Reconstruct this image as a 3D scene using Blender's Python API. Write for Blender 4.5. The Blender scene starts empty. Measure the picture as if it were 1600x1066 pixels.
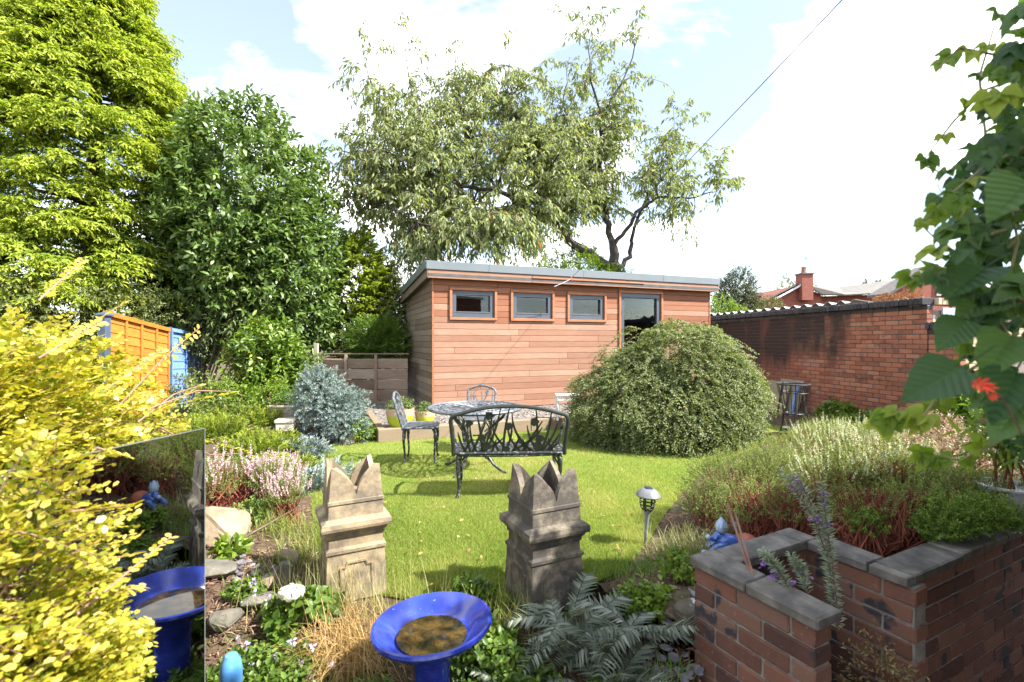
import bpy, math, random
import numpy as np
from mathutils import Vector, Matrix

SC = bpy.context.scene
COL = SC.collection
R = math.radians
PI = math.pi
CAMH = 1.45
F = 755.0

# ------------------------------------------------------------------ camera
cam = bpy.data.cameras.new('camera')
cam.sensor_width = 36.0
cam.lens = 36.0 * F / 1600.0
cam.clip_start = 0.05
cam.clip_end = 2000
camo = bpy.data.objects.new('camera', cam)
COL.objects.link(camo)
camo.location = (0, 0, CAMH)
camo.rotation_euler = (R(90), 0, 0)
cam.dof.use_dof = True
cam.dof.focus_distance = 5.0
cam.dof.aperture_fstop = 3.6
SC.camera = camo

# ------------------------------------------------------------------ light
SUN = Vector((1.0, -0.30, 1.15)).normalized()
EXPOSURE = 1.88
SKY_STRENGTH = 0.085
CLOUD = 13.0
wd = bpy.data.worlds.new('World')
SC.world = wd
wd.use_nodes = True
nt = wd.node_tree
nt.nodes.clear()
def _n(t, **k):
    n = nt.nodes.new(t)
    for a, b in k.items():
        setattr(n, a, b)
    return n
wo = _n('ShaderNodeOutputWorld'); bg = _n('ShaderNodeBackground')
sky = _n('ShaderNodeTexSky', sky_type='NISHITA')
sky.sun_disc = False
sky.sun_elevation = math.asin(SUN.z)
sky.sun_rotation = math.atan2(SUN.x, SUN.y)
sky.air_density = 1.0; sky.dust_density = 0.6; sky.ozone_density = 0.7
tc = _n('ShaderNodeTexCoord'); sep = _n('ShaderNodeSeparateXYZ')
nt.links.new(tc.outputs['Generated'], sep.inputs[0])
az = _n('ShaderNodeMath', operation='ADD'); az.inputs[1].default_value = 0.22
nt.links.new(sep.outputs['Z'], az.inputs[0])
ab = _n('ShaderNodeMath', operation='ABSOLUTE'); nt.links.new(az.outputs[0], ab.inputs[0])
dx = _n('ShaderNodeMath', operation='DIVIDE'); dy = _n('ShaderNodeMath', operation='DIVIDE')
nt.links.new(sep.outputs['X'], dx.inputs[0]); nt.links.new(ab.outputs[0], dx.inputs[1])
nt.links.new(sep.outputs['Y'], dy.inputs[0]); nt.links.new(ab.outputs[0], dy.inputs[1])
cmb = _n('ShaderNodeCombineXYZ')
nt.links.new(dx.outputs[0], cmb.inputs[0]); nt.links.new(dy.outputs[0], cmb.inputs[1])
cmb.inputs[2].default_value = 5.64
cn = _n('ShaderNodeTexNoise'); cn.inputs['Scale'].default_value = 1.25
cn.inputs['Detail'].default_value = 7; cn.inputs['Roughness'].default_value = 0.52
cn.inputs['Distortion'].default_value = 0.5
nt.links.new(cmb.outputs[0], cn.inputs['Vector'])
cr = _n('ShaderNodeValToRGB')
cr.color_ramp.elements[0].position = 0.47; cr.color_ramp.elements[0].color = (0.10, 0.10, 0.10, 1)
cr.color_ramp.elements[1].position = 0.63; cr.color_ramp.elements[1].color = (1, 1, 1, 1)
nt.links.new(cn.outputs['Fac'], cr.inputs[0])
mx = _n('ShaderNodeMix', data_type='RGBA')
nt.links.new(cr.outputs['Color'], mx.inputs['Factor'])
nt.links.new(sky.outputs['Color'], mx.inputs['A'])
mx.inputs['B'].default_value = (CLOUD, CLOUD * 1.01, CLOUD * 1.03, 1)
nt.links.new(mx.outputs['Result'], bg.inputs['Color'])
bg.inputs['Strength'].default_value = SKY_STRENGTH
nt.links.new(bg.outputs[0], wo.inputs[0])

sl = bpy.data.lights.new('sun', 'SUN')
sl.energy = 4.6; sl.angle = R(0.6); sl.color = (1.0, 0.955, 0.88)
so = bpy.data.objects.new('sun', sl); COL.objects.link(so)
so.rotation_euler = SUN.to_track_quat('Z', 'Y').to_euler()
so.location = (8, -3, 12)

SC.view_settings.view_transform = 'Standard'
SC.view_settings.look = 'None'
SC.view_settings.exposure = EXPOSURE
SC.view_settings.gamma = 1.0
SC.view_settings.use_curve_mapping = False
try:
    SC.cycles.max_bounces = 8; SC.cycles.diffuse_bounces = 5; SC.cycles.glossy_bounces = 3
    SC.cycles.transmission_bounces = 4; SC.cycles.transparent_max_bounces = 6
    SC.cycles.caustics_reflective = False; SC.cycles.caustics_refractive = False
    SC.cycles.sample_clamp_indirect = 4.0
except Exception:
    pass

# ------------------------------------------------------------------ placing helpers
def W(px, py, Y):                       # pixel + distance -> point
    return Vector(((px - 800) / F * Y, Y, CAMH - (py - 533) / F * Y))
def G(px, py, Z=0.0):                   # pixel on a level plane -> point
    Y = (CAMH - Z) * F / (py - 533)
    return Vector(((px - 800) / F * Y, Y, Z))

# raised planter frame (u to the right and away, v to the right and near)
PO = np.array((0.80, 2.165)); PU = np.array((0.89, 0.456)); PV = np.array((0.456, -0.89))
def smooth(a, b, x):
    t = np.clip((x - a) / (b - a), 0, 1)
    return t * t * (3 - 2 * t)
def seg_side(x, y, pts):                # signed distance to the right of a polyline (approx.)
    best = None; bd = None
    for (x0, y0), (x1, y1) in zip(pts[:-1], pts[1:]):
        dx_, dy_ = x1 - x0, y1 - y0
        l2 = dx_ * dx_ + dy_ * dy_
        t = np.clip(((x - x0) * dx_ + (y - y0) * dy_) / l2, 0, 1)
        ex = x - x0 - t * dx_; ey = y - y0 - t * dy_
        d = np.sqrt(ex * ex + ey * ey)
        s = (ex * dy_ - ey * dx_) / math.sqrt(l2)
        sg = np.where(s >= 0, d, -d)
        if best is None:
            best, bd = sg, d
        else:
            best = np.where(d < bd, sg, best); bd = np.minimum(d, bd)
    return best
REDGE = [(0.75, 3.1), (0.95, 3.43), (1.98, 5.16), (3.3, 6.5), (4.0, 8.4)]
LEDGE = [(-1.16, 2.6), (-1.25, 3.2), (-2.0, 4.82), (-2.55, 6.4), (-2.5, 7.2)]
def gh(x, y):
    x = np.asarray(x, float); y = np.asarray(y, float)
    u = (x - PO[0]) * PU[0] + (y - PO[1]) * PU[1]
    v = (x - PO[0]) * PV[0] + (y - PO[1]) * PV[1]
    dr = seg_side(x, y, REDGE)
    z = np.clip(0.25 * dr, 0, 0.40) * smooth(0.0, 0.25, u) * smooth(8.2, 5.8, y)
    inside = ((v > 0.07) & (u < 0.71)) | ((v > 0.49))
    z = np.where(inside & (u > -.05), -0.40, z)
    dl = -seg_side(x, y, LEDGE)
    z = z + np.clip(0.22 * dl, 0, 0.2) * smooth(2.3, 2.9, y) * smooth(9.5, 7.5, y)
    z = z - 0.3 * smooth(2.5, 1.9, y) * smooth(0.75, 0.3, x)
    return z
def gh_sheet(x, y):                      # the ground sheet dips under the raised bed, which has its own soil
    x = np.asarray(x, float); y = np.asarray(y, float)
    u = (x - PO[0]) * PU[0] + (y - PO[1]) * PU[1]
    v = (x - PO[0]) * PV[0] + (y - PO[1]) * PV[1]
    z = gh(x, y)
    dip = (u > .0) & (u < 3.3) & (v > -.75)
    return np.where(dip, -.42, z)
def gz(x, y):
    return float(gh(x, y))

# ------------------------------------------------------------------ mesh helpers
def tag(o, label=None, cat=None, group=None, kind=None):
    if label: o['label'] = label
    if cat: o['category'] = cat
    if group: o['group'] = group
    if kind: o['kind'] = kind
    return o
def thing(name, label, cat, loc=(0, 0, 0), rotz=0.0, group=None):
    o = bpy.data.objects.new(name, None)
    COL.objects.link(o)
    o.empty_display_size = 0.1
    o.location = loc; o.rotation_euler = (0, 0, rotz)
    return tag(o, label, cat, group)
def copy_tree(o, parent=None):
    c = o.copy(); COL.objects.link(c)
    if parent is not None:
        c.parent = parent
    for ch in list(o.children):
        copy_tree(ch, c)
    return c
def link(name, me, m=None, parent=None, loc=None, rot=None):
    o = bpy.data.objects.new(name, me)
    COL.objects.link(o)
    if m is not None and len(me.materials) == 0:
        me.materials.append(m)
    if parent is not None:
        o.parent = parent
    if loc is not None:
        o.location = loc
    if rot is not None:
        o.rotation_euler = rot
    return o

def inworld(o):                         # child whose mesh is given in scene coordinates
    o.matrix_parent_inverse = Matrix.Translation(-Vector(o.parent.location))
    return o

class B:
    """collects shapes; .o() links them as one mesh object"""
    def __init__(s):
        s.v = []; s.f = []
    def add(s, vs, fs):
        k = len(s.v)
        s.v.extend([tuple(p) for p in vs])
        s.f.extend([tuple(i + k for i in f) for f in fs])
        return s
    def box(s, c, d, rz=0.0, M=None, bev=0.0):
        hx, hy, hz = d[0] / 2, d[1] / 2, d[2] / 2
        cr_, sr_ = math.cos(rz), math.sin(rz)
        if bev <= 0:
            P = [(x * hx, y * hy, z * hz) for z in (-1, 1) for y in (-1, 1) for x in (-1, 1)]
            Fc = [(0, 2, 3, 1), (4, 5, 7, 6), (0, 1, 5, 4), (2, 6, 7, 3), (0, 4, 6, 2), (1, 3, 7, 5)]
        else:
            b = min(bev, hx * .9, hy * .9, hz * .9)
            P = []
            for z, inn in ((-hz, b), (-hz + b, 0), (hz - b, 0), (hz, b)):
                X, Y_ = hx - inn, hy - inn
                c2 = b if inn == 0 else b * .5
                P += [(-X + c2, -Y_, z), (X - c2, -Y_, z), (X, -Y_ + c2, z), (X, Y_ - c2, z),
                      (X - c2, Y_, z), (-X + c2, Y_, z), (-X, Y_ - c2, z), (-X, -Y_ + c2, z)]
            Fc = [tuple(range(7, -1, -1)), tuple(range(24, 32))]
            for r in range(3):
                for i in range(8):
                    j = (i + 1) % 8
                    Fc.append((r * 8 + i, r * 8 + j, r * 8 + 8 + j, r * 8 + 8 + i))
        out = []
        for x, y, z in P:
            q = Vector((x * cr_ - y * sr_, x * sr_ + y * cr_, z))
            if M is not None:
                q = M @ q
            out.append((q.x + c[0], q.y + c[1], q.z + c[2]))
        return s.add(out, Fc)
    def tube(s, pts, r, n=6, closed=False, flat=None):
        pts = [Vector(p) for p in pts]
        m = len(pts)
        rs = r if isinstance(r, (list, tuple)) else [r] * m
        vs = []; up = Vector((0, 0, 1))
        prev = None
        for i, p in enumerate(pts):
            if closed:
                t = pts[(i + 1) % m] - pts[i - 1]
            else:
                t = pts[min(i + 1, m - 1)] - pts[max(i - 1, 0)]
            if t.length < 1e-9: t = Vector((0, 0, 1))
            t.normalize()
            if prev is None:
                a = up if abs(t.z) < .9 else Vector((1, 0, 0))
                x = t.cross(a).normalized()
            else:
                x = (prev - t * prev.dot(t))
                x = x.normalized() if x.length > 1e-6 else t.orthogonal().normalized()
            prev = x
            y = t.cross(x)
            for k in range(n):
                a = 2 * PI * k / n
                vs.append(p + (x * math.cos(a) + y * math.sin(a)) * rs[i])
        fs = []
        for i in range(m if closed else m - 1):
            j = (i + 1) % m
            for k in range(n):
                l = (k + 1) % n
                fs.append((i * n + k, i * n + l, j * n + l, j * n + k))
        if not closed:
            fs.append(tuple(range(n - 1, -1, -1)))
            fs.append(tuple((m - 1) * n + k for k in range(n)))
        return s.add(vs, fs)
    def lathe(s, prof, n=24, c=(0, 0, 0), cap=True, sq=(1, 1)):
        vs = []; fs = []
        for r, z in prof:
            for k in range(n):
                a = 2 * PI * k / n
                vs.append((c[0] + r * math.cos(a) * sq[0], c[1] + r * math.sin(a) * sq[1], c[2] + z))
        for i in range(len(prof) - 1):
            for k in range(n):
                l = (k + 1) % n
                fs.append((i * n + k, i * n + l, i * n + n + l, i * n + n + k))
        if cap:
            fs.append(tuple(range(n - 1, -1, -1)))
            fs.append(tuple((len(prof) - 1) * n + k for k in range(n)))
        return s.add(vs, fs)
    def sqlathe(s, prof, c=(0, 0, 0)):      # square-plan profile
        vs = []; fs = []
        for h, z in prof:
            vs += [(c[0] - h, c[1] - h, c[2] + z), (c[0] + h, c[1] - h, c[2] + z), (c[0] + h, c[1] + h, c[2] + z), (c[0] - h, c[1] + h, c[2] + z)]
        for i in range(len(prof) - 1):
            for k in range(4):
                l = (k + 1) % 4
                fs.append((i * 4 + k, i * 4 + l, i * 4 + 4 + l, i * 4 + 4 + k))
        fs.append((3, 2, 1, 0)); q = (len(prof) - 1) * 4
        fs.append((q, q + 1, q + 2, q + 3))
        return s.add(vs, fs)
    def prism(s, poly, y0, y1, axis='y'):     # polygon in x,z extruded along y (or x,y along z / y,z along x)
        n = len(poly)
        def p(a, b, t):
            return (a, t, b) if axis == 'y' else ((a, b, t) if axis == 'z' else (t, a, b))
        vs = [p(a, b, y0) for a, b in poly] + [p(a, b, y1) for a, b in poly]
        fs = [tuple(range(n - 1, -1, -1)), tuple(range(n, 2 * n))]
        for i in range(n):
            j = (i + 1) % n
            fs.append((i, j, n + j, n + i))
        return s.add(vs, fs)
    def ribbon(s, pts, w, y0, y1):            # flat bar following x,z points with widths, extruded along y
        pts = [Vector((a, b)) for a, b in pts]; m = len(pts)
        ws = w if isinstance(w, (list, tuple)) else [w] * m
        Lp, Rp = [], []
        for i, p in enumerate(pts):
            t = pts[min(i + 1, m - 1)] - pts[max(i - 1, 0)]
            t.normalize(); nn = Vector((-t.y, t.x))
            Lp.append(p + nn * ws[i] / 2); Rp.append(p - nn * ws[i] / 2)
        vs = [];
        for a, b in zip(Lp, Rp):
            vs += [(a.x, y0, a.y), (b.x, y0, b.y), (b.x, y1, b.y), (a.x, y1, a.y)]
        fs = []
        for i in range(m - 1):
            for k in range(4):
                l = (k + 1) % 4
                fs.append((i * 4 + k, i * 4 + l, i * 4 + 4 + l, i * 4 + 4 + k))
        fs.append((3, 2, 1, 0)); q = (m - 1) * 4
        fs.append((q, q + 1, q + 2, q + 3))
        return s.add(vs, fs)
    def ball(s, c, r, sq=(1, 1, 1), n=10, m=7, rng=None, rough=0.0):
        vs = []; fs = []
        for i in range(m + 1):
            th = PI * i / m
            for k in range(n):
                a = 2 * PI * k / n
                q = 1 + (rng.uniform(-rough, rough) if rng and 0 < i < m else 0)
                vs.append((c[0] + r * sq[0] * q * math.sin(th) * math.cos(a), c[1] + r * sq[1] * q * math.sin(th) * math.sin(a), c[2] + r * sq[2] * q * math.cos(th)))
        for i in range(m):
            for k in range(n):
                l = (k + 1) % n
                fs.append((i * n + k, i * n + n + k, i * n + n + l, i * n + l))
        return s.add(vs, fs)
    def mesh(s, name, smooth=False, fix=True):
        me = bpy.data.meshes.new(name)
        me.from_pydata(s.v, [], s.f)
        if fix:
            import bmesh
            bm = bmesh.new(); bm.from_mesh(me)
            bmesh.ops.recalc_face_normals(bm, faces=bm.faces)
            bm.to_mesh(me); bm.free()
        if smooth:
            me.polygons.foreach_set('use_smooth', [True] * len(me.polygons))
            try:
                me.set_sharp_from_angle(angle=R(40))
            except Exception:
                pass
        me.update()
        return me
    def o(s, name, m, parent=None, smooth=False, loc=None, rot=None, fix=True):
        return link(name, s.mesh(name, smooth, fix), m, parent, loc, rot)

# ------------------------------------------------------------------ materials
def _nodes(m):
    m.use_nodes = True
    t = m.node_tree; t.nodes.clear()
    out = t.nodes.new('ShaderNodeOutputMaterial')
    return t, out
def ramp(t, stops, src):
    r = t.nodes.new('ShaderNodeValToRGB')
    el = r.color_ramp.elements
    while len(el) < len(stops):
        el.new(0.5)
    for e, (p, c) in zip(el, stops):
        e.position = p; e.color = (*c, 1)
    t.links.new(src, r.inputs[0])
    return r.outputs['Color']
def noise(t, scale, detail=5, rough=.55, vec=None, dist=0.0):
    n = t.nodes.new('ShaderNodeTexNoise')
    n.inputs['Scale'].default_value = scale; n.inputs['Detail'].default_value = detail
    n.inputs['Roughness'].default_value = rough; n.inputs['Distortion'].default_value = dist
    if vec is not None:
        t.links.new(vec, n.inputs['Vector'])
    return n.outputs['Fac']
def coords(t, kind='Object', scale=None):
    c = t.nodes.new('ShaderNodeTexCoord')
    o = c.outputs[kind]
    if kind == 'World':
        pass
    if scale:
        mp = t.nodes.new('ShaderNodeMapping')
        mp.inputs['Scale'].default_value = scale
        t.links.new(o, mp.inputs['Vector']); o = mp.outputs[0]
    return o
def wpos(t, scale=None):
    g = t.nodes.new('ShaderNodeNewGeometry')
    o = g.outputs['Position']
    if scale:
        mp = t.nodes.new('ShaderNodeMapping')
        mp.inputs['Scale'].default_value = scale
        t.links.new(o, mp.inputs['Vector']); o = mp.outputs[0]
    return o
def mixc(t, fac, a, b, mode='MIX'):
    m = t.nodes.new('ShaderNodeMix'); m.data_type = 'RGBA'; m.blend_type = mode
    for s_, v in (('Factor', fac), ('A', a), ('B', b)):
        if hasattr(v, 'is_linked'):
            t.links.new(v, m.inputs[s_])
        elif s_ == 'Factor':
            m.inputs[s_].default_value = v
        else:
            m.inputs[s_].default_value = (*v, 1)
    return m.outputs['Result']
def princ(t, out, col, rough=.6, metal=0.0, spec=.5, bump=None, bstr=.3, bdist=.01, coat=0.0, trans=0.0):
    p = t.nodes.new('ShaderNodeBsdfPrincipled')
    if hasattr(col, 'is_linked'):
        t.links.new(col, p.inputs['Base Color'])
    else:
        p.inputs['Base Color'].default_value = (*col, 1)
    if hasattr(rough, 'is_linked'):
        t.links.new(rough, p.inputs['Roughness'])
    else:
        p.inputs['Roughness'].default_value = rough
    p.inputs['Metallic'].default_value = metal
    p.inputs['Specular IOR Level'].default_value = spec
    p.inputs['Coat Weight'].default_value = coat
    p.inputs['Transmission Weight'].default_value = trans
    if bump is not None:
        b = t.nodes.new('ShaderNodeBump')
        b.inputs['Strength'].default_value = bstr; b.inputs['Distance'].default_value = bdist
        t.links.new(bump, b.inputs['Height']); t.links.new(b.outputs[0], p.inputs['Normal'])
    t.links.new(p.outputs[0], out.inputs[0])
    return p
def mottled(name, stops, scale=8, rough=.7, bump=.3, bdist=.004, metal=0.0, spec=.5, coords_='Object', stretch=None, detail=6, coat=0.0, rand=0.0):
    m = bpy.data.materials.new(name); t, out = _nodes(m)
    v = coords(t, coords_, stretch)
    n = noise(t, scale, detail, .6, v)
    src = n
    if rand:
        oi = t.nodes.new('ShaderNodeObjectInfo')
        ma = t.nodes.new('ShaderNodeMath'); ma.operation = 'MULTIPLY_ADD'
        t.links.new(oi.outputs['Random'], ma.inputs[0]); ma.inputs[1].default_value = rand
        sub = t.nodes.new('ShaderNodeMath'); sub.operation = 'ADD'; sub.inputs[1].default_value = -rand / 2
        t.links.new(n, ma.inputs[2]); t.links.new(ma.outputs[0], sub.inputs[0])
        src = sub.outputs[0]
    c = ramp(t, stops, src)
    n2 = noise(t, scale * 4, 4, .6, v)
    princ(t, out, c, rough, metal, spec, n2 if bump else None, bump, bdist, coat)
    return m
def leafmat(name, stops, rough=.45, trans=.35, spec=.45, tcol=None, noise_amt=0.0):
    m = bpy.data.materials.new(name); t, out = _nodes(m)
    a = t.nodes.new('ShaderNodeAttribute'); a.attribute_name = 'rnd'
    c = ramp(t, stops, a.outputs['Fac'])
    p = t.nodes.new('ShaderNodeBsdfPrincipled')
    t.links.new(c, p.inputs['Base Color'])
    p.inputs['Roughness'].default_value = rough; p.inputs['Specular IOR Level'].default_value = spec
    if trans > 0:
        tr = t.nodes.new('ShaderNodeBsdfTranslucent')
        tcn = mixc(t, 1.0, c, tcol or (1.25, 1.3, .55), 'MULTIPLY')
        t.links.new(tcn, tr.inputs['Color'])
        mxs = t.nodes.new('ShaderNodeMixShader'); mxs.inputs[0].default_value = trans
        t.links.new(p.outputs[0], mxs.inputs[1]); t.links.new(tr.outputs[0], mxs.inputs[2])
        t.links.new(mxs.outputs[0], out.inputs[0])
    else:
        t.links.new(p.outputs[0], out.inputs[0])
    return m

# ------------------------------------------------------------------ foliage helpers (numpy)
def nrm(a):
    return a / np.maximum(np.linalg.norm(a, axis=-1, keepdims=True), 1e-9)
T_DIA = (np.array([(0, 0, 0), (-.5, .45, .10), (.5, .45, .10), (0, 1, -.12)], float), np.array([(0, 2, 3), (0, 3, 1)]))
T_OVAL = (np.array([(0, 0, 0), (-.40, .22, .08), (.40, .22, .08), (-.45, .62, .06), (.45, .62, .06), (0, 1, -.12), (0, .42, -.02)], float),
          np.array([(0, 2, 6), (0, 6, 1), (1, 6, 3), (2, 4, 6), (6, 4, 5), (6, 5, 3)]))
T_LEAF = (np.array([(0, 0, 0), (-.42, .3, .07), (.42, .3, .07), (-.40, .66, .05), (.40, .66, .05), (0, 1, -.12)], float), np.array([(0, 2, 1), (1, 2, 4), (1, 4, 3), (3, 4, 5)]))
T_PENT = (np.array([(0, 0, 0), (-.5, .45, .05), (.5, .45, .05), (-.26, .95, 0), (.26, .95, 0)], float), np.array([(0, 2, 1), (1, 2, 4), (1, 4, 3)]))
T_ROUND = (np.array([(0, 0, 0), (-.42, .2, .05), (.42, .2, .05), (-.5, .6, .05), (.5, .6, .05), (-.2, .95, 0), (.2, .95, 0)], float),
           np.array([(0, 2, 1), (1, 2, 4), (1, 4, 3), (3, 4, 6), (3, 6, 5)]))
T_BLADE = (np.array([(-.5, 0, 0), (.5, 0, 0), (-.38, .55, -.06), (.38, .55, -.06), (0, 1, -.3)], float), np.array([(0, 1, 3), (0, 3, 2), (2, 3, 4)]))
T_TRI = (np.array([(-.5, 0, 0), (.5, 0, 0), (0, 1, -.15)], float), np.array([(0, 1, 2)]))
def leaf_mesh(name, P, D, N, L, Wd, tmpl, rnd=None, rng=None):
    P = np.asarray(P, float); n = len(P)
    D = nrm(np.asarray(D, float)); N = np.asarray(N, float)
    S = np.cross(D, N); bad = np.linalg.norm(S, axis=1) < 1e-4
    if bad.any():
        S[bad] = np.cross(D[bad], np.array((.3, .8, .5)))
    S = nrm(S); N2 = np.cross(S, D)
    L = np.broadcast_to(np.asarray(L, float), (n,)); Wd = np.broadcast_to(np.asarray(Wd, float), (n,))
    tv, tf = tmpl
    V = (P[:, None, :] + S[:, None, :] * (Wd[:, None] * tv[None, :, 0])[..., None]
         + D[:, None, :] * (L[:, None] * tv[None, :, 1])[..., None]
         + N2[:, None, :] * (L[:, None] * tv[None, :, 2])[..., None])
    k = len(tv)
    V = V.reshape(-1, 3)
    Fc = (tf[None] + (np.arange(n) * k)[:, None, None]).reshape(-1, 3)
    me = bpy.data.meshes.new(name)
    me.vertices.add(len(V)); me.vertices.foreach_set('co', V.ravel())
    me.loops.add(Fc.size); me.loops.foreach_set('vertex_index', Fc.ravel().astype(np.int32))
    me.polygons.add(len(Fc))
    me.polygons.foreach_set('loop_start', np.arange(0, Fc.size, 3, dtype=np.int32))
    try:
        me.polygons.foreach_set('loop_total', np.full(len(Fc), 3, dtype=np.int32))
    except Exception:
        pass
    at = me.attributes.new('rnd', 'FLOAT', 'POINT')
    if rnd is None:
        rnd = (rng or np.random.default_rng(1)).random(n)
    at.data.foreach_set('value', np.repeat(np.asarray(rnd, float), k).astype(np.float32))
    me.update(calc_edges=True)
    return me
def twigs(rng, C, D, length, n, alpha=55, droop=0.0, planar=False, grav=0.0, updir=.6, jit=.25, t0=0.05, nrand=.45):
    """leaf bases, axes and normals along twigs. C,D (M,3); length scalar or (M,)"""
    C = np.asarray(C, float); D = nrm(np.asarray(D, float)); M_ = len(C)
    ln = np.broadcast_to(np.asarray(length, float), (M_,))
    t = t0 + (1 - t0) * (np.arange(n) + .5) / n
    t = np.clip(t[None, :] + rng.normal(0, .25 / n, (M_, n)), 0, 1)
    Z = np.array((0, 0, 1.0))
    pos = C[:, None, :] + D[:, None, :] * (ln[:, None] * t)[..., None]
    pos[..., 2] -= droop * ln[:, None] * t ** 2
    tan = D[:, None, :] - Z * (2 * droop * t)[..., None]
    tan = nrm(tan)
    if planar:
        ref = nrm(np.broadcast_to(Z, C.shape) + rng.normal(0, .35, C.shape))
    else:
        ref = nrm(rng.normal(0, 1, C.shape))
    side = nrm(np.cross(tan, ref[:, None, :] + 1e-4))
    up = np.cross(side, tan)
    k = np.arange(n)
    if planar:
        phi = PI * (k % 2)[None, :] + rng.normal(0, jit, (M_, n))
    else:
        phi = 2.4 * k[None, :] + rng.random((M_, 1)) * 6.28 + rng.normal(0, jit, (M_, n))
    out = side * np.cos(phi)[..., None] + up * np.sin(phi)[..., None]
    al = np.radians(alpha) + rng.normal(0, jit * .6, (M_, n))
    ax = tan * np.cos(al)[..., None] + out * np.sin(al)[..., None]
    ax[..., 2] -= grav
    ax = nrm(ax)
    if planar:
        nn = up + rng.normal(0, nrand, ax.shape)
    else:
        nn = Z * updir + tan * .25 + rng.normal(0, nrand, ax.shape)
    return pos.reshape(-1, 3), ax.reshape(-1, 3), nn.reshape(-1, 3), t.reshape(-1)
def lump(rng, k=7, freq=4.0):
    K = rng.normal(0, freq, (k, 3)); ph = rng.random(k) * 6.28; a = rng.random(k) + .4
    a = a / a.sum()
    return lambda u: (np.cos(u @ K.T + ph) * a).sum(-1)
def shell(rng, n, c, r, inner=.6, lumpy=.15, freq=4.0, back=1.0, zmin=None, low=-1.0, pw=.5):
    """points through the outer part of an ellipsoid, with outward directions"""
    c = np.asarray(c, float); r = np.asarray(r, float)
    m = int(n * 2.6) + 60
    u = nrm(rng.normal(0, 1, (m, 3)))
    keep = u[:, 2] > low
    if back < 1.0:
        tocam = nrm(np.array((0, 0, CAMH)) - c)
        keep &= ((u @ tocam) > -.25) | (rng.random(m) < back)
    u = u[keep]
    f = lump(rng, 8, freq)
    rad = (inner + (1 - inner) * rng.random(len(u)) ** pw) * (1 + lumpy * f(u) * 2)
    P = c + u * r * rad[:, None]
    D = nrm(u / r)
    if zmin is not None:
        k = P[:, 2] > zmin
        P, D = P[k], D[k]
    return P[:n], D[:n]
def cat3(*xs):
    return [np.concatenate(z) for z in zip(*xs)]
def foliage(name, m, parent, P, D, N, L, Wd, tmpl, rnd=None, rng=None, kind=None):
    o = link(name, leaf_mesh(name, P, D, N, L, Wd, tmpl, rnd, rng), m, parent)
    if parent is not None and parent.parent is None:
        inworld(o)
    if kind: o['kind'] = kind
    return o
def rsize(rng, n, a, b):
    return rng.uniform(a, b, n)
# ================================================================== SETTING
rng0 = random.Random(5)
# ---- ground
def mat_soil():
    m = bpy.data.materials.new('soil'); t, out = _nodes(m)
    v = wpos(t)
    n1 = noise(t, 2.2, 6, .6, v); n2 = noise(t, 26, 5, .65, v)
    c1 = ramp(t, [(.3, (.045, .028, .018)), (.5, (.085, .053, .035)), (.72, (.13, .095, .068))], n2)
    c2 = ramp(t, [(.3, (.05, .055, .02)), (.7, (.09, .085, .045))], n2)
    mk = ramp(t, [(.48, (0, 0, 0)), (.62, (1, 1, 1))], n1)
    c = mixc(t, mk, c1, c2)
    princ(t, out, c, .95, 0, .2, n2, .8, .02)
    return m
M_SOIL = mat_soil()
xs = np.concatenate([[-900, -300, -100, -45, -22, -14, -10], np.arange(-8, 8.01, .16), [10, 14, 22, 45, 100, 300, 900]])
ys = np.concatenate([[-900, -300, -100, -30, -8, -3], np.arange(-1, 11.01, .12), [12.5, 15, 20, 30, 50, 100, 300, 900]])
X, Y = np.meshgrid(xs, ys)
Zg = gh_sheet(X, Y) - .012
near = (np.abs(X) < 7) & (Y > 0) & (Y < 10)
Zg = Zg + np.where(near & ((seg_side(X, Y, REDGE) > .1) | (seg_side(X, Y, LEDGE) < -.1) | (Y < 2.6)), np.random.default_rng(3).normal(0, .012, X.shape), 0)
nx, ny = len(xs), len(ys)
vs = np.stack([X.ravel(), Y.ravel(), Zg.ravel()], 1)
idx = np.arange(nx * ny).reshape(ny, nx)
fs = np.stack([idx[:-1, :-1].ravel(), idx[:-1, 1:].ravel(), idx[1:, 1:].ravel(), idx[1:, :-1].ravel()], 1)
me = bpy.data.meshes.new('ground'); me.from_pydata(vs.tolist(), [], fs.tolist())
me.polygons.foreach_set('use_smooth', [True] * len(me.polygons))
tag(link('ground', me, M_SOIL), kind='structure')

# ---- soil of the raised bed, held by the planter walls
for (u0, u1, v0, v1) in ((.075, .70, -1.3, .066), (.70, 3.5, -1.3, .467)):
    uu = np.linspace(u0, u1, int((u1 - u0) / .07) + 2); vv = np.linspace(v0, v1, int((v1 - v0) / .07) + 2)
    U_, V_ = np.meshgrid(uu, vv)
    Xb = PO[0] + U_ * PU[0] + V_ * PV[0]; Yb = PO[1] + U_ * PU[1] + V_ * PV[1]
    dr_ = seg_side(Xb, Yb, REDGE)
    Zb = np.clip(.25 * dr_, -.02, .40) * smooth(0.0, .25, U_ + .05) * smooth(8.2, 5.8, Yb) + np.random.default_rng(8).normal(0, .008, Xb.shape) - .012 + .004
    a_, b_ = Xb.shape
    ii = np.arange(a_ * b_).reshape(a_, b_)
    me = bpy.data.meshes.new('planting_bed')
    me.from_pydata(np.stack([Xb.ravel(), Yb.ravel(), Zb.ravel()], 1).tolist(), [], np.stack([ii[:-1, :-1].ravel(), ii[:-1, 1:].ravel(), ii[1:, 1:].ravel(), ii[1:, :-1].ravel()], 1).tolist())
    me.polygons.foreach_set('use_smooth', [True] * len(me.polygons))
    tag(link('planting_bed', me, M_SOIL), kind='structure')

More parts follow.
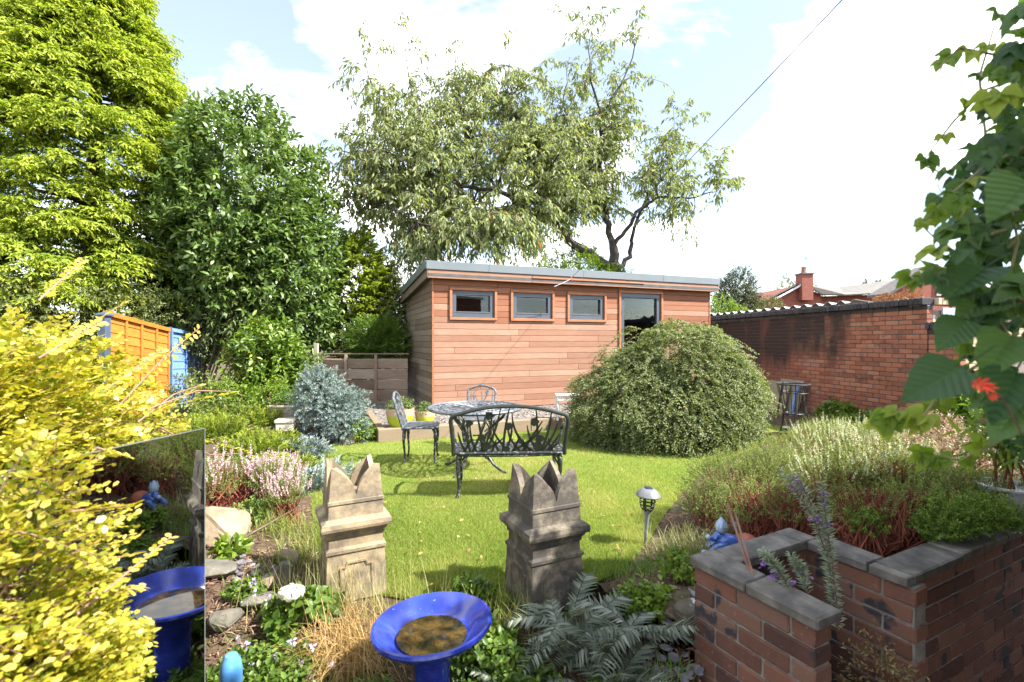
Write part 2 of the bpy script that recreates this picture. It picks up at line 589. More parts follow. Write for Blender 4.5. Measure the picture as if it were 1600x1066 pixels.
# ---- lawn (sheet + blades)
LAWN = [(-1.14, 2.86), (-.6, 2.72), (-.07, 2.66), (.45, 2.86), (.72, 3.08), (.96, 3.45), (1.25, 4.0), (1.62, 4.6), (2.0, 5.18),
        (2.6, 5.85), (3.3, 6.52), (3.75, 7.2), (4.3, 7.5), (4.6, 8.2), (4.2, 9.2), (2.5, 8.95), (-1.9, 7.0), (-2.1, 7.05), (-2.5, 6.9), (-2.58, 6.3), (-2.3, 5.6), (-2.02, 4.85), (-1.7, 4.1), (-1.3, 3.3)]
def mat_lawn():
    m = bpy.data.materials.new('turf'); t, out = _nodes(m)
    v = wpos(t)
    n1 = noise(t, 1.6, 5, .6, v); n2 = noise(t, 60, 4, .7, v)
    a = ramp(t, [(.3, (.10, .15, .02)), (.7, (.17, .23, .035))], n2)
    b = ramp(t, [(.3, (.18, .19, .045)), (.7, (.27, .26, .08))], n2)
    mk = ramp(t, [(.5, (0, 0, 0)), (.75, (1, 1, 1))], n1)
    princ(t, out, mixc(t, mk, a, b), .9, 0, .2, n2, .9, .02)
    return m
bl = B(); bl.add([(x, y, 0.0) for x, y in LAWN], [tuple(range(len(LAWN)))])
tag(bl.o('lawn', mat_lawn()), kind='structure')
def in_poly(x, y, poly):
    c = np.zeros(x.shape, bool)
    j = len(poly) - 1
    for i in range(len(poly)):
        xi, yi = poly[i]; xj, yj = poly[j]
        cond = ((yi > y) != (yj > y)) & (x < (xj - xi) * (y - yi) / (yj - yi + 1e-12) + xi)
        c ^= cond; j = i
    return c
g = np.random.default_rng(11)
def lawn_blades(n):
    out = []
    tot = 0
    while tot < n:
        yy = 1.0 / (1 / 9.2 + g.random(400000) * (1 / 2.6 - 1 / 9.2))     # denser near the viewer
        xx = g.uniform(-2.7, 4.7, 400000)
        k = in_poly(xx, yy, LAWN) & (g.random(400000) < np.clip(2.6 / yy, .28, 1))
        out.append(np.stack([xx[k], yy[k]], 1)); tot += k.sum()
    return np.concatenate(out)[:n]
q = lawn_blades(275000)
fl = lump(g, 12, 1.6); f2 = lump(g, 12, 6.0)
q3 = np.stack([q[:, 0], q[:, 1], np.zeros(len(q))], 1)
pat = fl(q3); pat2 = f2(q3)
hgt = g.uniform(.018, .045, len(q)) * (1 + .6 * pat2) * (1 + .4 * pat)
dr = np.stack([g.normal(0, .55, len(q)), g.normal(0, .55, len(q)), np.ones(len(q))], 1)
nn = nrm(np.stack([g.normal(0, 1, len(q)), g.normal(0, 1, len(q)), g.normal(.2, .3, len(q))], 1))
M_GRASS = leafmat('grass_blade', [(0, (.12, .18, .034)), (.35, (.225, .285, .06)), (.65, (.33, .365, .10)), (.88, (.43, .42, .17)), (1, (.54, .45, .26))], .6, .45, .2)
rv = np.clip(.50 + .5 * pat + .42 * pat2 + g.normal(0, .2, len(q)), 0, 1)
o = link('lawn_grass', leaf_mesh('lawn_grass', q3 - (0, 0, .004), dr, nn, hgt, g.uniform(.0028, .0052, len(q)), T_TRI, rv), M_GRASS)
tag(o, 'short bright green mown grass covering the lawn', 'grass', kind='stuff')

nf = 130
ff = lawn_blades(nf * 30)[::30][:nf]
nf = len(ff)
o = link('fallen_leaves', leaf_mesh('fallen_leaves', np.concatenate([ff, np.full((nf, 1), .03)], 1), nrm(g.normal(0, 1, (nf, 3)) * (1, 1, .3)), nrm(g.normal(0, .4, (nf, 3)) + (0, 0, 1)), g.uniform(.025, .05, nf), g.uniform(.014, .026, nf), T_LEAF, g.random(nf)),
         leafmat('fallen_leaf', [(0, (.22, .10, .04)), (.5, (.34, .22, .08)), (1, (.42, .36, .12))], .7, .3))
tag(o, 'scattered small fallen yellow brown leaves on the lawn', 'leaves', kind='stuff')

# ---- garden room (timber shed)
SA = Vector((-1.47, 8.89, 0.0))                   # front left corner on the deck
SD = Vector((.93, .37, 0)).normalized(); SN = Vector((SD.y, -SD.x, 0))   # along the front, out of the front
SROT = math.atan2(SD.y, SD.x)
SW, SDEP, SZ = 6.58, 3.2, .16
def mat_plank(name, stops, grain_axis):
    m = bpy.data.materials.new(name); t, out = _nodes(m)
    sc = (2.0, 30, 30) if grain_axis == 'x' else (30, 2.0, 30)
    oi = t.nodes.new('ShaderNodeObjectInfo')
    c = t.nodes.new('ShaderNodeTexCoord')
    add = t.nodes.new('ShaderNodeVectorMath'); add.operation = 'ADD'
    vm = t.nodes.new('ShaderNodeVectorMath'); vm.operation = 'SCALE'; vm.inputs[0].default_value = (13, 17, 5)
    t.links.new(oi.outputs['Random'], vm.inputs['Scale'])
    t.links.new(c.outputs['Object'], add.inputs[0]); t.links.new(vm.outputs[0], add.inputs[1])
    mp = t.nodes.new('ShaderNodeMapping'); mp.inputs['Scale'].default_value = sc
    t.links.new(add.outputs[0], mp.inputs['Vector'])
    n = noise(t, 2.2, 6, .6, mp.outputs[0], .6)
    n2 = noise(t, 1.3, 3, .5, add.outputs[0])
    ma = t.nodes.new('ShaderNodeMath'); ma.operation = 'MULTIPLY_ADD'; ma.inputs[1].default_value = .42
    t.links.new(oi.outputs['Random'], ma.inputs[0])
    sb = t.nodes.new('ShaderNodeMath'); sb.operation = 'MULTIPLY_ADD'; sb.inputs[1].default_value = .75; sb.inputs[2].default_value = -.2
    t.links.new(n, sb.inputs[0]); 
    s2 = t.nodes.new('ShaderNodeMath'); s2.operation = 'MULTIPLY_ADD'; s2.inputs[1].default_value = .35
    t.links.new(n2, s2.inputs[0]); t.links.new(sb.outputs[0], s2.inputs[2])
    t.links.new(s2.outputs[0], ma.inputs[2])
    col = ramp(t, stops, ma.outputs[0])
    princ(t, out, col, .72, 0, .25, n, .25, .003)
    return m
CED = [(.05, (.165, .078, .05)), (.35, (.235, .12, .077)), (.65, (.295, .165, .11)), (.85, (.355, .22, .155)), (1, (.30, .21, .155))]
M_CEDAR = mat_plank('cedar', CED, 'x')
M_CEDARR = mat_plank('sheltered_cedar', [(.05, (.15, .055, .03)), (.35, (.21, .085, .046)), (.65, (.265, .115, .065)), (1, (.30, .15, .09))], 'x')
M_CEDARW = mat_plank('weathered_cedar', [(.05, (.085, .055, .04)), (.35, (.15, .105, .078)), (.6, (.21, .165, .125)), (1, (.29, .245, .195))], 'y')
M_TRIM = mottled('cedar_trim', [(.3, (.25, .085, .035)), (.7, (.38, .15, .065))], 3, .6, .2, .002, stretch=(1, 1, 6))
M_ZINC = mottled('grey_trim', [(.3, (.115, .138, .152)), (.7, (.15, .175, .19))], 1.5, .45, .05, .001, spec=.5)
M_ANTH = mottled('anthracite_frame', [(.3, (.060, .072, .092)), (.7, (.075, .09, .112))], 3, .38, 0)
M_DARKIN = mottled('dark_interior', [(.3, (.012, .011, .010)), (.7, (.03, .027, .024))], 3, .9, 0)
def mat_glass(name, tint=(.8, .85, .85)):
    m = bpy.data.materials.new(name); t, out = _nodes(m)
    gl = t.nodes.new('ShaderNodeBsdfGlossy'); gl.inputs['Roughness'].default_value = .015
    gl.inputs['Color'].default_value = (.95, .97, 1, 1)
    tr = t.nodes.new('ShaderNodeBsdfTransparent'); tr.inputs['Color'].default_value = (*tint, 1)
    fr = t.nodes.new('ShaderNodeFresnel'); fr.inputs['IOR'].default_value = 1.5
    mxs = t.nodes.new('ShaderNodeMixShader')
    t.links.new(fr.outputs[0], mxs.inputs[0]); t.links.new(tr.outputs[0], mxs.inputs[1]); t.links.new(gl.outputs[0], mxs.inputs[2])
    t.links.new(mxs.outputs[0], out.inputs[0])
    return m
M_PANE = mat_glass('window_glass')

shed = thing('garden_room', 'cedar clad garden room with flat grey edged roof, three small windows and glazed door', 'garden room', (SA.x, SA.y, SZ), SROT)
# local frame: x along the front, y to the back, z up from the deck
TOPF, TOPB = 2.44, 2.18                                    # wall tops front / back
OPEN = [(.375, 1.215, 1.735, 2.245), (1.60, 2.455, 1.735, 2.245), (2.85, 3.685, 1.735, 2.245), (4.10, 5.16, -.1, 2.33)]  # x0,x1,z0,z1
core = B()
xsl = [0.02, .375, 1.215, 1.60, 2.455, 2.85, 3.685, 4.10, 5.16, SW - .02]
for i in range(len(xsl) - 1):                              # inner skin with real openings
    a, b = xsl[i], xsl[i + 1]
    op = [q_ for q_ in OPEN if abs(q_[0] - a) < 1e-6]
    if op:
        z0, z1 = op[0][2], op[0][3]
        if z0 > 0: core.box(((a + b) / 2, .06, z0 / 2), (b - a, .06, z0))
        core.box(((a + b) / 2, .06, (z1 + TOPF) / 2), (b - a, .06, TOPF - z1))
    else:
        core.box(((a + b) / 2, .06, TOPF / 2), (b - a, .06, TOPF))
core.prism([(.09, 0), (SDEP - .03, 0), (SDEP - .03, TOPB), (.09, TOPF - .01)], .03, .06, axis='x')
core.prism([(.09, 0), (SDEP - .03, 0), (SDEP - .03, TOPB), (.09, TOPF - .01)], SW - .06, SW - .03, axis='x')
core.box((SW / 2, SDEP - .06, TOPB / 2), (SW - .1, .05, TOPB))
core.o('inner_wall', M_DARKIN, shed)
fl_ = B(); fl_.box((SW / 2, SDEP / 2, .02), (SW - .14, SDEP - .2, .03)); fl_.o('floor', M_DARKIN, shed)
PITCH = .1165
plank_cache = {}
def plank(x0, x1, z0, z1, m, side=None):
    L_, H_ = x1 - x0, z1 - z0
    if L_ < .01 or H_ < .01: return
    b_ = B()
    if side is None:
        b_.box((0, 0, 0), (L_ - .003, .022, H_ - .006), bev=.003)
        b_.o('plank', m, shed, loc=((x0 + x1) / 2, .018 + rng0.uniform(-.0015, .0015), (z0 + z1) / 2))
    else:
        b_.box((0, 0, 0), (.022, L_ - .003, H_ - .006), bev=.003)
        b_.o('plank', m, shed, loc=(side + rng0.uniform(-.0015, .0015), (x0 + x1) / 2, (z0 + z1) / 2))
nrow = 21
for r in range(nrow):
    z0 = r * PITCH; z1 = min(z0 + PITCH, TOPF)
    cuts = [0.03, SW - .03]
    segs = [(0.03, SW - .03)]
    for (a, b, c_, d_) in OPEN:
        if z1 > c_ - .055 and z0 < d_ + .055:
            ns = []
            for s0, s1 in segs:
                if b + .06 <= s0 or a - .06 >= s1: ns.append((s0, s1))
                else:
                    if a - .052 > s0: ns.append((s0, a - .052))
                    if b + .052 < s1: ns.append((b + .052, s1))
            segs = ns
    for s0, s1 in segs:
        x = s0 - rng0.uniform(0, 2.2)
        joints = []
        while x < s1:
            x += rng0.uniform(1.9, 3.4)
            if s0 + .3 < x < s1 - .3: joints.append(x)
        e = [s0] + joints + [s1]
        for a, b in zip(e[:-1], e[1:]):
            zz0, zz1 = z0, z1
            for (oa, ob, oc, od) in OPEN:                    # trim the boards cut by a frame edge
                if a < ob and b > oa and oc - .055 > z0 and oc - .055 < z1: zz1 = oc - .052
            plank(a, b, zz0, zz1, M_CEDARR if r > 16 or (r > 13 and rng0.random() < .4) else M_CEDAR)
# boards in the strips right above and below the windows (partial rows)
for (a, b, c_, d_) in OPEN:
    r0 = math.floor((c_ - .055) / PITCH) * PITCH
    if c_ > 0 and c_ - .055 - r0 > .012: plank(a - .052, b + .052, r0, c_ - .054, M_CEDAR)
    r1 = math.ceil((d_ + .055) / PITCH) * PITCH
    if r1 - d_ - .055 > .012 and r1 <= TOPF + .02: plank(a - .052, b + .052, d_ + .054, min(r1, TOPF), M_CEDAR)
for r in range(nrow):                                       # left (weathered) side boards
    z0 = r * PITCH; z1 = z0 + PITCH
    yb = SDEP if z1 <= TOPB else max(.0, SDEP * (TOPF - z0) / (TOPF - TOPB) - .02)
    if z1 > TOPF: z1 = TOPF
    yb = min(yb, SDEP)
    j = rng0.uniform(.5, yb - .4) if yb > 1.4 else None
    e = [.033, j, yb] if j else [.033, yb]
    for a, b in zip(e[:-1], e[1:]):
        if b - a > .1: plank(a, b, z0, z1, M_CEDARW, side=.012)
for x in (.014, SW - .014):
    c_ = B(); c_.box((x, .012, TOPF / 2), (.03, .036, TOPF), bev=.003); c_.o('corner_trim', M_TRIM, shed)
# right side face
c_ = B(); c_.prism([(.035, 0), (SDEP, 0), (SDEP, TOPB), (.035, TOPF)], SW - .028, SW - .004, axis='x'); c_.o('side_cladding', M_CEDARW, shed)
# windows
for i, (a, b, c0, d0) in enumerate(OPEN):
    dn = i == 3
    sur = B(); w_ = .05
    z0_ = c0 if not dn else 0
    for bx_ in (((a + b) / 2, d0 + w_ / 2, b - a + 2 * w_, w_),) + ((((a + b) / 2, c0 - w_ / 2, b - a + 2 * w_, w_),) if not dn else ()):
        sur.box((bx_[0], .0, bx_[1]), (bx_[2], .055, bx_[3]), bev=.004)
    for x in (a - w_ / 2, b + w_ / 2):
        sur.box((x, .0, (z0_ + d0) / 2), (w_, .052, d0 - z0_ - .002), bev=.004)
    if not dn:
        win = sur.o('window', M_TRIM, shed)
    else:
        win = sur.o('door_surround', M_TRIM, shed)
    fw = .085 if not dn else .10
    fr = B(); zf0 = c0 if not dn else .02
    yq = .045
    fr.box(((a + b) / 2, yq, d0 - fw / 2), (b - a - .006, .07, fw), bev=.006)
    fr.box(((a + b) / 2, yq, zf0 + fw / 2), (b - a - .006, .07, fw), bev=.006)
    for x in (a + fw / 2, b - fw / 2):
        fr.box((x, yq, (zf0 + d0) / 2), (fw, .068, d0 - zf0 - 2 * fw + .004), bev=.006)
    if not dn:                                             # opening sash bead
        fr.box(((a + b) / 2, yq - .03, zf0 + fw + .014), (b - a - 2 * fw, .02, .028), bev=.004)
        fr.o('window_frame', M_ANTH, win)
        p_ = B(); p_.box(((a + b) / 2, .062, (zf0 + d0) / 2), (b - a - 2 * fw + .01, .008, d0 - zf0 - 2 * fw + .01)); p_.o('pane', M_PANE, win)
    else:
        dr_ = fr.o('door', M_ANTH, shed)
        p_ = B(); p_.box(((a + b) / 2, .062, (zf0 + d0) / 2), (b - a - 2 * fw + .01, .008, d0 - zf0 - 2 * fw + .01)); p_.o('pane', M_PANE, dr_)
        h_ = B(); h_.tube([(a + .05, -.02, 1.0), (a + .05, -.045, 1.0), (a + .16, -.045, 1.0)], .01); h_.box((a + .05, .003, 1.0), (.035, .02, .2), bev=.004)
        h_.o('handle', M_ZINC, dr_)
        hg = B()
        for z in (.4, 1.9): hg.box((a + .01, .0, z), (.03, .03, .1), bev=.004)
        hg.o('hinge', M_DARKIN, dr_)
# roof: deck, timber fascia, grey metal edge
OV = .14
sl_ = (TOPF - TOPB) / SDEP
rf = B()
rf.prism([(-OV, TOPF + .01 + OV * sl_), (SDEP + .08, TOPB + .01 - .08 * sl_), (SDEP + .08, TOPB + .07), (-OV, TOPF + .07 + OV * sl_)], -OV + .03, SW + OV - .03, axis='x')
roof = rf.o('roof', mottled('roof_felt', [(.3, (.06, .06, .06)), (.7, (.1, .1, .1))], 6, .9), shed)
fz0 = TOPF - .005
xj = [-OV + .025, 1.95, 4.15, SW + OV - .025]
for a, b in zip(xj[:-1], xj[1:]):
    c_ = B(); c_.box(((a + b) / 2, -OV + .012 + rng0.uniform(-.003, .003), fz0 + .075), (b - a - .006, .022, .15), bev=.003)
    c_.o('fascia_board', M_CEDAR, shed)
for a, b in ((1.95, 3.1), (3.1, 4.6)):
    c_ = B(); c_.box(((a + b) / 2, -OV - .008, fz0 + .098), (b - a - .004, .02, .022), bev=.002); c_.o('batten', M_TRIM, shed)
soff = B(); soff.box((SW / 2, -OV / 2 + .02, TOPF + .006), (SW + 2 * OV - .1, OV - .03, .012)); soff.o('soffit', M_TRIM, shed)
for x in (-OV + .035, SW + OV - .035):
    c_ = B(); c_.prism([(-OV, TOPF + OV * sl_), (SDEP + .08, TOPB - .08 * sl_ - .0), (SDEP + .08, TOPB + .14), (-OV, TOPF + .15 + OV * sl_)], x - .012, x + .012, axis='x'); c_.o('barge_board', M_CEDARW, shed)
edge = B()
ez = TOPF + .15
for a, b in zip((-OV, 1.05, 3.1, 5.1), (1.05, 3.1, 5.1, SW + OV)):
    edge.box(((a + b) / 2, -OV - .004, ez + .078), (b - a - .002, .03, .152), bev=.004)
edge.o('roof_edge_trim', M_ZINC, shed)
for x in (-OV - .004, SW + OV + .004):
    c_ = B(); c_.prism([(-OV + .012, ez + .002 + OV * sl_), (SDEP + .1, ez - (TOPF - TOPB) - .0), (SDEP + .1, ez + .152 - (TOPF - TOPB)), (-OV + .012, ez + .154)], x - .014, x + .014, axis='x'); c_.o('roof_edge_trim', M_ZINC, shed)
tp = B(); tp.prism([(-OV, ez + .148), (SDEP + .09, ez + .14 - (TOPF - TOPB)), (SDEP + .09, ez + .11 - (TOPF - TOPB)), (-OV, ez + .12)], -OV + .01, SW + OV - .01, axis='x'); tp.o('roof_sheet', M_ZINC, shed)

# ---- sleeper edging + gravel strip round the garden room
M_SLEEPER = mat_plank('sleeper_timber', [(.05, (.13, .09, .055)), (.5, (.22, .165, .11)), (1, (.30, .24, .175))], 'x')
DC = Vector((-1.93, 6.94, 0))
def sleeper(p, d, L_, label, h=.19, w=.11):
    b_ = B(); b_.box((0, 0, 0), (L_, w, h), bev=.008)
    o = b_.o('sleeper', M_SLEEPER, loc=(p.x + d.x * L_ / 2, p.y + d.y * L_ / 2, h / 2 - .005), rot=(0, 0, math.atan2(d.y, d.x)))
    tag(o, label, 'sleeper')
sleeper(DC + SD * .0, SD, 2.38, 'timber sleeper under the lime bowls edging the lawn')
sleeper(DC + SD * 2.39, SD, 2.38, 'timber sleeper edging the lawn in front of the white stool')
bk = Vector((-SD.y, SD.x, 0))
sleeper(DC + bk * .06 + SD * .055, bk, 2.9, 'timber sleeper running back beside the blue juniper to the low fence')
M_GRAVELB = mottled('gravel_base', [(.3, (.10, .085, .075)), (.7, (.2, .18, .16))], 40, .9, .5, .01, coords_='Object')
gb = B()
c0_ = DC + SD * .1 + bk * .05
c1_ = DC + SD * 4.75 + bk * .05
c2_ = c1_ + bk * 2.1; c3_ = c0_ + bk * 3.6
gb.add([(p.x, p.y, .15) for p in (c0_, c1_, c2_, c3_)], [(0, 1, 2, 3)])
tag(gb.o('gravel_strip', M_GRAVELB), kind='structure')
gr = np.random.default_rng(21)
n_ = 5200
a_, b_ = gr.random(n_) * 4.7, gr.random(n_) ** 1.0 * 2.9
k_ = (a_ < 1.2) | (b_ < 2.0)
P_ = np.array([[DC.x + SD.x * (.1 + a) + bk.x * (.08 + b), DC.y + SD.y * (.1 + a) + bk.y * (.08 + b), .155 + gr.random() * .01] for a, b in zip(a_[k_], b_[k_])])
n_ = len(P_)
o = link('gravel', leaf_mesh('gravel', P_, nrm(gr.normal(0, 1, (n_, 3)) * (1, 1, .3)), nrm(gr.normal(0, .35, (n_, 3)) + (0, 0, 1)), gr.uniform(.02, .045, n_), gr.uniform(.015, .035, n_), T_ROUND, gr.random(n_)),
         leafmat('gravel_chip', [(0, (.09, .075, .07)), (.5, (.2, .17, .155)), (1, (.36, .32, .29))], .8, 0))
tag(o, 'loose grey and tan gravel chips around the garden room', 'gravel', kind='stuff')

# ---- bricks
def brick_meshes(nm, size, k=4, jit=.0022, seed=2):
    r_ = random.Random(seed); L_ = []
    for i in range(k):
        b_ = B(); b_.box((0, 0, 0), size, bev=.0045)
        b_.v = [(x + r_.uniform(-jit, jit), y + r_.uniform(-jit, jit), z + r_.uniform(-jit, jit)) for x, y, z in b_.v]
        L_.append(b_.mesh(nm))
    return L_
def mat_brick(name, cols, burn=.35, stain=None):
    m = bpy.data.materials.new(name); t, out = _nodes(m)
    oi = t.nodes.new('ShaderNodeObjectInfo')
    v = wpos(t)
    n = noise(t, 14, 6, .65, v); n2 = noise(t, 5.5, 3, .5, v); n3 = noise(t, 55, 4, .6, v)
    ma = t.nodes.new('ShaderNodeMath'); ma.operation = 'MULTIPLY_ADD'; ma.inputs[1].default_value = .62
    t.links.new(oi.outputs['Random'], ma.inputs[0])
    mb = t.nodes.new('ShaderNodeMath'); mb.operation = 'MULTIPLY'; mb.inputs[1].default_value = .42
    t.links.new(n, mb.inputs[0]); t.links.new(mb.outputs[0], ma.inputs[2])
    c = ramp(t, cols, ma.outputs[0])
    bm_ = ramp(t, [(.60, (0, 0, 0)), (.66, (burn * 2, burn * 2, burn * 2))], n2)
    c = mixc(t, bm_, c, (.035, .032, .036))
    c = mixc(t, ramp(t, [(.62, (0, 0, 0)), (.8, (.45, .45, .45))], n3), c, (.42, .37, .33))
    if stain is not None:
        c = stain(t, c, v)
    princ(t, out, c, .85, 0, .3, n3, .45, .004)
    return m
def wall_stain(t, c, v):
    """soot running down from the coping over the far half of the garage wall"""
    sx = t.nodes.new('ShaderNodeSeparateXYZ'); t.links.new(v, sx.inputs[0])
    mp = t.nodes.new('ShaderNodeMapping'); mp.inputs['Scale'].default_value = (1, 1.5, .32); t.links.new(v, mp.inputs['Vector'])
    n = noise(t, 1.5, 5, .6, mp.outputs[0], .3)
    a = t.nodes.new('ShaderNodeMapRange'); a.inputs['From Min'].default_value = 7.9; a.inputs['From Max'].default_value = 8.9
    t.links.new(sx.outputs['Y'], a.inputs['Value'])
    b_ = t.nodes.new('ShaderNodeMapRange'); b_.inputs['From Min'].default_value = .55; b_.inputs['From Max'].default_value = 1.3
    t.links.new(sx.outputs['Z'], b_.inputs['Value'])
    m1 = t.nodes.new('ShaderNodeMath'); m1.operation = 'MULTIPLY'
    t.links.new(a.outputs[0], m1.inputs[0]); t.links.new(b_.outputs[0], m1.inputs[1])
    m2 = t.nodes.new('ShaderNodeMath'); m2.operation = 'MULTIPLY_ADD'; m2.inputs[1].default_value = 1.0
    t.links.new(n, m2.inputs[0]); 
    m3 = t.nodes.new('ShaderNodeMath'); m3.operation = 'MULTIPLY'; m3.inputs[1].default_value = .42
    t.links.new(m1.outputs[0], m3.inputs[0]); t.links.new(m3.outputs[0], m2.inputs[2])
    f_ = ramp(t, [(.68, (0, 0, 0)), (.90, (.9, .9, .9))], m2.outputs[0])
    return mixc(t, f_, c, (.022, .018, .017))
M_BRICK = mat_brick('garage_brick', [(.08, (.19, .075, .05)), (.4, (.30, .115, .07)), (.7, (.39, .16, .095)), (1, (.30, .20, .16))], .18, wall_stain)
M_PBRICK = mat_brick('planter_brick', [(.08, (.05, .026, .021)), (.35, (.10, .046, .034)), (.65, (.17, .076, .05)), (1, (.14, .095, .075))], .75)
M_PALEBRICK = mat_brick('pale_brick', [(.1, (.40, .30, .16)), (.5, (.50, .40, .25)), (1, (.5, .43, .38))], .0)
M_BLUEBRICK = mottled('blue_brick', [(.3, (.022, .023, .028)), (.7, (.055, .055, .062))], 9, .55, .3, .003, rand=.5)
M_MORTAR = mottled('mortar', [(.3, (.13, .115, .10)), (.7, (.26, .235, .205))], 20, .95, .4, .004)
M_MORTARD = mottled('dark_mortar', [(.3, (.045, .04, .038)), (.7, (.10, .09, .085))], 20, .95, .4, .004)
BR = brick_meshes('brick', (.215, .1025, .065)); HB = brick_meshes('brick_half', (.1025, .1025, .065), seed=3)
CB = brick_meshes('coping_brick', (.065, .215, .10), seed=4)
def mclone(L_, m):
    r_ = []
    for q_ in L_:
        c_ = q_.copy(); c_.materials.clear(); c_.materials.append(m); r_.append(c_)
    return r_
BRG, HBG = mclone(BR, M_BRICK), mclone(HB, M_BRICK)
BRP, HBP = mclone(BR, M_PBRICK), mclone(HB, M_PBRICK)
BRY, HBY = mclone(BR, M_PALEBRICK), mclone(HB, M_PALEBRICK)
CBB = mclone(CB, M_BLUEBRICK); BRB = mclone(BR, M_BLUEBRICK)
def place(name, me_, parent, loc, rz=0.0):
    o_ = bpy.data.objects.new(name, me_); COL.objects.link(o_); o_.parent = parent
    o_.location = loc; o_.rotation_euler = (0, 0, rz)
    return o_
# garage: local x from the near corner back along the wall (away from camera), y to the right, z up
GA = Vector((6.18, 7.2, .05)); GD = Vector((-.93, 5.6, 0)).normalized()
GROT = math.atan2(GD.y, GD.x)
gar = thing('garage', 'red brick garage with black coping bricks and corrugated roof, soot stained side wall', 'garage', GA, GROT)
GL, GH = 6.4, 1.86
c_ = B(); c_.box((GL / 2, -.055, GH / 2 + .0), (GL - .01, .092, GH)); c_.o('mortar', M_MORTARD, gar)
rest = B(); cnt = 0
cand = []
for r in range(25):
    off = 0 if r % 2 == 0 else .1125
    z = .0375 + r * .075
    x = 0.0
    if off: cand.append((.05125, z, 1))
    k = 0
    while True:
        xx = off + k * .225 + .1075
        if xx > GL - .1: break
        cand.append((xx, z, 0)); k += 1
cand.sort(key=lambda q_: q_[0])
rr = random.Random(9)
for i, (x, z, half) in enumerate(cand):
    loc = (x, -.055 + rr.uniform(-.002, .002), z)
    if i < 300:
        place('brick', rr.choice(HBG if half else BRG), gar, loc)
    else:
        rest.box(loc, (.1025 if half else .215, .1025, .065), bev=.004)
ro = rest.o('brickwork', M_BRICK, gar, fix=False); ro['kind'] = 'stuff'
for k in range(int(GL / .225)):
    place('coping_course_brick', rr.choice(BRB), gar, (k * .225 + .1075, -.06 + rr.uniform(-.002, .002), GH + .0425))
for k in range(int(GL / .075)):
    place('coping_brick', rr.choice(CBB), gar, (k * .075 + .0375, -.035 + rr.uniform(-.003, .003), GH + .08 + .056 + rr.uniform(-.003, .003)))
c_ = B(); c_.box((GL / 2, -.035, GH + .13), (GL - .02, .19, .085)); c_.o('coping_mortar', M_MORTARD, gar)
# front (sunlit end) wall running to the right, with a pale blue fascia board and garage door
c_ = B(); c_.box((.055, -1.5 - .11, GH / 2 - .0), (.09, 2.98, GH)); c_.o('mortar', M_MORTAR, gar)
for r in range(24):
    z = .0375 + r * .075
    for k in range(9):
        yy = -.113 - .1075 - (.1125 if r % 2 else 0) - k * .225
        if z < 1.3 and k > 3: continue
        place('front_brick', rr.choice(BRY), gar, (.055, yy, z), PI / 2)
for k in range(36):
    place('coping_brick', rr.choice(CBB if k > 60 else mclone(CB[:1], M_PALEBRICK)) if k < 3 else rr.choice(CBB), gar, (.055, -.18 - k * .075, GH + .13), PI / 2)
c_ = B(); c_.box((-.02, -1.55, 1.83), (.03, 2.6, .13), bev=.004); c_.o('fascia_board', mottled('pale_blue_paint', [(.3, (.42, .55, .66)), (.7, (.52, .64, .74))], 3, .5, .1), gar)
# corrugated roof sheet rising beyond the coping
cs = B(); nn_ = 84; vsx = []
for i in range(nn_ + 1):
    x = 1.3 + 6.2 * i / nn_
    z = 2.075 + (.055 if (i % 4) in (0, 1) else 0.0)
    vsx += [(x + (.03 if i % 4 in (0, 3) else -.0), -.10, z), (x, -3.0, z - .35)]
cs.add(vsx, [(2 * i, 2 * i + 2, 2 * i + 3, 2 * i + 1) for i in range(nn_)])
so_ = cs.o('roof_sheet', mottled('roof_sheet', [(.3, (.26, .265, .265)), (.7, (.36, .36, .36))], 2, .6, .1), gar)
so_.modifiers.new('thick', 'SOLIDIFY').thickness = .008

# stepped garden wall carrying on from the garage corner towards the house
def step_wall(x0, L_, H_, label):
    t_ = thing('garden_wall', label, 'brick wall', (0, 0, 0))
    base = GA - GD * (x0 + L_)
    t_.location = (base.x, base.y, GA.z); t_.rotation_euler = (0, 0, GROT)
    c_ = B(); c_.box((L_ / 2, -.055, H_ / 2), (L_ - .012, .092, H_)); c_.o('mortar', M_MORTARD, t_)
    for r in range(int(H_ / .075)):
        z = .0375 + r * .075; off = 0 if r % 2 == 0 else .1125
        k = 0
        if off: place('brick', rr.choice(HBG), t_, (.05125, -.055, z))
        while True:
            xx = off + k * .225 + .1075
            if xx > L_ - .1:
                if xx - .06 < L_ - .04: place('brick', rr.choice(HBG), t_, (xx - .056, -.055, z))
                break
            place('brick', rr.choice(BRG), t_, (xx, -.055 + rr.uniform(-.002, .002), z)); k += 1
    zt = int(H_ / .075) * .075
    for k in range(int(L_ / .225)):
        place('coping_course_brick', rr.choice(BRB), t_, (k * .225 + .1075, -.06, zt + .0425 - .005))
    for k in range(int(L_ / .075)):
        place('coping_brick', rr.choice(CBB), t_, (k * .075 + .0375, -.045 + rr.uniform(-.003, .003), zt + .13 + rr.uniform(-.003, .003)))
step_wall(.012, .45, 1.5, 'short brick wall section, one step lower than the garage')
step_wall(.48, 2.7, .75, 'low brick garden wall with black coping below the red flowers')

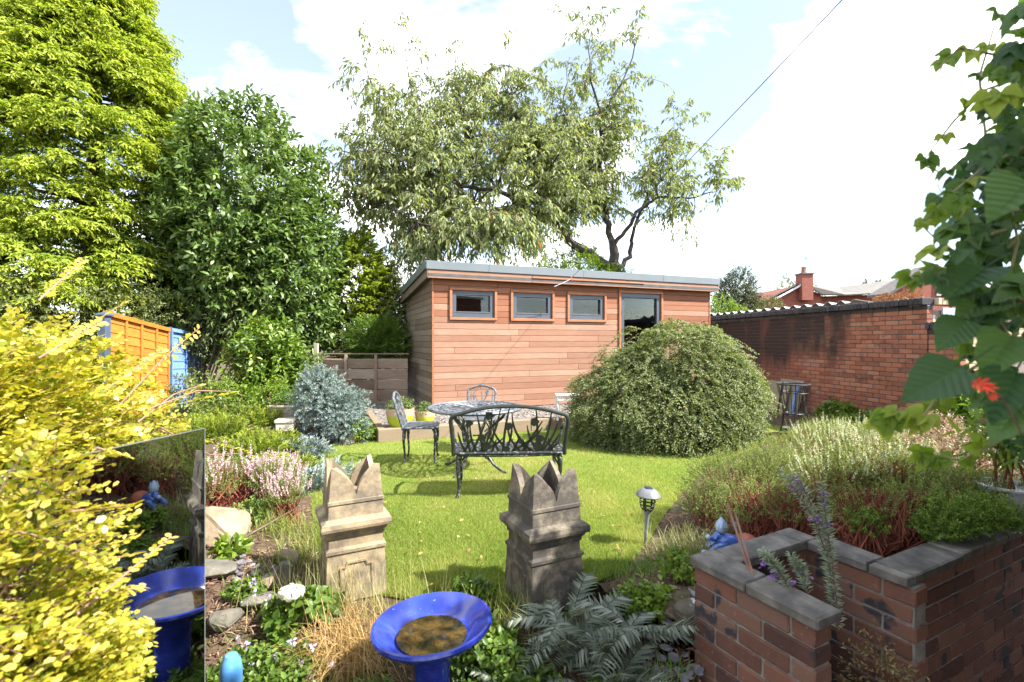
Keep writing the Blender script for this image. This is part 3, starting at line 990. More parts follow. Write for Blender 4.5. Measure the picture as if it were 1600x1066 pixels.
# ---- far house
HO = Vector((0, 0, 0))
M_HB = mottled('far_brick', [(.3, (.20, .065, .045)), (.7, (.28, .10, .07))], 6, .9, .2, .01)
M_TILE = mottled('far_tiles', [(.3, (.09, .082, .075)), (.7, (.16, .15, .135))], 5, .9, .4, .02, stretch=(1, 1, 3))
M_WHITE = mottled('white_paint', [(.3, (.7, .7, .69)), (.7, (.8, .8, .79))], 3, .5, .05)
hp = lambda px, py, Y: W(px, py, Y)
hb = hp(1250, 560, 30)
house = thing('house', 'red brick bungalow with grey tiled roof and white gable boards behind the garage', 'house', (hb.x, hb.y, 0))
YH = 30.0
def hxz(px, py, Y=YH):
    p = W(px, py, Y); return p.x - hb.x, p.z
def hprism(pts, y0, y1, name, m, par=None, Y=YH):
    b_ = B(); b_.prism([hxz(px, py, Y) for px, py in pts], y0, y1, 'y')
    return b_.o(name, m, par or house)
hprism([(1216, 560), (1216, 466), (1247, 446), (1283, 460), (1283, 560)], 0, 6, 'gable_wall', M_HB)
hprism([(1283, 560), (1283, 462), (1420, 458), (1420, 560)], .5, 6, 'wall', M_HB)
hprism([(1206, 467), (1246, 445.5), (1246, 448.5), (1206, 470)], -.35, -.25, 'bargeboard', M_WHITE)
hprism([(1256, 448.5), (1282, 458.5), (1282, 461), (1256, 451)], -.35, -.25, 'bargeboard', M_WHITE)
hprism([(1282, 459.5), (1420, 455), (1420, 457.5), (1282, 462)], -.05, .05, 'gutter', M_WHITE)
rb = B()
def hv(px, py, Y): 
    p = W(px, py, Y); return (p.x - hb.x, p.y - hb.y, p.z)
rb.add([hv(1263, 446, YH - .4), hv(1285, 459.5, YH - .4), hv(1322, 460.5, YH - .4), hv(1400, 456, YH - .4), hv(1400, 437, YH + 3.5), hv(1310, 448.5, YH + 3.2)], [(0, 1, 2, 5), (2, 3, 4, 5)])
rb.add([hv(1246, 445, YH - .4), hv(1204, 466.5, YH - .4), hv(1216, 462, YH + 6), hv(1246, 446, YH + 6)], [(0, 1, 2, 3)])
ro_ = rb.o('roof', M_TILE, house); ro_.modifiers.new('thick', 'SOLIDIFY').thickness = .08
ch = hprism([(1246, 470), (1246, 430), (1263, 430), (1263, 470)], -.5, .2, 'chimney', M_HB)
hprism([(1245, 430), (1245, 428), (1264.5, 428), (1264.5, 430)], -.56, .26, 'chimney_cap', M_TILE, ch)
cp = B(); x_, z_ = hxz(1254, 428); cp.lathe([(.14, 0), (.11, .35), (.14, .36), (.13, .4)], 12, (x_, -.1, z_)); cp.o('chimney_pot', mottled('clay', [(.3, (.2, .09, .06)), (.7, (.28, .13, .09))], 5, .8), ch)
an = B(); x_, z_ = hxz(1264, 440)
an.tube([(x_, .3, z_), (x_, .3, z_ + 1.6)], .02); an.tube([(x_ - .3, .3, z_ + 1.5), (x_ + .3, .3, z_ + 1.5)], .015)
an.o('aerial', M_DARKIN, house)
house2 = thing('house', 'brick house with a tall gable half hidden by the creeper', 'house', (W(1440, 560, 20).x, 20, 0))
h2 = B()
def h2xz(px, py): 
    p = W(px, py, 20.0); return p.x - house2.location.x, p.z
h2.prism([h2xz(*q_) for q_ in ((1392, 560), (1392, 452), (1455, 418), (1540, 440), (1540, 560))], 0, .9, 'y'); h2.o('wall', M_HB, house2)
h3 = B(); h3.prism([h2xz(*q_) for q_ in ((1380, 459), (1456, 414), (1456, 418), (1380, 463))], -.3, .9, 'y'); h3.o('roof', M_TILE, house2)
h4 = B(); h4.prism([h2xz(*q_) for q_ in ((1462, 462), (1462, 440), (1486, 440), (1486, 462))], -.06, .0, 'y'); wq = h4.o('window', M_WHITE, house2)
h4 = B(); h4.prism([h2xz(*q_) for q_ in ((1464, 460), (1464, 442), (1484, 442), (1484, 460))], -.07, -.062, 'y'); h4.o('pane', M_DARKIN, wq)

# ---- fences on the left
def fence_panel(name, a, b, za, zb, h, nslat, battens, m, label, post=True, mcap=None):
    """a,b ground points; za,zb top heights; overlapping horizontal boards, battens, frame"""
    t_ = thing(name, label, 'fence panel', (a.x, a.y, 0), math.atan2(b.y - a.y, b.x - a.x))
    L_ = math.hypot(b.x - a.x, b.y - a.y)
    pr = h / nslat
    def zt(x): return za + (zb - za) * x / L_
    for i in range(nslat):
        d0 = -h + i * pr; d1 = d0 + pr + .02
        b_ = B(); w0 = random.Random(i * 7 + int(L_ * 100)).uniform(-.006, .006)
        k = 6; vsq = []
        for j in range(k + 1):
            x = L_ * j / k; wv = w0 + rr.uniform(-.004, .004)
            zz = zt(x)
            vsq += [(x, -.012, zz + d0 + wv), (x, .004, zz + d0 + wv), (x, .016, zz + d1 + wv), (x, .0, zz + d1 + wv)]
        fsq = []
        for j in range(k):
            for q_ in range(4):
                w = (q_ + 1) % 4; fsq.append((j * 4 + q_, j * 4 + w, j * 4 + 4 + w, j * 4 + 4 + q_))
        b_.add(vsq, fsq); b_.o('slat', m, t_)
    for fx in battens:
        x = L_ * fx
        b_ = B(); b_.box((x, -.026, zt(x) - h / 2), (.04, .024, h - .02), bev=.003); b_.o('batten', m, t_)
    b_ = B(); b_.add([(x, y, zt(x) + z) for x in (-.01, L_ + .01) for (y, z) in ((-.045, -.05), (.035, -.05), (.035, .015), (-.045, .015))],
                     [(0, 1, 5, 4), (1, 2, 6, 5), (2, 3, 7, 6), (3, 0, 4, 7), (3, 2, 1, 0), (4, 5, 6, 7)])
    b_.o('top_rail', m, t_)
    return t_
def fence_post(p, h, s, m, label, cap=None):
    t_ = thing('fence_post', label, 'fence post', (p.x, p.y, 0))
    b_ = B(); b_.box((0, 0, h / 2), (s, s, h), bev=.004); b_.o('post', m, t_)
    if cap:
        b_ = B(); b_.sqlathe([(s * .72, 0), (s * .78, .012), (s * .74, .03), (.012, .06)], (0, 0, h)); b_.o('cap', cap, t_)
    return t_
M_ORANGE = mottled('orange_stain', [(.3, (.38, .125, .018)), (.7, (.52, .19, .03))], 5, .6, .25, .002, stretch=(1, 1, 8), rand=.25)
M_BLUEP = mottled('blue_paint', [(.3, (.12, .23, .52)), (.62, (.17, .31, .62)), (.8, (.25, .35, .55))], 6, .6, .3, .003, stretch=(1, 1, 5), rand=.2)
M_DKBLUE = mottled('dark_blue_paint', [(.3, (.035, .055, .09)), (.7, (.07, .10, .15))], 6, .6, .2)
FA, FB_, FC_ = Vector((-5.8, 6.9, 0)), Vector((-6.13, 8.6, 0)), Vector((-6.62, 10.2, 0))
fence_panel('orange_fence', FA, FB_, 1.86, 1.665, 1.5, 11, (.0, .26, .5, .76, 1.0), M_ORANGE, 'orange stained lap fence panel behind the golden shrub')
fence_panel('blue_fence', FB_ + Vector((-.03, .09, 0)), FC_, 1.67, 1.60, 1.45, 10, (.03, .5, .97), M_BLUEP, 'blue painted lap fence panel next to the orange one')
fence_post(FB_ + Vector((.0, .03, 0)), 1.70, .08, M_DKBLUE, 'dark blue fence post between orange and blue panels')
fence_post(FC_ + Vector((.05, .06, 0)), 1.66, .09, M_BLUEP, 'light blue fence post at the far end of the blue panel')
fence_post(FA + Vector((.05, -.08, 0)), 1.80, .1, M_DKBLUE, 'capped dark blue fence post at the golden shrub', M_DKBLUE)
M_OLDW = mat_plank('old_boards', [(.05, (.09, .058, .042)), (.4, (.19, .13, .095)), (.7, (.30, .23, .175)), (1, (.42, .36, .30))], 'x')
lf = thing('low_fence', 'low weathered brown board fence between blue juniper and garden room', 'fence', (-4.05, 10.0, 0))
for i in range(5):
    for x0, x1 in ((0, .62), (.62, 1.24), (1.24, 1.9)):
        b_ = B(); b_.box((0, 0, 0), (x1 - x0 - .006, .026, .202), bev=.006)
        b_.v = [(x, y, z + rr.uniform(-.007, .007)) for x, y, z in b_.v]
        b_.o('board', M_OLDW, lf, loc=((x0 + x1) / 2, rr.uniform(-.01, .01), .12 + i * .215), rot=(R(rr.uniform(7, 13)), 0, R(rr.uniform(-.8, .8))))
for x in (.62, 1.24):
    b_ = B(); b_.box((x, -.03, .6), (.06, .03, 1.14), bev=.004); b_.o('batten', M_OLDW, lf)
b_ = B(); b_.box((.95, 0, 1.185), (1.95, .05, .025), bev=.004); b_.o('top_rail', M_OLDW, lf)
fence_post(Vector((-3.97, 9.8, 0)), 1.40, .075, mottled('grey_timber', [(.3, (.3, .26, .2)), (.7, (.42, .37, .3))], 5, .8, .3, stretch=(8, 8, 1)), 'pale grey wooden post at the end of the low fence')
# ================================================================== OBJECTS
# ---- raised brick planter
PZ = .443                                               # underside of the coping
pl = thing('brick_planter', 'low zigzag brick planter wall with grey concrete coping slabs', 'planter', (PO[0], PO[1], 0), math.atan2(PU[1], PU[0]))
# local x = u, local y = -v
def pwall(x0, y0, dirn, L_, zb=-.42):
    """half-brick wall from x0,y0 along +x or -y ; thickness .1025 centred on the line"""
    c_ = B(); rows = int((PZ - zb) / .075)
    if dirn == 'x': c_.box((x0 + L_ / 2, y0, (PZ + zb) / 2), (L_ - .012, .088, PZ - zb - .004))
    else: c_.box((x0, y0 - L_ / 2, (PZ + zb) / 2), (.088, L_ - .012, PZ - zb - .004))
    c_.o('mortar', M_MORTAR, pl)
    for r in range(rows):
        z = PZ - .0425 - r * .075
        s = 0.0
        first = r % 2 == 1
        while s < L_ - .02:
            l_ = .1025 if first else .215
            if s + l_ > L_ + .005: l_ = L_ - s
            first = False
            if l_ > .03:
                cx = s + l_ / 2
                loc = (x0 + cx, y0 + rr.uniform(-.002, .002), z) if dirn == 'x' else (x0 + rr.uniform(-.002, .002), y0 - cx, z)
                o_ = place('brick', rr.choice(BRP if l_ > .16 else HBP), pl, loc, 0 if dirn == 'x' else PI / 2)
                o_.scale = (l_ / (.215 if l_ > .16 else .1025), 1, 1)
            s += l_ + .01
pwall(.075, .0, 'y', .535)
pwall(.132, -.066, 'x', .585)
pwall(.70, .0, 'y', .565)
pwall(.757, -.465, 'x', 2.6)
M_CONC = mottled('concrete_coping', [(.25, (.04, .036, .031)), (.48, (.095, .086, .076)), (.75, (.20, .182, .155))], 11, .9, .6, .004, rand=.15)
def slab(cx, cy, sx, sy, tilt=0):
    b_ = B(); b_.box((0, 0, 0), (sx, sy, .042), bev=.006)
    b_.v = [(x + rr.uniform(-.003, .003), y + rr.uniform(-.003, .003), z + rr.uniform(-.002, .002)) for x, y, z in b_.v]
    b_.o('coping_slab', M_CONC, pl, loc=(cx, cy, PZ + .022), rot=(R(rr.uniform(-.4, .4)), R(rr.uniform(-.4, .4)), R(rr.uniform(-.6, .6))))
slab(.075, -.415, .145, .285); slab(.075, -.13, .145, .28)
slab(.375, -.066, .44, .14); slab(.66, -.062, .12, .145)
slab(.70, -.268, .145, .262); 
slab(.90, -.475, .44, .145); slab(1.36, -.475, .46, .145); slab(1.83, -.475, .46, .145); slab(2.30, -.475, .46, .145); slab(2.78, -.475, .46, .145)
b_ = B(); b_.box((.652, -.475, PZ + .021), (.05, .143, .04), bev=.004); b_.o('coping_slab', M_CONC, pl)

# ---- crown chimney pots
def mat_pot(name, a, b, dark, lo=.5):
    m = bpy.data.materials.new(name); t, out = _nodes(m)
    v = coords(t)
    n1 = noise(t, 4, 6, .62, v); n2 = noise(t, 45, 5, .6, v); n3 = noise(t, 6, 8, .72, v)
    c = ramp(t, [(.3, a), (.7, b)], n1)
    mk = ramp(t, [(lo, (0, 0, 0)), (lo + .24, (.85, .85, .85))], n3)
    c = mixc(t, mk, c, dark)
    c = mixc(t, ramp(t, [(.68, (0, 0, 0)), (.78, (.6, .6, .6))], n2), c, (.5, .44, .33))
    princ(t, out, c, .9, 0, .25, n2, .5, .004)
    return m
def chimney_pot(loc, rz, m, label, mats2=None):
    t_ = thing('chimney_pot', label, 'chimney pot', loc, rz)
    b_ = B(); b_.sqlathe([(.168, 0), (.155, .262)]); bd = b_.o('body', m, t_)
    b_ = B(); b_.sqlathe([(.156, .264), (.163, .270), (.164, .287), (.148, .300), (.147, .348), (.154, .353), (.156, .372), (.164, .380), (.172, .396), (.186, .402), (.190, .418), (.187, .442), (.160, .458), (.150, .462), (.147, .536), (.153, .540), (.153, .556), (.146, .560)])
    b_.o('moulding', m, t_)
    # recessed arched panel on each side: a raised thin border
    for k in range(4):
        br = B(); pts = [(-.085, .03), (-.085, .19), (-.06, .19), (-.05, .215), (.05, .215), (.06, .19), (.085, .19), (.085, .03)]
        br.ribbon(pts, .012, -.1665, -.152)
        o_ = br.o('panel_border', m, t_)
        o_.rotation_euler = (0, 0, k * PI / 2)
    # petals: four folded corner points with curved V notches in the faces
    n = 16; ho, hi = .147, .117; zb, zv, zt = .555, .580, .742
    for k in range(4):
        cr_ = B()
        ca, sa = math.cos(k * PI / 2), math.sin(k * PI / 2)
        outer = []; inner = []; ob = []; ib = []
        def petal(path_h):
            pass
        S_ = [(-1 + i / (n / 2)) for i in range(n + 1)]     # -1..0 along one face, 0..1 along the next; tip at s=0
        cols = []
        for s in S_:
            a = abs(s)                                     # 0 at corner, 1 at face middle
            hgt_ = zv + (zt - zv) * (1 - a) ** .5 if a < 1 else zv
            lean = -.016 * (hgt_ - zb) / (zt - zb)
            def pt(h, z, l):
                h = h + l
                if s <= 0: x, y = h * (1 - a), -h          # along the front face toward the corner (h,-h)
                else: x, y = h, -h * (1 - a)
                return (x * ca - y * sa, x * sa + y * ca, z)
            cols.append((pt(ho, zb, 0), pt(ho, (zb + hgt_) / 2, lean / 2), pt(ho, hgt_, lean), pt(hi, hgt_ - .004, lean), pt(hi, zb, 0)))
        vsq = [p for c_ in cols for p in c_]; fsq = []
        for i in range(len(cols) - 1):
            for q_ in range(4):
                fsq.append((i * 5 + q_, i * 5 + 5 + q_, i * 5 + 6 + q_, i * 5 + 1 + q_))
        cr_.add(vsq, fsq); cr_.o('crown_point', m, t_)
    return t_
M_POTL = mat_pot('buff_clay', (.31, .23, .13), (.43, .345, .22), (.10, .085, .07), .36)
M_POTR = mat_pot('sooty_buff_clay', (.19, .155, .11), (.33, .28, .20), (.035, .033, .033), .30)
chimney_pot((-.945, 2.86, .0), R(27), M_POTL, 'clean buff clay crown chimney pot beside the brown sedge')
chimney_pot((.178, 2.74, -.0), R(26), M_POTR, 'soot stained crown chimney pot half covered by silvery fern')

# ---- blue glazed bird bath
def mat_glaze(name, a, b):
    m = bpy.data.materials.new(name); t, out = _nodes(m)
    v = coords(t)
    n1 = noise(t, 7, 5, .6, v); n2 = noise(t, 60, 4, .6, v)
    c = ramp(t, [(.25, a), (.7, b)], n1)
    c = mixc(t, ramp(t, [(.5, (0, 0, 0)), (.75, (.5, .5, .5))], noise(t, 2.6, 6, .7, coords(t, 'Object', (1, 1, 3)))), c, tuple(min(.6, q_ * 2.0 + .03) for q_ in b))
    c = mixc(t, ramp(t, [(.66, (0, 0, 0)), (.8, (.7, .7, .7))], n2), c, (.30, .34, .5))
    princ(t, out, c, .16, 0, .5, n1, .12, .004, coat=.3)
    return m
M_GLAZE = mat_glaze('cobalt_glaze', (.006, .009, .12), (.026, .05, .40))
BX, BY = -.344, 2.08
bath = thing('bird_bath', 'cobalt blue glazed bird bath holding murky rain water', 'bird bath', (BX, BY, -.33))
b_ = B(); RZ = .58
prof = [(.0, RZ - .075), (.09, RZ - .078), (.150, RZ - .072), (.168, RZ - .062), (.185, RZ - .045), (.222, RZ - .016), (.236, RZ - .006), (.244, RZ), (.254, RZ - .003), (.258, RZ - .014), (.252, RZ - .026), (.235, RZ - .034), (.205, RZ - .062), (.16, RZ - .095), (.10, RZ - .112), (.07, RZ - .12)]
b_.lathe(prof, 64, cap=False)
o_ = b_.o('bowl', M_GLAZE, bath, smooth=True); o_.rotation_euler = (R(-1.5), R(-3.5), 0)
o_.location = (.035, -.014, 0)
b_ = B(); b_.lathe([(.15, 0), (.15, .03), (.125, .05), (.09, .09), (.072, .2), (.075, .36), (.085, .43), (.098, .475), (.07, .49)], 32); b_.o('pedestal', M_GLAZE, bath, smooth=True)
def mat_water():
    m = bpy.data.materials.new('murky_water'); t, out = _nodes(m)
    v = coords(t); n = noise(t, 22, 8, .7, v, .8)
    c = ramp(t, [(.35, (.008, .010, .022)), (.47, (.035, .026, .012)), (.58, (.085, .048, .012)), (.68, (.02, .02, .014))], n)
    princ(t, out, c, .04, 0, .5)
    return m
b_ = B(); b_.lathe([(0.0, 0), (.150, 0)], 48, (0, 0, RZ - .0635), cap=False)
o_ = b_.o('water', mat_water(), bath)

# ---- mirror-finish glass panel on the left
nM = np.array((.982, -.19)); dM = np.array((.19, .982)); cM = -1.394
pe = nM * cM; 
Yfar = 1.707; Xfar = -1.09
gpz0, gpz1 = -.3, 1.14
Lg = .8
def mat_mirror():
    m = bpy.data.materials.new('tinted_mirror_glass'); t, out = _nodes(m)
    v = wpos(t); n = noise(t, 90, 3, .5, v)
    c = ramp(t, [(.72, (.50, .52, .52)), (.80, (.62, .62, .6))], n)
    ro_ = t.nodes.new('ShaderNodeMapRange'); ro_.inputs['From Min'].default_value = .7; ro_.inputs['From Max'].default_value = .85; ro_.inputs['To Min'].default_value = .012; ro_.inputs['To Max'].default_value = .3
    t.links.new(n, ro_.inputs['Value'])
    princ(t, out, c, ro_.outputs[0], 1.0, .5)
    return m
gpn = thing('glass_panel', 'dark mirror finish glass panel standing behind the golden shrub', 'glass panel', (Xfar, Yfar, gpz0))
gang = math.atan2(-dM[1], -dM[0])
b_ = B(); b_.box((Lg / 2, 0, (gpz1 - gpz0) / 2), (Lg, .008, gpz1 - gpz0)); o_ = b_.o('pane', mat_mirror(), gpn); o_.rotation_euler = (0, 0, gang)
M_EDGE = mottled('glass_edge', [(.3, (.10, .12, .11)), (.7, (.16, .18, .17))], 9, .2, 0)
b_ = B(); b_.box((-.002, 0, (gpz1 - gpz0) / 2), (.003, .009, gpz1 - gpz0 + .002)); b_.box((Lg / 2, 0, gpz1 - gpz0 + .0016), (Lg + .006, .0085, .002)); o_ = b_.o('polished_edge', M_EDGE, gpn); o_.rotation_euler = (0, 0, gang)

# ---- cast metal furniture
def mat_cast(name, paint, bare, lo=.44):
    m = bpy.data.materials.new(name); t, out = _nodes(m)
    v = coords(t); n = noise(t, 28, 6, .7, v); n2 = noise(t, 6, 3, .5, v)
    c = ramp(t, [(lo, paint), (lo + .1, bare)], n)
    c = mixc(t, n2, c, mixc(t, .5, c, paint))
    princ(t, out, c, .5, .1, .5, n, .4, .003)
    return m
M_CAST = mat_cast('chipped_black_cast', (.016, .019, .018), (.26, .27, .28), .52)
M_CASTG = mat_cast('faded_grey_cast', (.055, .066, .08), (.17, .18, .195))
M_CASTK = mottled('dark_green_black_cast', [(.3, (.014, .018, .015)), (.7, (.026, .031, .026))], 20, .45, .3, .002)
def cab_leg(x, y, z, dx_, dy_, r=.017):
    """curved cast leg from under the seat corner to the foot"""
    b_ = B()
    pts = [(x - dx_ * .012, y - dy_ * .012, z), (x + dx_ * .012, y + dy_ * .012, z - .06), (x + dx_ * .014, y + dy_ * .014, z * .62), (x + dx_ * .002, y + dy_ * .002, z * .28), (x + dx_ * .006, y + dy_ * .006, .05), (x + dx_ * .022, y + dy_ * .022, .012)]
    b_.tube(pts, [r * 1.7, r * 1.35, r, r * .75, r * .7, r * 1.0], 8)
    b_.tube([(x - dx_ * .11, y, z - .012), (x - dx_ * .05, y, z - .03), (x + dx_ * .005, y, z - .13)], [.008, .009, .010], 6)
    return b_
def lattice_seat(L_, Dp, z, m, parent, name='seat', rim=.014):
    b_ = B(); hx, hy = L_ / 2, Dp / 2
    n = 22; cor = .07; pts = []
    for cx, cy, a0 in ((hx - cor, hy - cor, 0), (-hx + cor, hy - cor, 90), (-hx + cor, -hy + cor, 180), (hx - cor, -hy + cor, 270)):
        for k in range(5):
            a = R(a0 + k * 22.5); pts.append((cx + cor * math.cos(a), cy + cor * math.sin(a), z))
    b_.tube(pts, rim, 8, closed=True)
    st = .042; k = -int((hx + hy) / st) - 1
    b2 = []
    while k * st < hx + hy:
        c_ = k * st
        for sg in (1, -1):
            # line y = sg*(x) + c clipped
            lo, hi = max(-hx + .01, min(sg * (-hy - c_), sg * (hy - c_))), min(hx - .01, max(sg * (-hy - c_), sg * (hy - c_)))
            if hi - lo > .03:
                p0 = (lo, sg * lo + c_); p1 = (hi, sg * hi + c_)
                mid = ((p0[0] + p1[0]) / 2, (p0[1] + p1[1]) / 2); ln = math.hypot(p1[0] - p0[0], p1[1] - p0[1])
                b_.box((mid[0], mid[1], z + (.002 if sg > 0 else -.003)), (ln, .015, .007), math.atan2(p1[1] - p0[1], p1[0] - p0[0]))
        k += 1
    return b_.o(name, m, parent)
def back_frame(hw, h0, h1, arch, r, lean, sq=.55):
    """arched back hoop in the x,z plane, leaning"""
    pts = []; n = 28
    for z in (h0, h0 + .08):
        pts.append((-hw * .96, 0, z))
    c = .065 if hw > .3 else .07
    for k in range(5):
        a = PI - k * PI / 8 * 1.0
        pts.append((-hw + c + c * math.cos(a), 0, h1 - arch - c + c * math.sin(a)))
    for k in range(1, 12):
        s = -1 + k / 6.0
        pts.append(((hw - c) * s, 0, h1 - arch * s * s * 1.0))
    for k in range(4, -1, -1):
        a = k * PI / 8
        pts.append((hw - c + c * math.cos(a), 0, h1 - arch - c + c * math.sin(a)))
    for z in (h0 + .08, h0):
        pts.append((hw * .96, 0, z))
    return pts
def iris(b_, x0, z0, x1, z1, bend, w=.022, y0=-.006, y1=.006):
    pts = []
    for k in range(9):
        t = k / 8
        pts.append((x0 + (x1 - x0) * t + bend * math.sin(t * PI) * 1.0, z0 + (z1 - z0) * t))
    ws = [w * (1.0 - .25 * t_) if t_ < .7 else w * max(.3, 1.0 - .25 * t_ - (t_ - .7) * 1.6) for t_ in [k / 8 for k in range(9)]]
    b_.ribbon(pts, ws, y0, y1)
def flower(b_, x, z, s, rng_):
    n = 14
    poly = [(x + s * (1 + .28 * math.cos(3 * a + .5)) * math.cos(a), z + s * (1 + .22 * math.sin(3 * a)) * math.sin(a)) for a in [2 * PI * k / n for k in range(n)]]
    b_.prism(poly, -.009, .009)
# bench seen from behind
bench = thing('garden_bench', 'two seat black cast metal bench with pierced flower back', 'bench', (-.035, 4.66, 0), R(3))
hw = .535
pts = back_frame(hw, .40, .862, .075, .018, 0)
def lean(p, k=.20): return (p[0], p[1] - .20 - (p[2] - .40) * k, p[2])
b_ = B(); b_.tube([lean(p) for p in pts], .0185, 8); b_.tube([lean((-hw * .96, 0, .425)), lean((hw * .96, 0, .425))], .012, 8)
b_.o('back_frame', M_CASTK, bench, smooth=True)
fr_ = random.Random(4)
fb = B()
specs = [(-.40, .43, -.47, .62, -.01), (-.36, .43, -.43, .74, .0), (-.30, .43, -.36, .70, -.02), (-.34, .43, -.22, .70, .0), (-.25, .43, -.30, .80, .01), (-.24, .43, -.16, .83, .02), (-.22, .43, -.08, .86, .02),
         (-.10, .43, -.22, .60, .02), (-.06, .43, .0, .86, -.01), (-.04, .43, .02, .70, .02), (0, .43, -.16, .66, -.02), (.02, .43, .30, .66, .04), (.10, .43, -.02, .68, -.03), (.12, .43, .30, .72, .0), (.16, .43, .06, .60, .0),
         (.26, .43, .16, .68, -.02), (.27, .43, .24, .84, .0), (.29, .43, .38, .82, .02), (.30, .43, .44, .70, .02), (.34, .43, .46, .60, .01), (.40, .43, .36, .56, -.01), (.20, .43, .02, .80, -.05), (.36, .43, .46, .52, 0), (-.16, .43, -.12, .55, 0), (.03, .43, .10, .58, 0), (-.42, .43, -.34, .56, 0), (-.28, .43, -.06, .56, .03), (.22, .43, .12, .55, -.02)]
for x0, z0, x1, z1, bd_ in specs:
    iris(fb, x0, z0, x1, z1, bd_, .024)
for x, z, s in ((-.37, .705, .034), (-.19, .775, .038), (-.255, .57, .036), (-.01, .675, .036), (.225, .715, .038), (.275, .555, .042), (.10, .535, .022), (-.215, .49, .04), (.26, .48, .045), (-.03, .46, .03)):
    flower(fb, x, z, s, fr_)
fb.v = [lean(p) for p in fb.v]
fb.o('flower_panel', M_CASTK, bench)
lattice_seat(1.04, .44, .42, M_CAST, bench)
b_ = B(); b_.tube([(-.45, -.215, .405), (-.2, -.215, .398), (.2, -.215, .398), (.45, -.215, .405)], .014, 6); b_.o('apron', M_CAST, bench)
for x in (-.46, .46):
    for y in (-.18, .2):
        cab_leg(x, y, .42, 1 if x > 0 else -1, 1 if y > 0 else -1, .019).o('leg', M_CAST, bench, smooth=True)
for sx in (-1, 1):
    b_ = B(); b_.tube([lean((sx * hw * .97, 0, .64)), (sx * .535, -.10, .655), (sx * .55, .06, .64), (sx * .55, .17, .60), (sx * .545, .19, .56), (sx * .535, .17, .50), (sx * .50, .17, .42)], [.013, .016, .018, .018, .014, .012, .011], 8)
    b_.o('armrest', M_CAST, bench, smooth=True)
# chairs
def chair(loc, rz, label, m, mb):
    t_ = thing('garden_chair', label, 'chair', loc, rz)
    hw = .185
    pts = back_frame(hw, .40, .83, .03, .014, 0)
    lean_ = lambda p: (p[0] * (1 + (p[2] - .4) * .15), p[1] - .19 - (p[2] - .40) * .30, p[2])
    b_ = B(); b_.tube([lean_(p) for p in pts], .016, 8); b_.o('back_frame', mb, t_, smooth=True)
    fb = B()
    for x0, z0, x1, z1, bd_ in ((-.10, .42, -.14, .78, -.02), (-.03, .42, -.10, .80, .03), (.0, .42, .02, .82, -.02), (.04, .42, .10, .80, .03), (.09, .42, .14, .76, .02), (.06, .42, -.08, .70, .02), (-.06, .42, .08, .66, -.03)):
        iris(fb, x0, z0, x1, z1, bd_, .017)
    for x, z, s in ((-.07, .74, .03), (.02, .60, .036), (.09, .68, .026), (-.03, .50, .03)):
        flower(fb, x, z, s, fr_)
    fb.v = [lean_(p) for p in fb.v]; fb.o('flower_panel', mb, t_)
    lattice_seat(.42, .41, .43, mb, t_, rim=.013)
    for x in (-.17, .17):
        for y in (-.17, .17):
            cab_leg(x, y, .43, 1 if x > 0 else -1, 1 if y > 0 else -1, .015).o('leg', m, t_, smooth=True)
    return t_
chair((-1.10, 5.86, 0), R(-86), 'faded grey cast metal chair beside the lime green bowls', M_CAST, M_CASTG)
chair((-.44, 6.42, 0), R(176), 'faded grey cast metal chair between table and garden room', M_CAST, M_CASTG)
# table
tb = thing('garden_table', 'round cast metal table with pierced top behind the bench', 'table', (-.42, 5.45, 0))
b_ = B(); n = 40
for rr_, w in ((.515, .018), (.40, .010), (.28, .010), (.16, .010), (.06, .012)):
    b_.tube([(rr_ * math.cos(2 * PI * k / n), rr_ * math.sin(2 * PI * k / n), .70) for k in range(n)], w, 6, closed=True)
for k in range(32):
    a = 2 * PI * k / 32
    r0, r1 = (.06, .515) if k % 4 == 0 else ((.16, .515) if k % 2 == 0 else (.28, .515))
    b_.box(((r0 + r1) / 2 * math.cos(a), (r0 + r1) / 2 * math.sin(a), .70), (r1 - r0, .018, .009), a)
for k in range(24):
    a = 2 * PI * (k + .5) / 24
    b_.tube([(.455 * math.cos(a) + .035 * math.cos(q_ * PI / 4), .455 * math.sin(a) + .035 * math.sin(q_ * PI / 4), .70) for q_ in range(8)], .007, 5, closed=True)
    a = 2 * PI * (k + .5) / 24
    b_.tube([(.34 * math.cos(a) + .028 * math.cos(q_ * PI / 4), .34 * math.sin(a) + .028 * math.sin(q_ * PI / 4), .70) for q_ in range(8)], .007, 5, closed=True)
b_.o('tabletop', M_CASTG, tb)
b_ = B(); b_.tube([(.40 * math.cos(2 * PI * k / n), .40 * math.sin(2 * PI * k / n), .672) for k in range(n)], .012, 6, closed=True)
b_.tube([(.13 * math.cos(2 * PI * k / 16), .13 * math.sin(2 * PI * k / 16), .36) for k in range(16)], .009, 6, closed=True); b_.o('ring', M_CAST, tb)
for k in range(4):
    a = R(-118 + 90 * k)
    b_ = B(); pr = [(.40, .68), (.36, .62), (.24, .52), (.14, .40), (.125, .32), (.15, .20), (.24, .09), (.36, .02), (.41, .014)]
    b_.tube([(r_ * math.cos(a), r_ * math.sin(a), z) for r_, z in pr], [.014, .017, .016, .015, .015, .015, .016, .015, .012], 8)
    b_.tube([(r_ * math.cos(a), r_ * math.sin(a), z) for r_, z in ((.30, .66), (.22, .60), (.20, .50), (.13, .44))], .008, 6)
    b_.o('leg', M_CAST, tb, smooth=True)

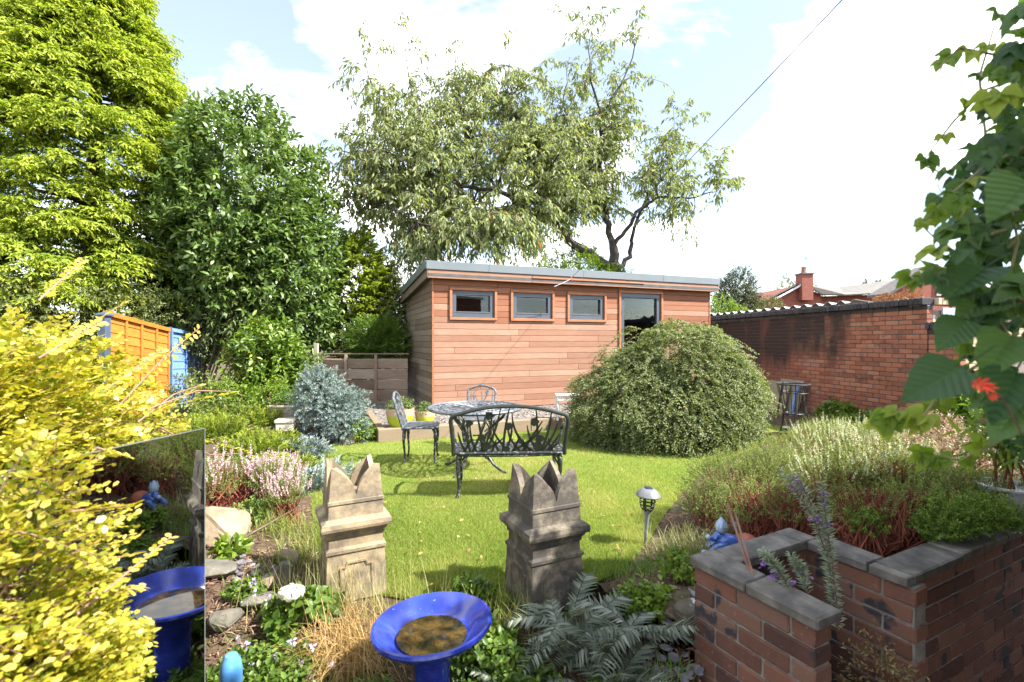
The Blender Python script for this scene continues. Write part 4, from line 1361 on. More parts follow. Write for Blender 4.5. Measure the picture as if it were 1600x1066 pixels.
# ---- lime and terracotta bowls
M_LIME = mottled('lime_glaze', [(.3, (.30, .34, .02)), (.7, (.42, .45, .04))], 4, .3, .05)
M_TERRA = mottled('raw_clay_rim', [(.3, (.36, .23, .15)), (.7, (.48, .33, .23))], 8, .8, .2)
def bowl(loc, rr_, h, label):
    t_ = thing('plant_bowl', label, 'plant pot', loc)
    b_ = B(); b_.lathe([(.0, 0), (rr_ * .72, 0), (rr_ * .86, h * .18), (rr_ * .96, h * .45), (rr_ * .99, h * .62)], 32, cap=False); b_.o('glazed_base', M_LIME, t_, smooth=True)
    b_ = B(); b_.lathe([(rr_ * .99, h * .62), (rr_ * 1.005, h * .8), (rr_, h), (rr_ * .93, h), (rr_ * .92, h * .86), (0, h * .86)], 32, cap=False); b_.o('clay_rim', M_TERRA, t_, smooth=True)
    return t_
p_ = W(624, 668, 7.16); bowl1 = bowl((p_.x, 7.22, .185), .205, .26, 'large lime glazed bowl with clay rim and green plants')
p_ = W(662.5, 668, 7.3); bowl2 = bowl((p_.x, 7.38, .185), .148, .205, 'small lime glazed bowl with clay rim beside the large one')

# ---- white ornate stool on the gravel
st = thing('garden_stool', 'white pierced cast stool half under the big arching shrub', 'stool', (W(887, 650, 8.0).x, 8.0, .16))
M_WCAST = mottled('white_cast', [(.3, (.62, .62, .6)), (.7, (.8, .8, .78))], 14, .5, .2)
b_ = B()
b_.box((0, 0, .40), (.40, .30, .02), bev=.005)
b_.o('top', M_WCAST, st)
for y in (-.14, .14):
    b_ = B()
    for k in range(9):
        x = -.16 + k * .04
        b_.tube([(x + .02 * math.cos(q_ * PI / 4), y, .36 + .022 * math.sin(q_ * PI / 4)) for q_ in range(8)], .005, 5, closed=True)
    b_.box((0, y, .325), (.38, .014, .014)); b_.o('pierced_apron', M_WCAST, st)
for x in (-.17, .17):
    for y in (-.12, .12):
        b_ = B(); b_.tube([(x, y, .39), (x * 1.06, y, .25), (x * .96, y, .12), (x * 1.08, y, 0)], [.02, .016, .013, .018], 8); b_.o('leg', M_WCAST, st)

# ---- solar lamp
lp = G(1008, 852)
lamp = thing('solar_lamp', 'small solar stake lamp with grey domed top in the lawn', 'solar lamp', (lp.x, lp.y, 0), 0)
lamp.rotation_euler = (0, R(3.5), 0)
M_LGREY = mottled('satin_grey_plastic', [(.3, (.17, .175, .18)), (.7, (.24, .245, .25))], 3, .32, 0)
M_LBLK = mottled('black_plastic', [(.3, (.02, .02, .02)), (.7, (.035, .035, .035))], 3, .5, 0)
b_ = B(); b_.tube([(0, 0, -.02), (0, 0, .12), (0, 0, .20), (0, 0, .235), (0, 0, .25)], [.011, .013, .016, .026, .03], 12); b_.o('stake', M_LGREY, lamp, smooth=True)
b_ = B()
for z, r_ in ((.268, .046), (.292, .052), (.318, .054), (.342, .052)):
    b_.tube([(r_ * math.cos(2 * PI * k / 20), r_ * math.sin(2 * PI * k / 20), z) for k in range(20)], .0032, 6, closed=True)
for k in range(5):
    a = 2 * PI * k / 5 + .3
    b_.tube([(r_ * math.cos(a), r_ * math.sin(a), z) for r_, z in ((.028, .245), (.046, .266), (.054, .30), (.054, .33), (.045, .358))], .0034, 6)
b_.o('cage', M_LBLK, lamp)
b_ = B(); b_.lathe([(.03, .25), (.034, .30), (.034, .355)], 16); b_.o('lens', mat_glass('lamp_glass', (.85, .87, .85)), lamp, smooth=True)
b_ = B(); b_.lathe([(.04, .352), (.086, .350), (.088, .357), (.075, .378), (.052, .398), (.036, .405), (.0, .406)], 32, cap=False); b_.o('lamp_cap', mottled('grey_dome', [(.3, (.12, .125, .13)), (.7, (.17, .175, .18))], 3, .3, 0), lamp, smooth=True)
b_ = B(); b_.box((0, 0, .409), (.05, .05, .006), bev=.002); b_.o('solar_cell', mottled('solar_cell', [(.3, (.02, .022, .04)), (.7, (.05, .055, .09))], 30, .15, 0), lamp)

# ---- two old stakes leaning in the planter
M_RUST = mottled('rusty_stake', [(.3, (.10, .045, .03)), (.55, (.20, .10, .06)), (.75, (.12, .13, .17))], 14, .7, .4, .003)
for (a, b, r_, lb) in ((W(1137, 790, 2.3), W(1167, 882, 2.06), .0062, 'taller brown stake leaning on the planter coping'), (W(1148, 801, 2.28), W(1171, 881, 2.04), .0058, 'shorter brown stake leaning on the planter coping')):
    t_ = B(); e_ = (b - a).normalized() * .12
    t_.tube([a, a * .5 + b * .5 + Vector((.002, 0, 0)), b + e_], r_, 8)
    t_.tube([a - (b - a).normalized() * .004, a], r_ * .8, 8)
    o_ = t_.o('garden_stake', M_RUST); tag(o_, lb, 'stake')

# ---- blue figurine with a red ball
fg = Vector((1.335, 3.0, 0)); fg.z = gz(fg.x, fg.y) - .005
fig = thing('figurine', 'small blue glazed figurine reclining against a red clay ball', 'figurine', fg, R(-8))
M_FB = mat_glaze('figurine_blue', (.03, .07, .32), (.07, .16, .5)); M_FL = mat_glaze('figurine_pale_blue', (.22, .32, .48), (.38, .47, .6)); M_FR = mottled('red_clay', [(.3, (.30, .07, .04)), (.7, (.42, .12, .07))], 8, .6, .2)
b_ = B(); b_.ball((.0, 0, .075), .055, (1.35, .9, .85), 14, 9)
b_.tube([(-.03, 0, .09), (-.065, -.01, .115), (-.085, -.015, .09), (-.115, -.03, .10)], [.028, .022, .018, .014], 8)
b_.tube([(-.01, -.03, .06), (-.075, -.05, .05), (-.115, -.05, .012), (-.14, -.055, .012)], [.026, .022, .02, .022], 8)
b_.tube([(.0, .03, .06), (-.06, .05, .05), (-.10, .05, .015)], [.026, .022, .02], 8); b_.o('body', M_FB, fig, smooth=True)
b_ = B(); b_.ball((-.035, 0, .155), .034, (1, 1, 1), 12, 8); hd = b_.o('head', M_FL, fig, smooth=True)
b_ = B(); b_.lathe([(.037, .165), (.033, .185), (.018, .205), (.004, .222)], 14, (-.033, 0, 0)); 
for sx in (-1, 1): b_.lathe([(.010, .17), (.007, .195), (.001, .215)], 8, (-.033, sx * .028, 0))
b_.o('hat', M_FL, fig, smooth=True)
b_ = B(); b_.ball((-.12, -.03, .105), .017, (1, 1, 1), 8, 6); b_.ball((-.145, -.055, .02), .02, (1.2, 1, .8), 8, 6); b_.o('hand_and_foot', M_FL, fig, smooth=True)
b_ = B(); b_.ball((.115, .01, .062), .066, (1.1, 1, .95), 16, 10); b_.o('ball', M_FR, fig, smooth=True)

# ---- small blue glazed ornament at the very front
p_ = W(361, 1035, 1.95)
orn = thing('garden_ornament', 'light blue glazed dome topped ornament among the ground cover', 'ornament', (p_.x, p_.y, -.30), R(10))
M_FB2 = mat_glaze('sky_blue_glaze', (.04, .16, .42), (.10, .30, .62))
b_ = B(); b_.lathe([(.055, 0), (.05, .05), (.038, .15), (.036, .28), (.041, .36), (.042, .42), (.036, .46), (.022, .485), (.0, .492)], 20, cap=False, sq=(1, 1)); b_.o('body', M_FB2, orn, smooth=True)
b_ = B(); b_.tube([(.0415 * math.cos(2 * PI * k / 16), .0415 * math.sin(2 * PI * k / 16), .33) for k in range(16)], .005, 6, closed=True); b_.o('collar', M_GLAZE, orn)

# ---- fire basket and leaning slabs by the garage wall
bz = thing('fire_basket', 'black metal fire basket on three legs by the garage wall', 'fire basket', (4.32, 7.42, gz(4.32, 7.42)), R(15))
M_IRON = mottled('black_iron', [(.3, (.014, .014, .015)), (.7, (.04, .04, .042))], 12, .45, .2)
b_ = B(); cir = lambda r_, z: [(r_ * math.cos(2 * PI * k / 28), r_ * math.sin(2 * PI * k / 28), z) for k in range(28)]
b_.tube(cir(.225, .75), .012, 8, True); b_.tube(cir(.20, .62), .007, 6, True); b_.tube(cir(.135, .30), .010, 6, True); b_.o('hoop', M_IRON, bz)
for k in range(20):
    a = 2 * PI * k / 20
    b_ = B(); b_.tube([(.225 * math.cos(a), .225 * math.sin(a), .75), (.135 * math.cos(a), .135 * math.sin(a), .30)], .005, 5); b_.o('bar', M_IRON, bz)
for k in range(3):
    a = R(-125 + k * 120)
    b_ = B(); b_.box((0, 0, 0), (.03, .012, .48), M=Matrix.Rotation(a, 3, 'Z') @ Matrix.Rotation(R(-10), 3, 'Y')); b_.v = [(x + .185 * math.cos(a) + 0, y + .185 * math.sin(a), z + .53) for x, y, z in b_.v]
    b_.tube([(.142 * math.cos(a), .142 * math.sin(a), .31), (.155 * math.cos(a), .155 * math.sin(a), .14), (.185 * math.cos(a), .185 * math.sin(a), 0)], .013, 6); b_.o('leg', M_IRON, bz)
b_ = B(); b_.lathe([(0, .055), (.165, .055), (.175, .075)], 24, cap=False)
b_.lathe([(0, .30), (.13, .30)], 24, cap=False); b_.o('ash_tray', M_IRON, bz)
M_STONE = mottled('buff_paving', [(.3, (.22, .185, .12)), (.7, (.32, .28, .19))], 6, .9, .4)
def lean_slab(c, sx, sz, th, m, label, tilt=14):
    b_ = B(); b_.box((0, 0, sz / 2), (sx, th, sz), bev=.006)
    o_ = b_.o('paving_slab', m, loc=c, rot=(R(-tilt), 0, GROT - PI)); tag(o_, label, 'slab'); return o_
Gp = lambda s, off: GA + GD * s + Vector((GD.y, -GD.x, 0)) * (-off)
# wall outward normal points to -x
gn = Vector((-GD.y, GD.x, 0))
def wallp(s, off):
    p = GA + GD * s + Vector((-GD.y, GD.x, 0)) * off
    return (p.x, p.y, gz(p.x, p.y) - .01)
for s, off, sx, sz, m, lb, ti in ((2.78, .42, .60, .66, M_STONE, 'buff paving slab leaning behind the fire basket', 16), (2.55, .30, .62, .70, M_STONE, 'second buff slab between the front slab and the garage wall', 13), (2.30, .38, .05, .62, M_BLUEP, 'narrow blue board leaning with the slabs', 14)):
    b_ = B(); b_.box((0, 0, sz / 2), (sx, .04, sz), bev=.005)
    o_ = b_.o('leaning_slab' if m is M_STONE else 'leaning_board', m, loc=wallp(s, off)); 
    o_.rotation_euler = (R(ti), 0, GROT - PI + PI); tag(o_, lb, 'slab' if m is M_STONE else 'board')

# ---- stone trough, white box, white bowl
M_AGG = mottled('pebbled_concrete', [(.3, (.22, .17, .12)), (.5, (.36, .30, .23)), (.7, (.48, .43, .36))], 45, .9, .8, .01)
p_ = W(450, 655, 7.6)
tr = thing('stone_trough', 'pebbled concrete trough planted with small shrubs beside the blue juniper', 'trough', (p_.x, p_.y, gz(p_.x, p_.y) - .02), R(-4))
b_ = B()
for h, z in (): pass
def trough(b_, sx, sy, h, t_, taper=.85):
    ov = [(-1, -1), (1, -1), (1, 1), (-1, 1)]
    vs_ = [(a * sx * taper, c * sy * taper, 0) for a, c in ov] + [(a * sx, c * sy, h) for a, c in ov] + [(a * (sx - t_), c * (sy - t_), h) for a, c in ov] + [(a * (sx - t_), c * (sy - t_), h * .8) for a, c in ov]
    fs_ = [(3, 2, 1, 0)]
    for l_ in range(3):
        for k in range(4):
            j = (k + 1) % 4; fs_.append((l_ * 4 + k, l_ * 4 + j, l_ * 4 + 4 + j, l_ * 4 + 4 + k))
    fs_.append((12, 13, 14, 15)); b_.add(vs_, fs_)
trough(b_, .25, .13, .27, .03); b_.o('basin', M_AGG, tr)
b_ = B(); b_.box((0, -.13, .255), (.53, .03, .035), bev=.008); b_.box((0, .13, .255), (.53, .03, .035), bev=.008); b_.o('rim', M_AGG, tr)
p_ = W(447, 686, 6.95)
wb = thing('stone_block', 'small cream stone block with a grooved edge in the creeping juniper', 'stone block', (p_.x, p_.y, gz(p_.x, p_.y)), R(12))
M_CREAM = mottled('cream_stone', [(.3, (.45, .40, .31)), (.7, (.58, .53, .43))], 8, .85, .3)
b_ = B(); b_.box((0, 0, .06), (.24, .20, .12), bev=.01); b_.o('base', M_CREAM, wb)
b_ = B(); b_.box((0, 0, .145), (.27, .23, .05), bev=.012); b_.o('top', M_CREAM, wb)
p_ = Vector((2.74, 2.66, PZ + .045))
wp = thing('white_bowl', 'white plastic bowl planter standing on the coping', 'plant pot', p_)
b_ = B(); b_.lathe([(.0, 0), (.075, 0), (.10, .03), (.125, .10), (.13, .155), (.148, .158), (.150, .172), (.136, .174), (.126, .15), (0, .14)], 32, cap=False); b_.o('pot', mottled('grey_white_plastic', [(.3, (.5, .5, .52)), (.7, (.62, .62, .64))], 3, .4, .05), wp, smooth=True)

# ---- cable and washing line
pA = W(893, 434, 9.55); d_ = W(1300, 0, 4.2) - pA
cb = B(); pts = []
for k in range(25):
    t = k / 24 * 1.6; p = pA + d_ * t; p.z -= .10 * math.sin(PI * min(1, k / 24)); pts.append(p)
cb.tube(pts, .0048, 6); o_ = cb.o('overhead_cable', mottled('grey_cable', [(.3, (.10, .10, .10)), (.7, (.2, .2, .2))], 3, .6, 0)); tag(o_, 'grey overhead cable running from the garden room roof into the sky', 'cable')
cl = thing('line_hook', 'red line hook with short white cord on the garden room fascia', 'hook', pA)
b_ = B(); b_.tube([(0, 0, .03), (-.01, -.02, .0), (-.005, -.02, -.06), (.01, -.02, -.06), (.012, -.02, 0)], .008, 6); b_.o('hook', mottled('red_plastic', [(.3, (.45, .06, .05)), (.7, (.55, .1, .08))], 3, .5, 0), cl)
b_ = B(); q_ = W(866, 448, 9.45) - pA; b_.tube([(0, -.02, -.02), (q_.x * .5, q_.y * .5 - .02, q_.z * .6), (q_.x, q_.y, q_.z)], .005, 6); b_.o('cord', M_WHITE, cl)
# ================================================================== VEGETATION
M_BARK = mottled('bark', [(.3, (.045, .035, .028)), (.7, (.12, .095, .075))], 9, .95, .8, .02, stretch=(2, 2, .6))
M_TWIG = mottled('twig', [(.3, (.10, .06, .04)), (.7, (.20, .13, .09))], 9, .9, .3)
M_REDTWIG = mottled('red_twig', [(.3, (.12, .03, .018)), (.7, (.25, .07, .038))], 12, .8, .3)
def tubes_np(paths, radii, n=5):
    b_ = B()
    for p, r_ in zip(paths, radii):
        b_.tube(p, r_, n)
    return b_
def stems(base, tips, r0, r1, m, parent, name='stem', seed=1, n=6, sag=.1):
    q = random.Random(seed); b_ = B()
    for tp in tips:
        tp = Vector(tp); bs = Vector(base) + Vector((q.uniform(-.06, .06), q.uniform(-.06, .06), 0))
        mid = bs.lerp(tp, .5) + Vector((q.uniform(-sag, sag), q.uniform(-sag, sag), q.uniform(0, sag)))
        b_.tube([bs, bs.lerp(mid, .5) + Vector((0, 0, sag * .3)), mid, tp], [r0, r0 * .8, r0 * .6, r1], n)
    return inworld(b_.o(name, m, parent, fix=False))
def bush(name, label, cat, base, lobes, n, tl, nl, L, Wd, m, tmpl=T_DIA, alpha=55, droop=.1, planar=False, grav=0.0, up=.35, inner=.55, lumpy=.15, freq=4.0,
         seed=1, back=.5, low=-.7, zmin=None, group=None, stem=True, stemr=.03, stemm=None, tipcol=0.0, trunk=None, part='crown', updir=.6, jit=.3, dirn=.25, fol=None, kinds=None):
    r_ = np.random.default_rng(seed)
    root = thing(name, label, cat, base, 0, group)
    Ps, Ds = [], []
    tot = sum(l_[2] for l_ in lobes)
    for c, r, w in lobes:
        P, D = shell(r_, int(n * w / tot), c, r, inner, lumpy, freq, back, zmin, low)
        Ps.append(P); Ds.append(D)
    P = np.concatenate(Ps); D = np.concatenate(Ds)
    D = nrm(D + np.array((0, 0, up)) + r_.normal(0, dirn, D.shape))
    ln = r_.uniform(.6, 1.15, len(P)) * tl
    C = P - D * (ln * .6)[:, None]
    pos, ax, nn, t = twigs(r_, C, D, ln, nl, alpha, droop, planar, grav, updir, jit)
    k = len(pos)
    rv = np.clip(r_.normal(.45, .2, k) + tipcol * (t - .5) + np.repeat(r_.normal(0, .08, len(P)), nl), 0, 1)
    sz = r_.uniform(.7, 1.15, k)
    foliage(part, m, root, pos, ax, nn, L * sz, Wd * sz, tmpl, rv)
    if stem:
        q = random.Random(seed)
        tips = []
        for c, r, w in lobes:
            for j in range(5):
                i = q.randrange(len(P)); tips.append(Vector(c).lerp(Vector(P[i]), .55) if len(lobes) == 1 else Vector(c) + Vector((q.uniform(-.5, .5) * r[0], q.uniform(-.5, .5) * r[1], q.uniform(-.2, .6) * r[2])))
        stems(base, tips, stemr, stemr * .25, stemm or M_TWIG, root, 'trunk' if trunk else 'stem', seed, 7, .1 * lobes[0][1][0])
    return root
def arc_blades(r_, P, az, elev, length, width, droop, segs=5):
    """arching grass leaves as ribbons -> mesh arrays"""
    n = len(P)
    t = np.linspace(0, 1, segs + 1)
    d = np.stack([np.cos(az) * np.cos(elev), np.sin(az) * np.cos(elev), np.sin(elev)], 1)
    pos = P[:, None, :] + d[:, None, :] * (length[:, None] * t)[..., None]
    pos[..., 2] -= (droop * length)[:, None] * t ** 2
    side = np.stack([-np.sin(az), np.cos(az), r_.normal(0, .3, n)], 1)
    side = nrm(side)
    w = width[:, None] * (1 - t[None, :] ** 1.6 * .93) / 2
    A = pos + side[:, None, :] * w[..., None]; Bq = pos - side[:, None, :] * w[..., None]
    V = np.stack([A, Bq], 2).reshape(-1, 3)
    k = 2 * (segs + 1)
    fs = []
    for i in range(segs):
        fs += [(2 * i, 2 * i + 1, 2 * i + 3), (2 * i, 2 * i + 3, 2 * i + 2)]
    Fc = (np.array(fs)[None] + (np.arange(n) * k)[:, None, None]).reshape(-1, 3)
    return V, Fc, k
def raw_mesh(name, V, Fc, rnd):
    me = bpy.data.meshes.new(name)
    me.vertices.add(len(V)); me.vertices.foreach_set('co', V.ravel())
    me.loops.add(Fc.size); me.loops.foreach_set('vertex_index', Fc.ravel().astype(np.int32))
    me.polygons.add(len(Fc)); me.polygons.foreach_set('loop_start', np.arange(0, Fc.size, 3, dtype=np.int32))
    at = me.attributes.new('rnd', 'FLOAT', 'POINT'); at.data.foreach_set('value', rnd.astype(np.float32))
    me.update(calc_edges=True)
    return me
def tuft(name, label, cat, c, spread, n, L0, L1, w, droop, m, seed, elev=(50, 85), group=None, sub=None):
    r_ = np.random.default_rng(seed)
    root = thing(name, label, cat, c, 0, group)
    P = np.stack([c[0] + r_.normal(0, spread[0], n), c[1] + r_.normal(0, spread[1], n), np.zeros(n)], 1)
    P[:, 2] = gh(P[:, 0], P[:, 1]) - .01
    V, Fc, k = arc_blades(r_, P, r_.random(n) * 6.28, np.radians(r_.uniform(elev[0], elev[1], n)), r_.uniform(L0, L1, n), r_.uniform(.6, 1.2, n) * w, r_.uniform(.4, 1.2, n) * droop)
    o_ = tag(link('blades', raw_mesh('blades', V, Fc, np.repeat(r_.random(n), k)), m, root), kind='stuff'); inworld(o_)
    return root

GREEN = lambda nm, a, b, c, d, rough=.45, tr=.35, spec=.45: leafmat(nm, [(0, a), (.35, b), (.7, c), (1, d)], rough, tr, spec)

# ---- golden conifer
def golden_conifer():
    r_ = np.random.default_rng(41)
    cx, cy = -9.0, 10.4
    root = thing('golden_conifer', 'tall golden yellow green conifer rising behind the orange fence', 'tree', (cx, cy, 0))
    zk = np.array([0, 1.5, 3, 5, 6.2, 7.2, 8.0, 8.8, 10, 10.8]); rk = np.array([2.3, 2.5, 2.5, 2.3, 2.05, 1.75, 1.4, 1.05, .45, .05])
    nb, per = 670, 10
    z = 1.2 + 9.4 * r_.random(nb * 3) ** .95
    th = r_.uniform(0, 2 * PI, nb * 3)
    facing = np.cos(th - math.atan2(-cy, -cx))
    k = (r_.random(nb * 3) < np.where(facing > -.25, 1, .25)) & (r_.random(nb * 3) < .35 + .65 * np.interp(z, zk, rk) / 2.5)
    z, th = z[k][:nb], th[k][:nb]; nb = len(z)
    u = np.stack([np.cos(th), np.sin(th), z * .35], 1)
    f = lump(r_, 10, 3.2)
    dep = r_.random(nb)
    rad = np.interp(z, zk, rk) * (.70 + .36 * dep) * (1 + .14 * f(u))
    PB = np.stack([cx + rad * np.cos(th), cy + rad * np.sin(th), z], 1)
    DB = nrm(np.stack([np.cos(th), np.sin(th), np.full(nb, .18)], 1) + r_.normal(0, .18, (nb, 3)))
    side_ = nrm(np.cross(DB, np.array((0, 0, 1.0))))
    n = nb * per
    s_ = r_.normal(0, .20, (nb, per)); b_2 = -np.abs(r_.normal(0, .28, (nb, per))); h_ = r_.normal(0, .07, (nb, per))
    P = (PB[:, None] + side_[:, None] * s_[..., None] + DB[:, None] * b_2[..., None] + np.array((0, 0, 1.0)) * (h_ - .25 * np.abs(s_))[..., None]).reshape(-1, 3)
    D = nrm((DB[:, None] + side_[:, None] * (s_ * 2.2)[..., None] + r_.normal(0, .18, (nb, per, 3))).reshape(-1, 3))
    dep = np.repeat(dep, per)
    ln = r_.uniform(.35, .65, n)
    C = P - D * (ln * .6)[:, None]
    p1, a1, n1, t1 = twigs(r_, C, D, ln, 10, 46, .32, True, .04, jit=.2)
    p2, a2, n2, t2 = twigs(r_, p1, a1, np.repeat(r_.uniform(.13, .20, n), 10), 4, 36, .25, True, .08, jit=.25)
    sel = r_.random(len(p2)) < .86
    rv = np.clip(.19 + .32 * np.repeat(t1, 4) + .28 * t2 + .22 * np.repeat(dep, 40) + r_.normal(0, .1, len(p2)), 0, 1)
    m = GREEN('golden_spray', (.045, .095, .014), (.125, .20, .024), (.25, .32, .035), (.40, .44, .07), .6, .42, .2)
    foliage('crown', m, root, p2[sel], a2[sel], n2[sel], .11, .036, T_DIA, rv[sel])
    b_ = B(); b_.tube([(0, 0, 0), (.05, 0, 3), (0, .05, 6), (.0, 0, 9.2)], [.3, .24, .14, .03], 10)
    q = random.Random(3)
    for i in range(60):
        zz = 1 + i * .15; a = q.uniform(0, 6.28); rr2 = np.interp(zz, zk, rk) * .8
        b_.tube([(0, 0, zz), (rr2 * .5 * math.cos(a), rr2 * .5 * math.sin(a), zz + .1), (rr2 * math.cos(a), rr2 * math.sin(a), zz + .3)], [.05, .035, .01], 5)
    b_.o('trunk', M_BARK, root, fix=False)
golden_conifer()

# ---- big laurel
M_LAUREL = GREEN('laurel_leaf', (.05, .092, .024), (.085, .145, .034), (.13, .20, .048), (.22, .29, .08), .4, .32, .45)
bush('laurel_tree', 'large dark glossy green laurel between conifer and cherry tree', 'tree', (-5.9, 10.9, 0),
     [((-5.75, 10.7, 3.9), (1.75, 1.8, 2.75), 1.0), ((-4.95, 10.9, 2.8), (1.10, 1.4, 2.0), .5), ((-6.6, 10.6, 3.2), (1.3, 1.5, 2.2), .35)],
     3600, .46, 12, .16, .060, M_LAUREL, T_LEAF, 52, .12, False, .06, .55, .52, .14, 5, 7, .35, -.9, .4, trunk=True, stemr=.14, stemm=M_BARK, tipcol=.35)
# ---- shrubs along the left fence
M_LAUR2 = GREEN('young_laurel_leaf', (.04, .085, .015), (.08, .15, .022), (.15, .23, .03), (.27, .33, .06), .35, .35, .5)
bush('laurel_shrub', 'bright green leafy laurel shrub beside the blue fence', 'shrub', (-4.7, 9.0, 0),
     [((-4.6, 9.0, .95), (.62, .6, .85), 1), ((-4.1, 9.1, .75), (.5, .5, .62), .5), ((-4.9, 9.6, 1.3), (.5, .5, .7), .4)], 620, .34, 9, .13, .052, M_LAUR2, T_OVAL, 55, .1, False, 0, .6, .5, .2, 4, 8, .5, -.8, .0, tipcol=.4)
M_OLIVE = GREEN('olive_leaf', (.075, .10, .034), (.13, .16, .055), (.19, .215, .082), (.27, .245, .125), .55, .38, .3)
bush('loose_shrub', 'loose olive green shrub leaning over the orange fence', 'shrub', (-7.4, 8.9, 0),
     [((-7.3, 8.7, 1.75), (1.1, .7, .95), 1), ((-8.3, 8.2, 1.9), (.9, .7, 1.0), .8), ((-6.6, 9.5, 1.75), (.7, .5, .75), .5)], 900, .5, 13, .06, .026, M_OLIVE, T_DIA, 55, .35, False, .15, .5, .5, .25, 4, 9, .6, -.8, .3, stemr=.03)
M_CHERRY = GREEN('cherry_leaf', (.055, .085, .025), (.095, .135, .040), (.15, .185, .065), (.25, .27, .12), .42, .30, .5)
bush('drooping_shrub', 'shrub with long drooping leaves above the blue fence', 'shrub', (-6.4, 9.9, 0),
     [((-6.15, 9.9, 2.05), (.75, .5, .5), 1), ((-5.5, 9.8, 2.0), (.5, .4, .45), .5)], 260, .6, 12, .13, .036, M_CHERRY, T_DIA, 45, .5, False, .6, .2, .3, .2, 4, 10, 1, -.8, .8, stemr=.025)
# ---- behind the low fence
M_LIMECON = GREEN('lime_conifer_spray', (.09, .15, .02), (.18, .25, .028), (.28, .34, .045), (.38, .42, .08), .6, .42, .25)
bush('lime_conifer', 'rounded lime green conifer behind the low fence', 'tree', (-3.75, 11.7, 0), [((-3.72, 11.7, 2.45), (.82, .6, 1.80), 1), ((-3.25, 11.9, 2.1), (.6, .5, 1.3), .4)],
     1300, .42, 26, .11, .026, M_LIMECON, T_DIA, 40, .35, True, .1, .8, .55, .15, 5, 12, .3, -.8, .3, trunk=True, stemr=.08, stemm=M_BARK, tipcol=.4)
bush('olive_shrub', 'dense olive green shrub above the low board fence', 'shrub', (-3.3, 12.0, 0), [((-3.2, 11.8, 1.5), (1.15, .8, 1.0), 1), ((-2.5, 12.1, 2.4), (1.0, .9, 1.1), .8), ((-3.6, 12.6, 2.2), (.9, .8, 1.0), .5)],
     1500, .45, 16, .062, .028, M_OLIVE, T_DIA, 58, .2, False, .05, .5, .5, .2, 5, 13, .5, -.9, .2, stemr=.04)
M_FRESH = GREEN('fresh_leaf', (.065, .13, .025), (.115, .20, .038), (.175, .27, .052), (.27, .35, .085), .5, .45, .35)
bush('feathery_shrub', 'fresh green feathery shrub leaning over the low board fence', 'shrub', (-3.1, 10.9, 0), [((-3.05, 10.9, 1.45), (.75, .5, .62), 1)], 700, .4, 18, .07, .016, M_FRESH, T_DIA, 40, .3, True, .1, .8, .4, .2, 5, 14, .6, -.9, .4)
M_LIMELEAF = GREEN('lime_leaf', (.06, .12, .014), (.12, .20, .02), (.20, .28, .03), (.30, .36, .06), .45, .42, .4)
bush('lime_shrub', 'lime green bushy shrub showing above the garden room roof', 'shrub', (1.8, 14.2, 0), [((1.9, 14.0, 2.9), (1.5, .8, 1.25), 1), ((.6, 14.2, 2.6), (1.1, .8, 1.0), .5)], 900, .5, 18, .09, .036, M_LIMELEAF, T_DIA, 50, .2, True, .05, .5, .5, .22, 5, 15, .5, -.7, 1.6, trunk=True, stemr=.06, stemm=M_BARK)

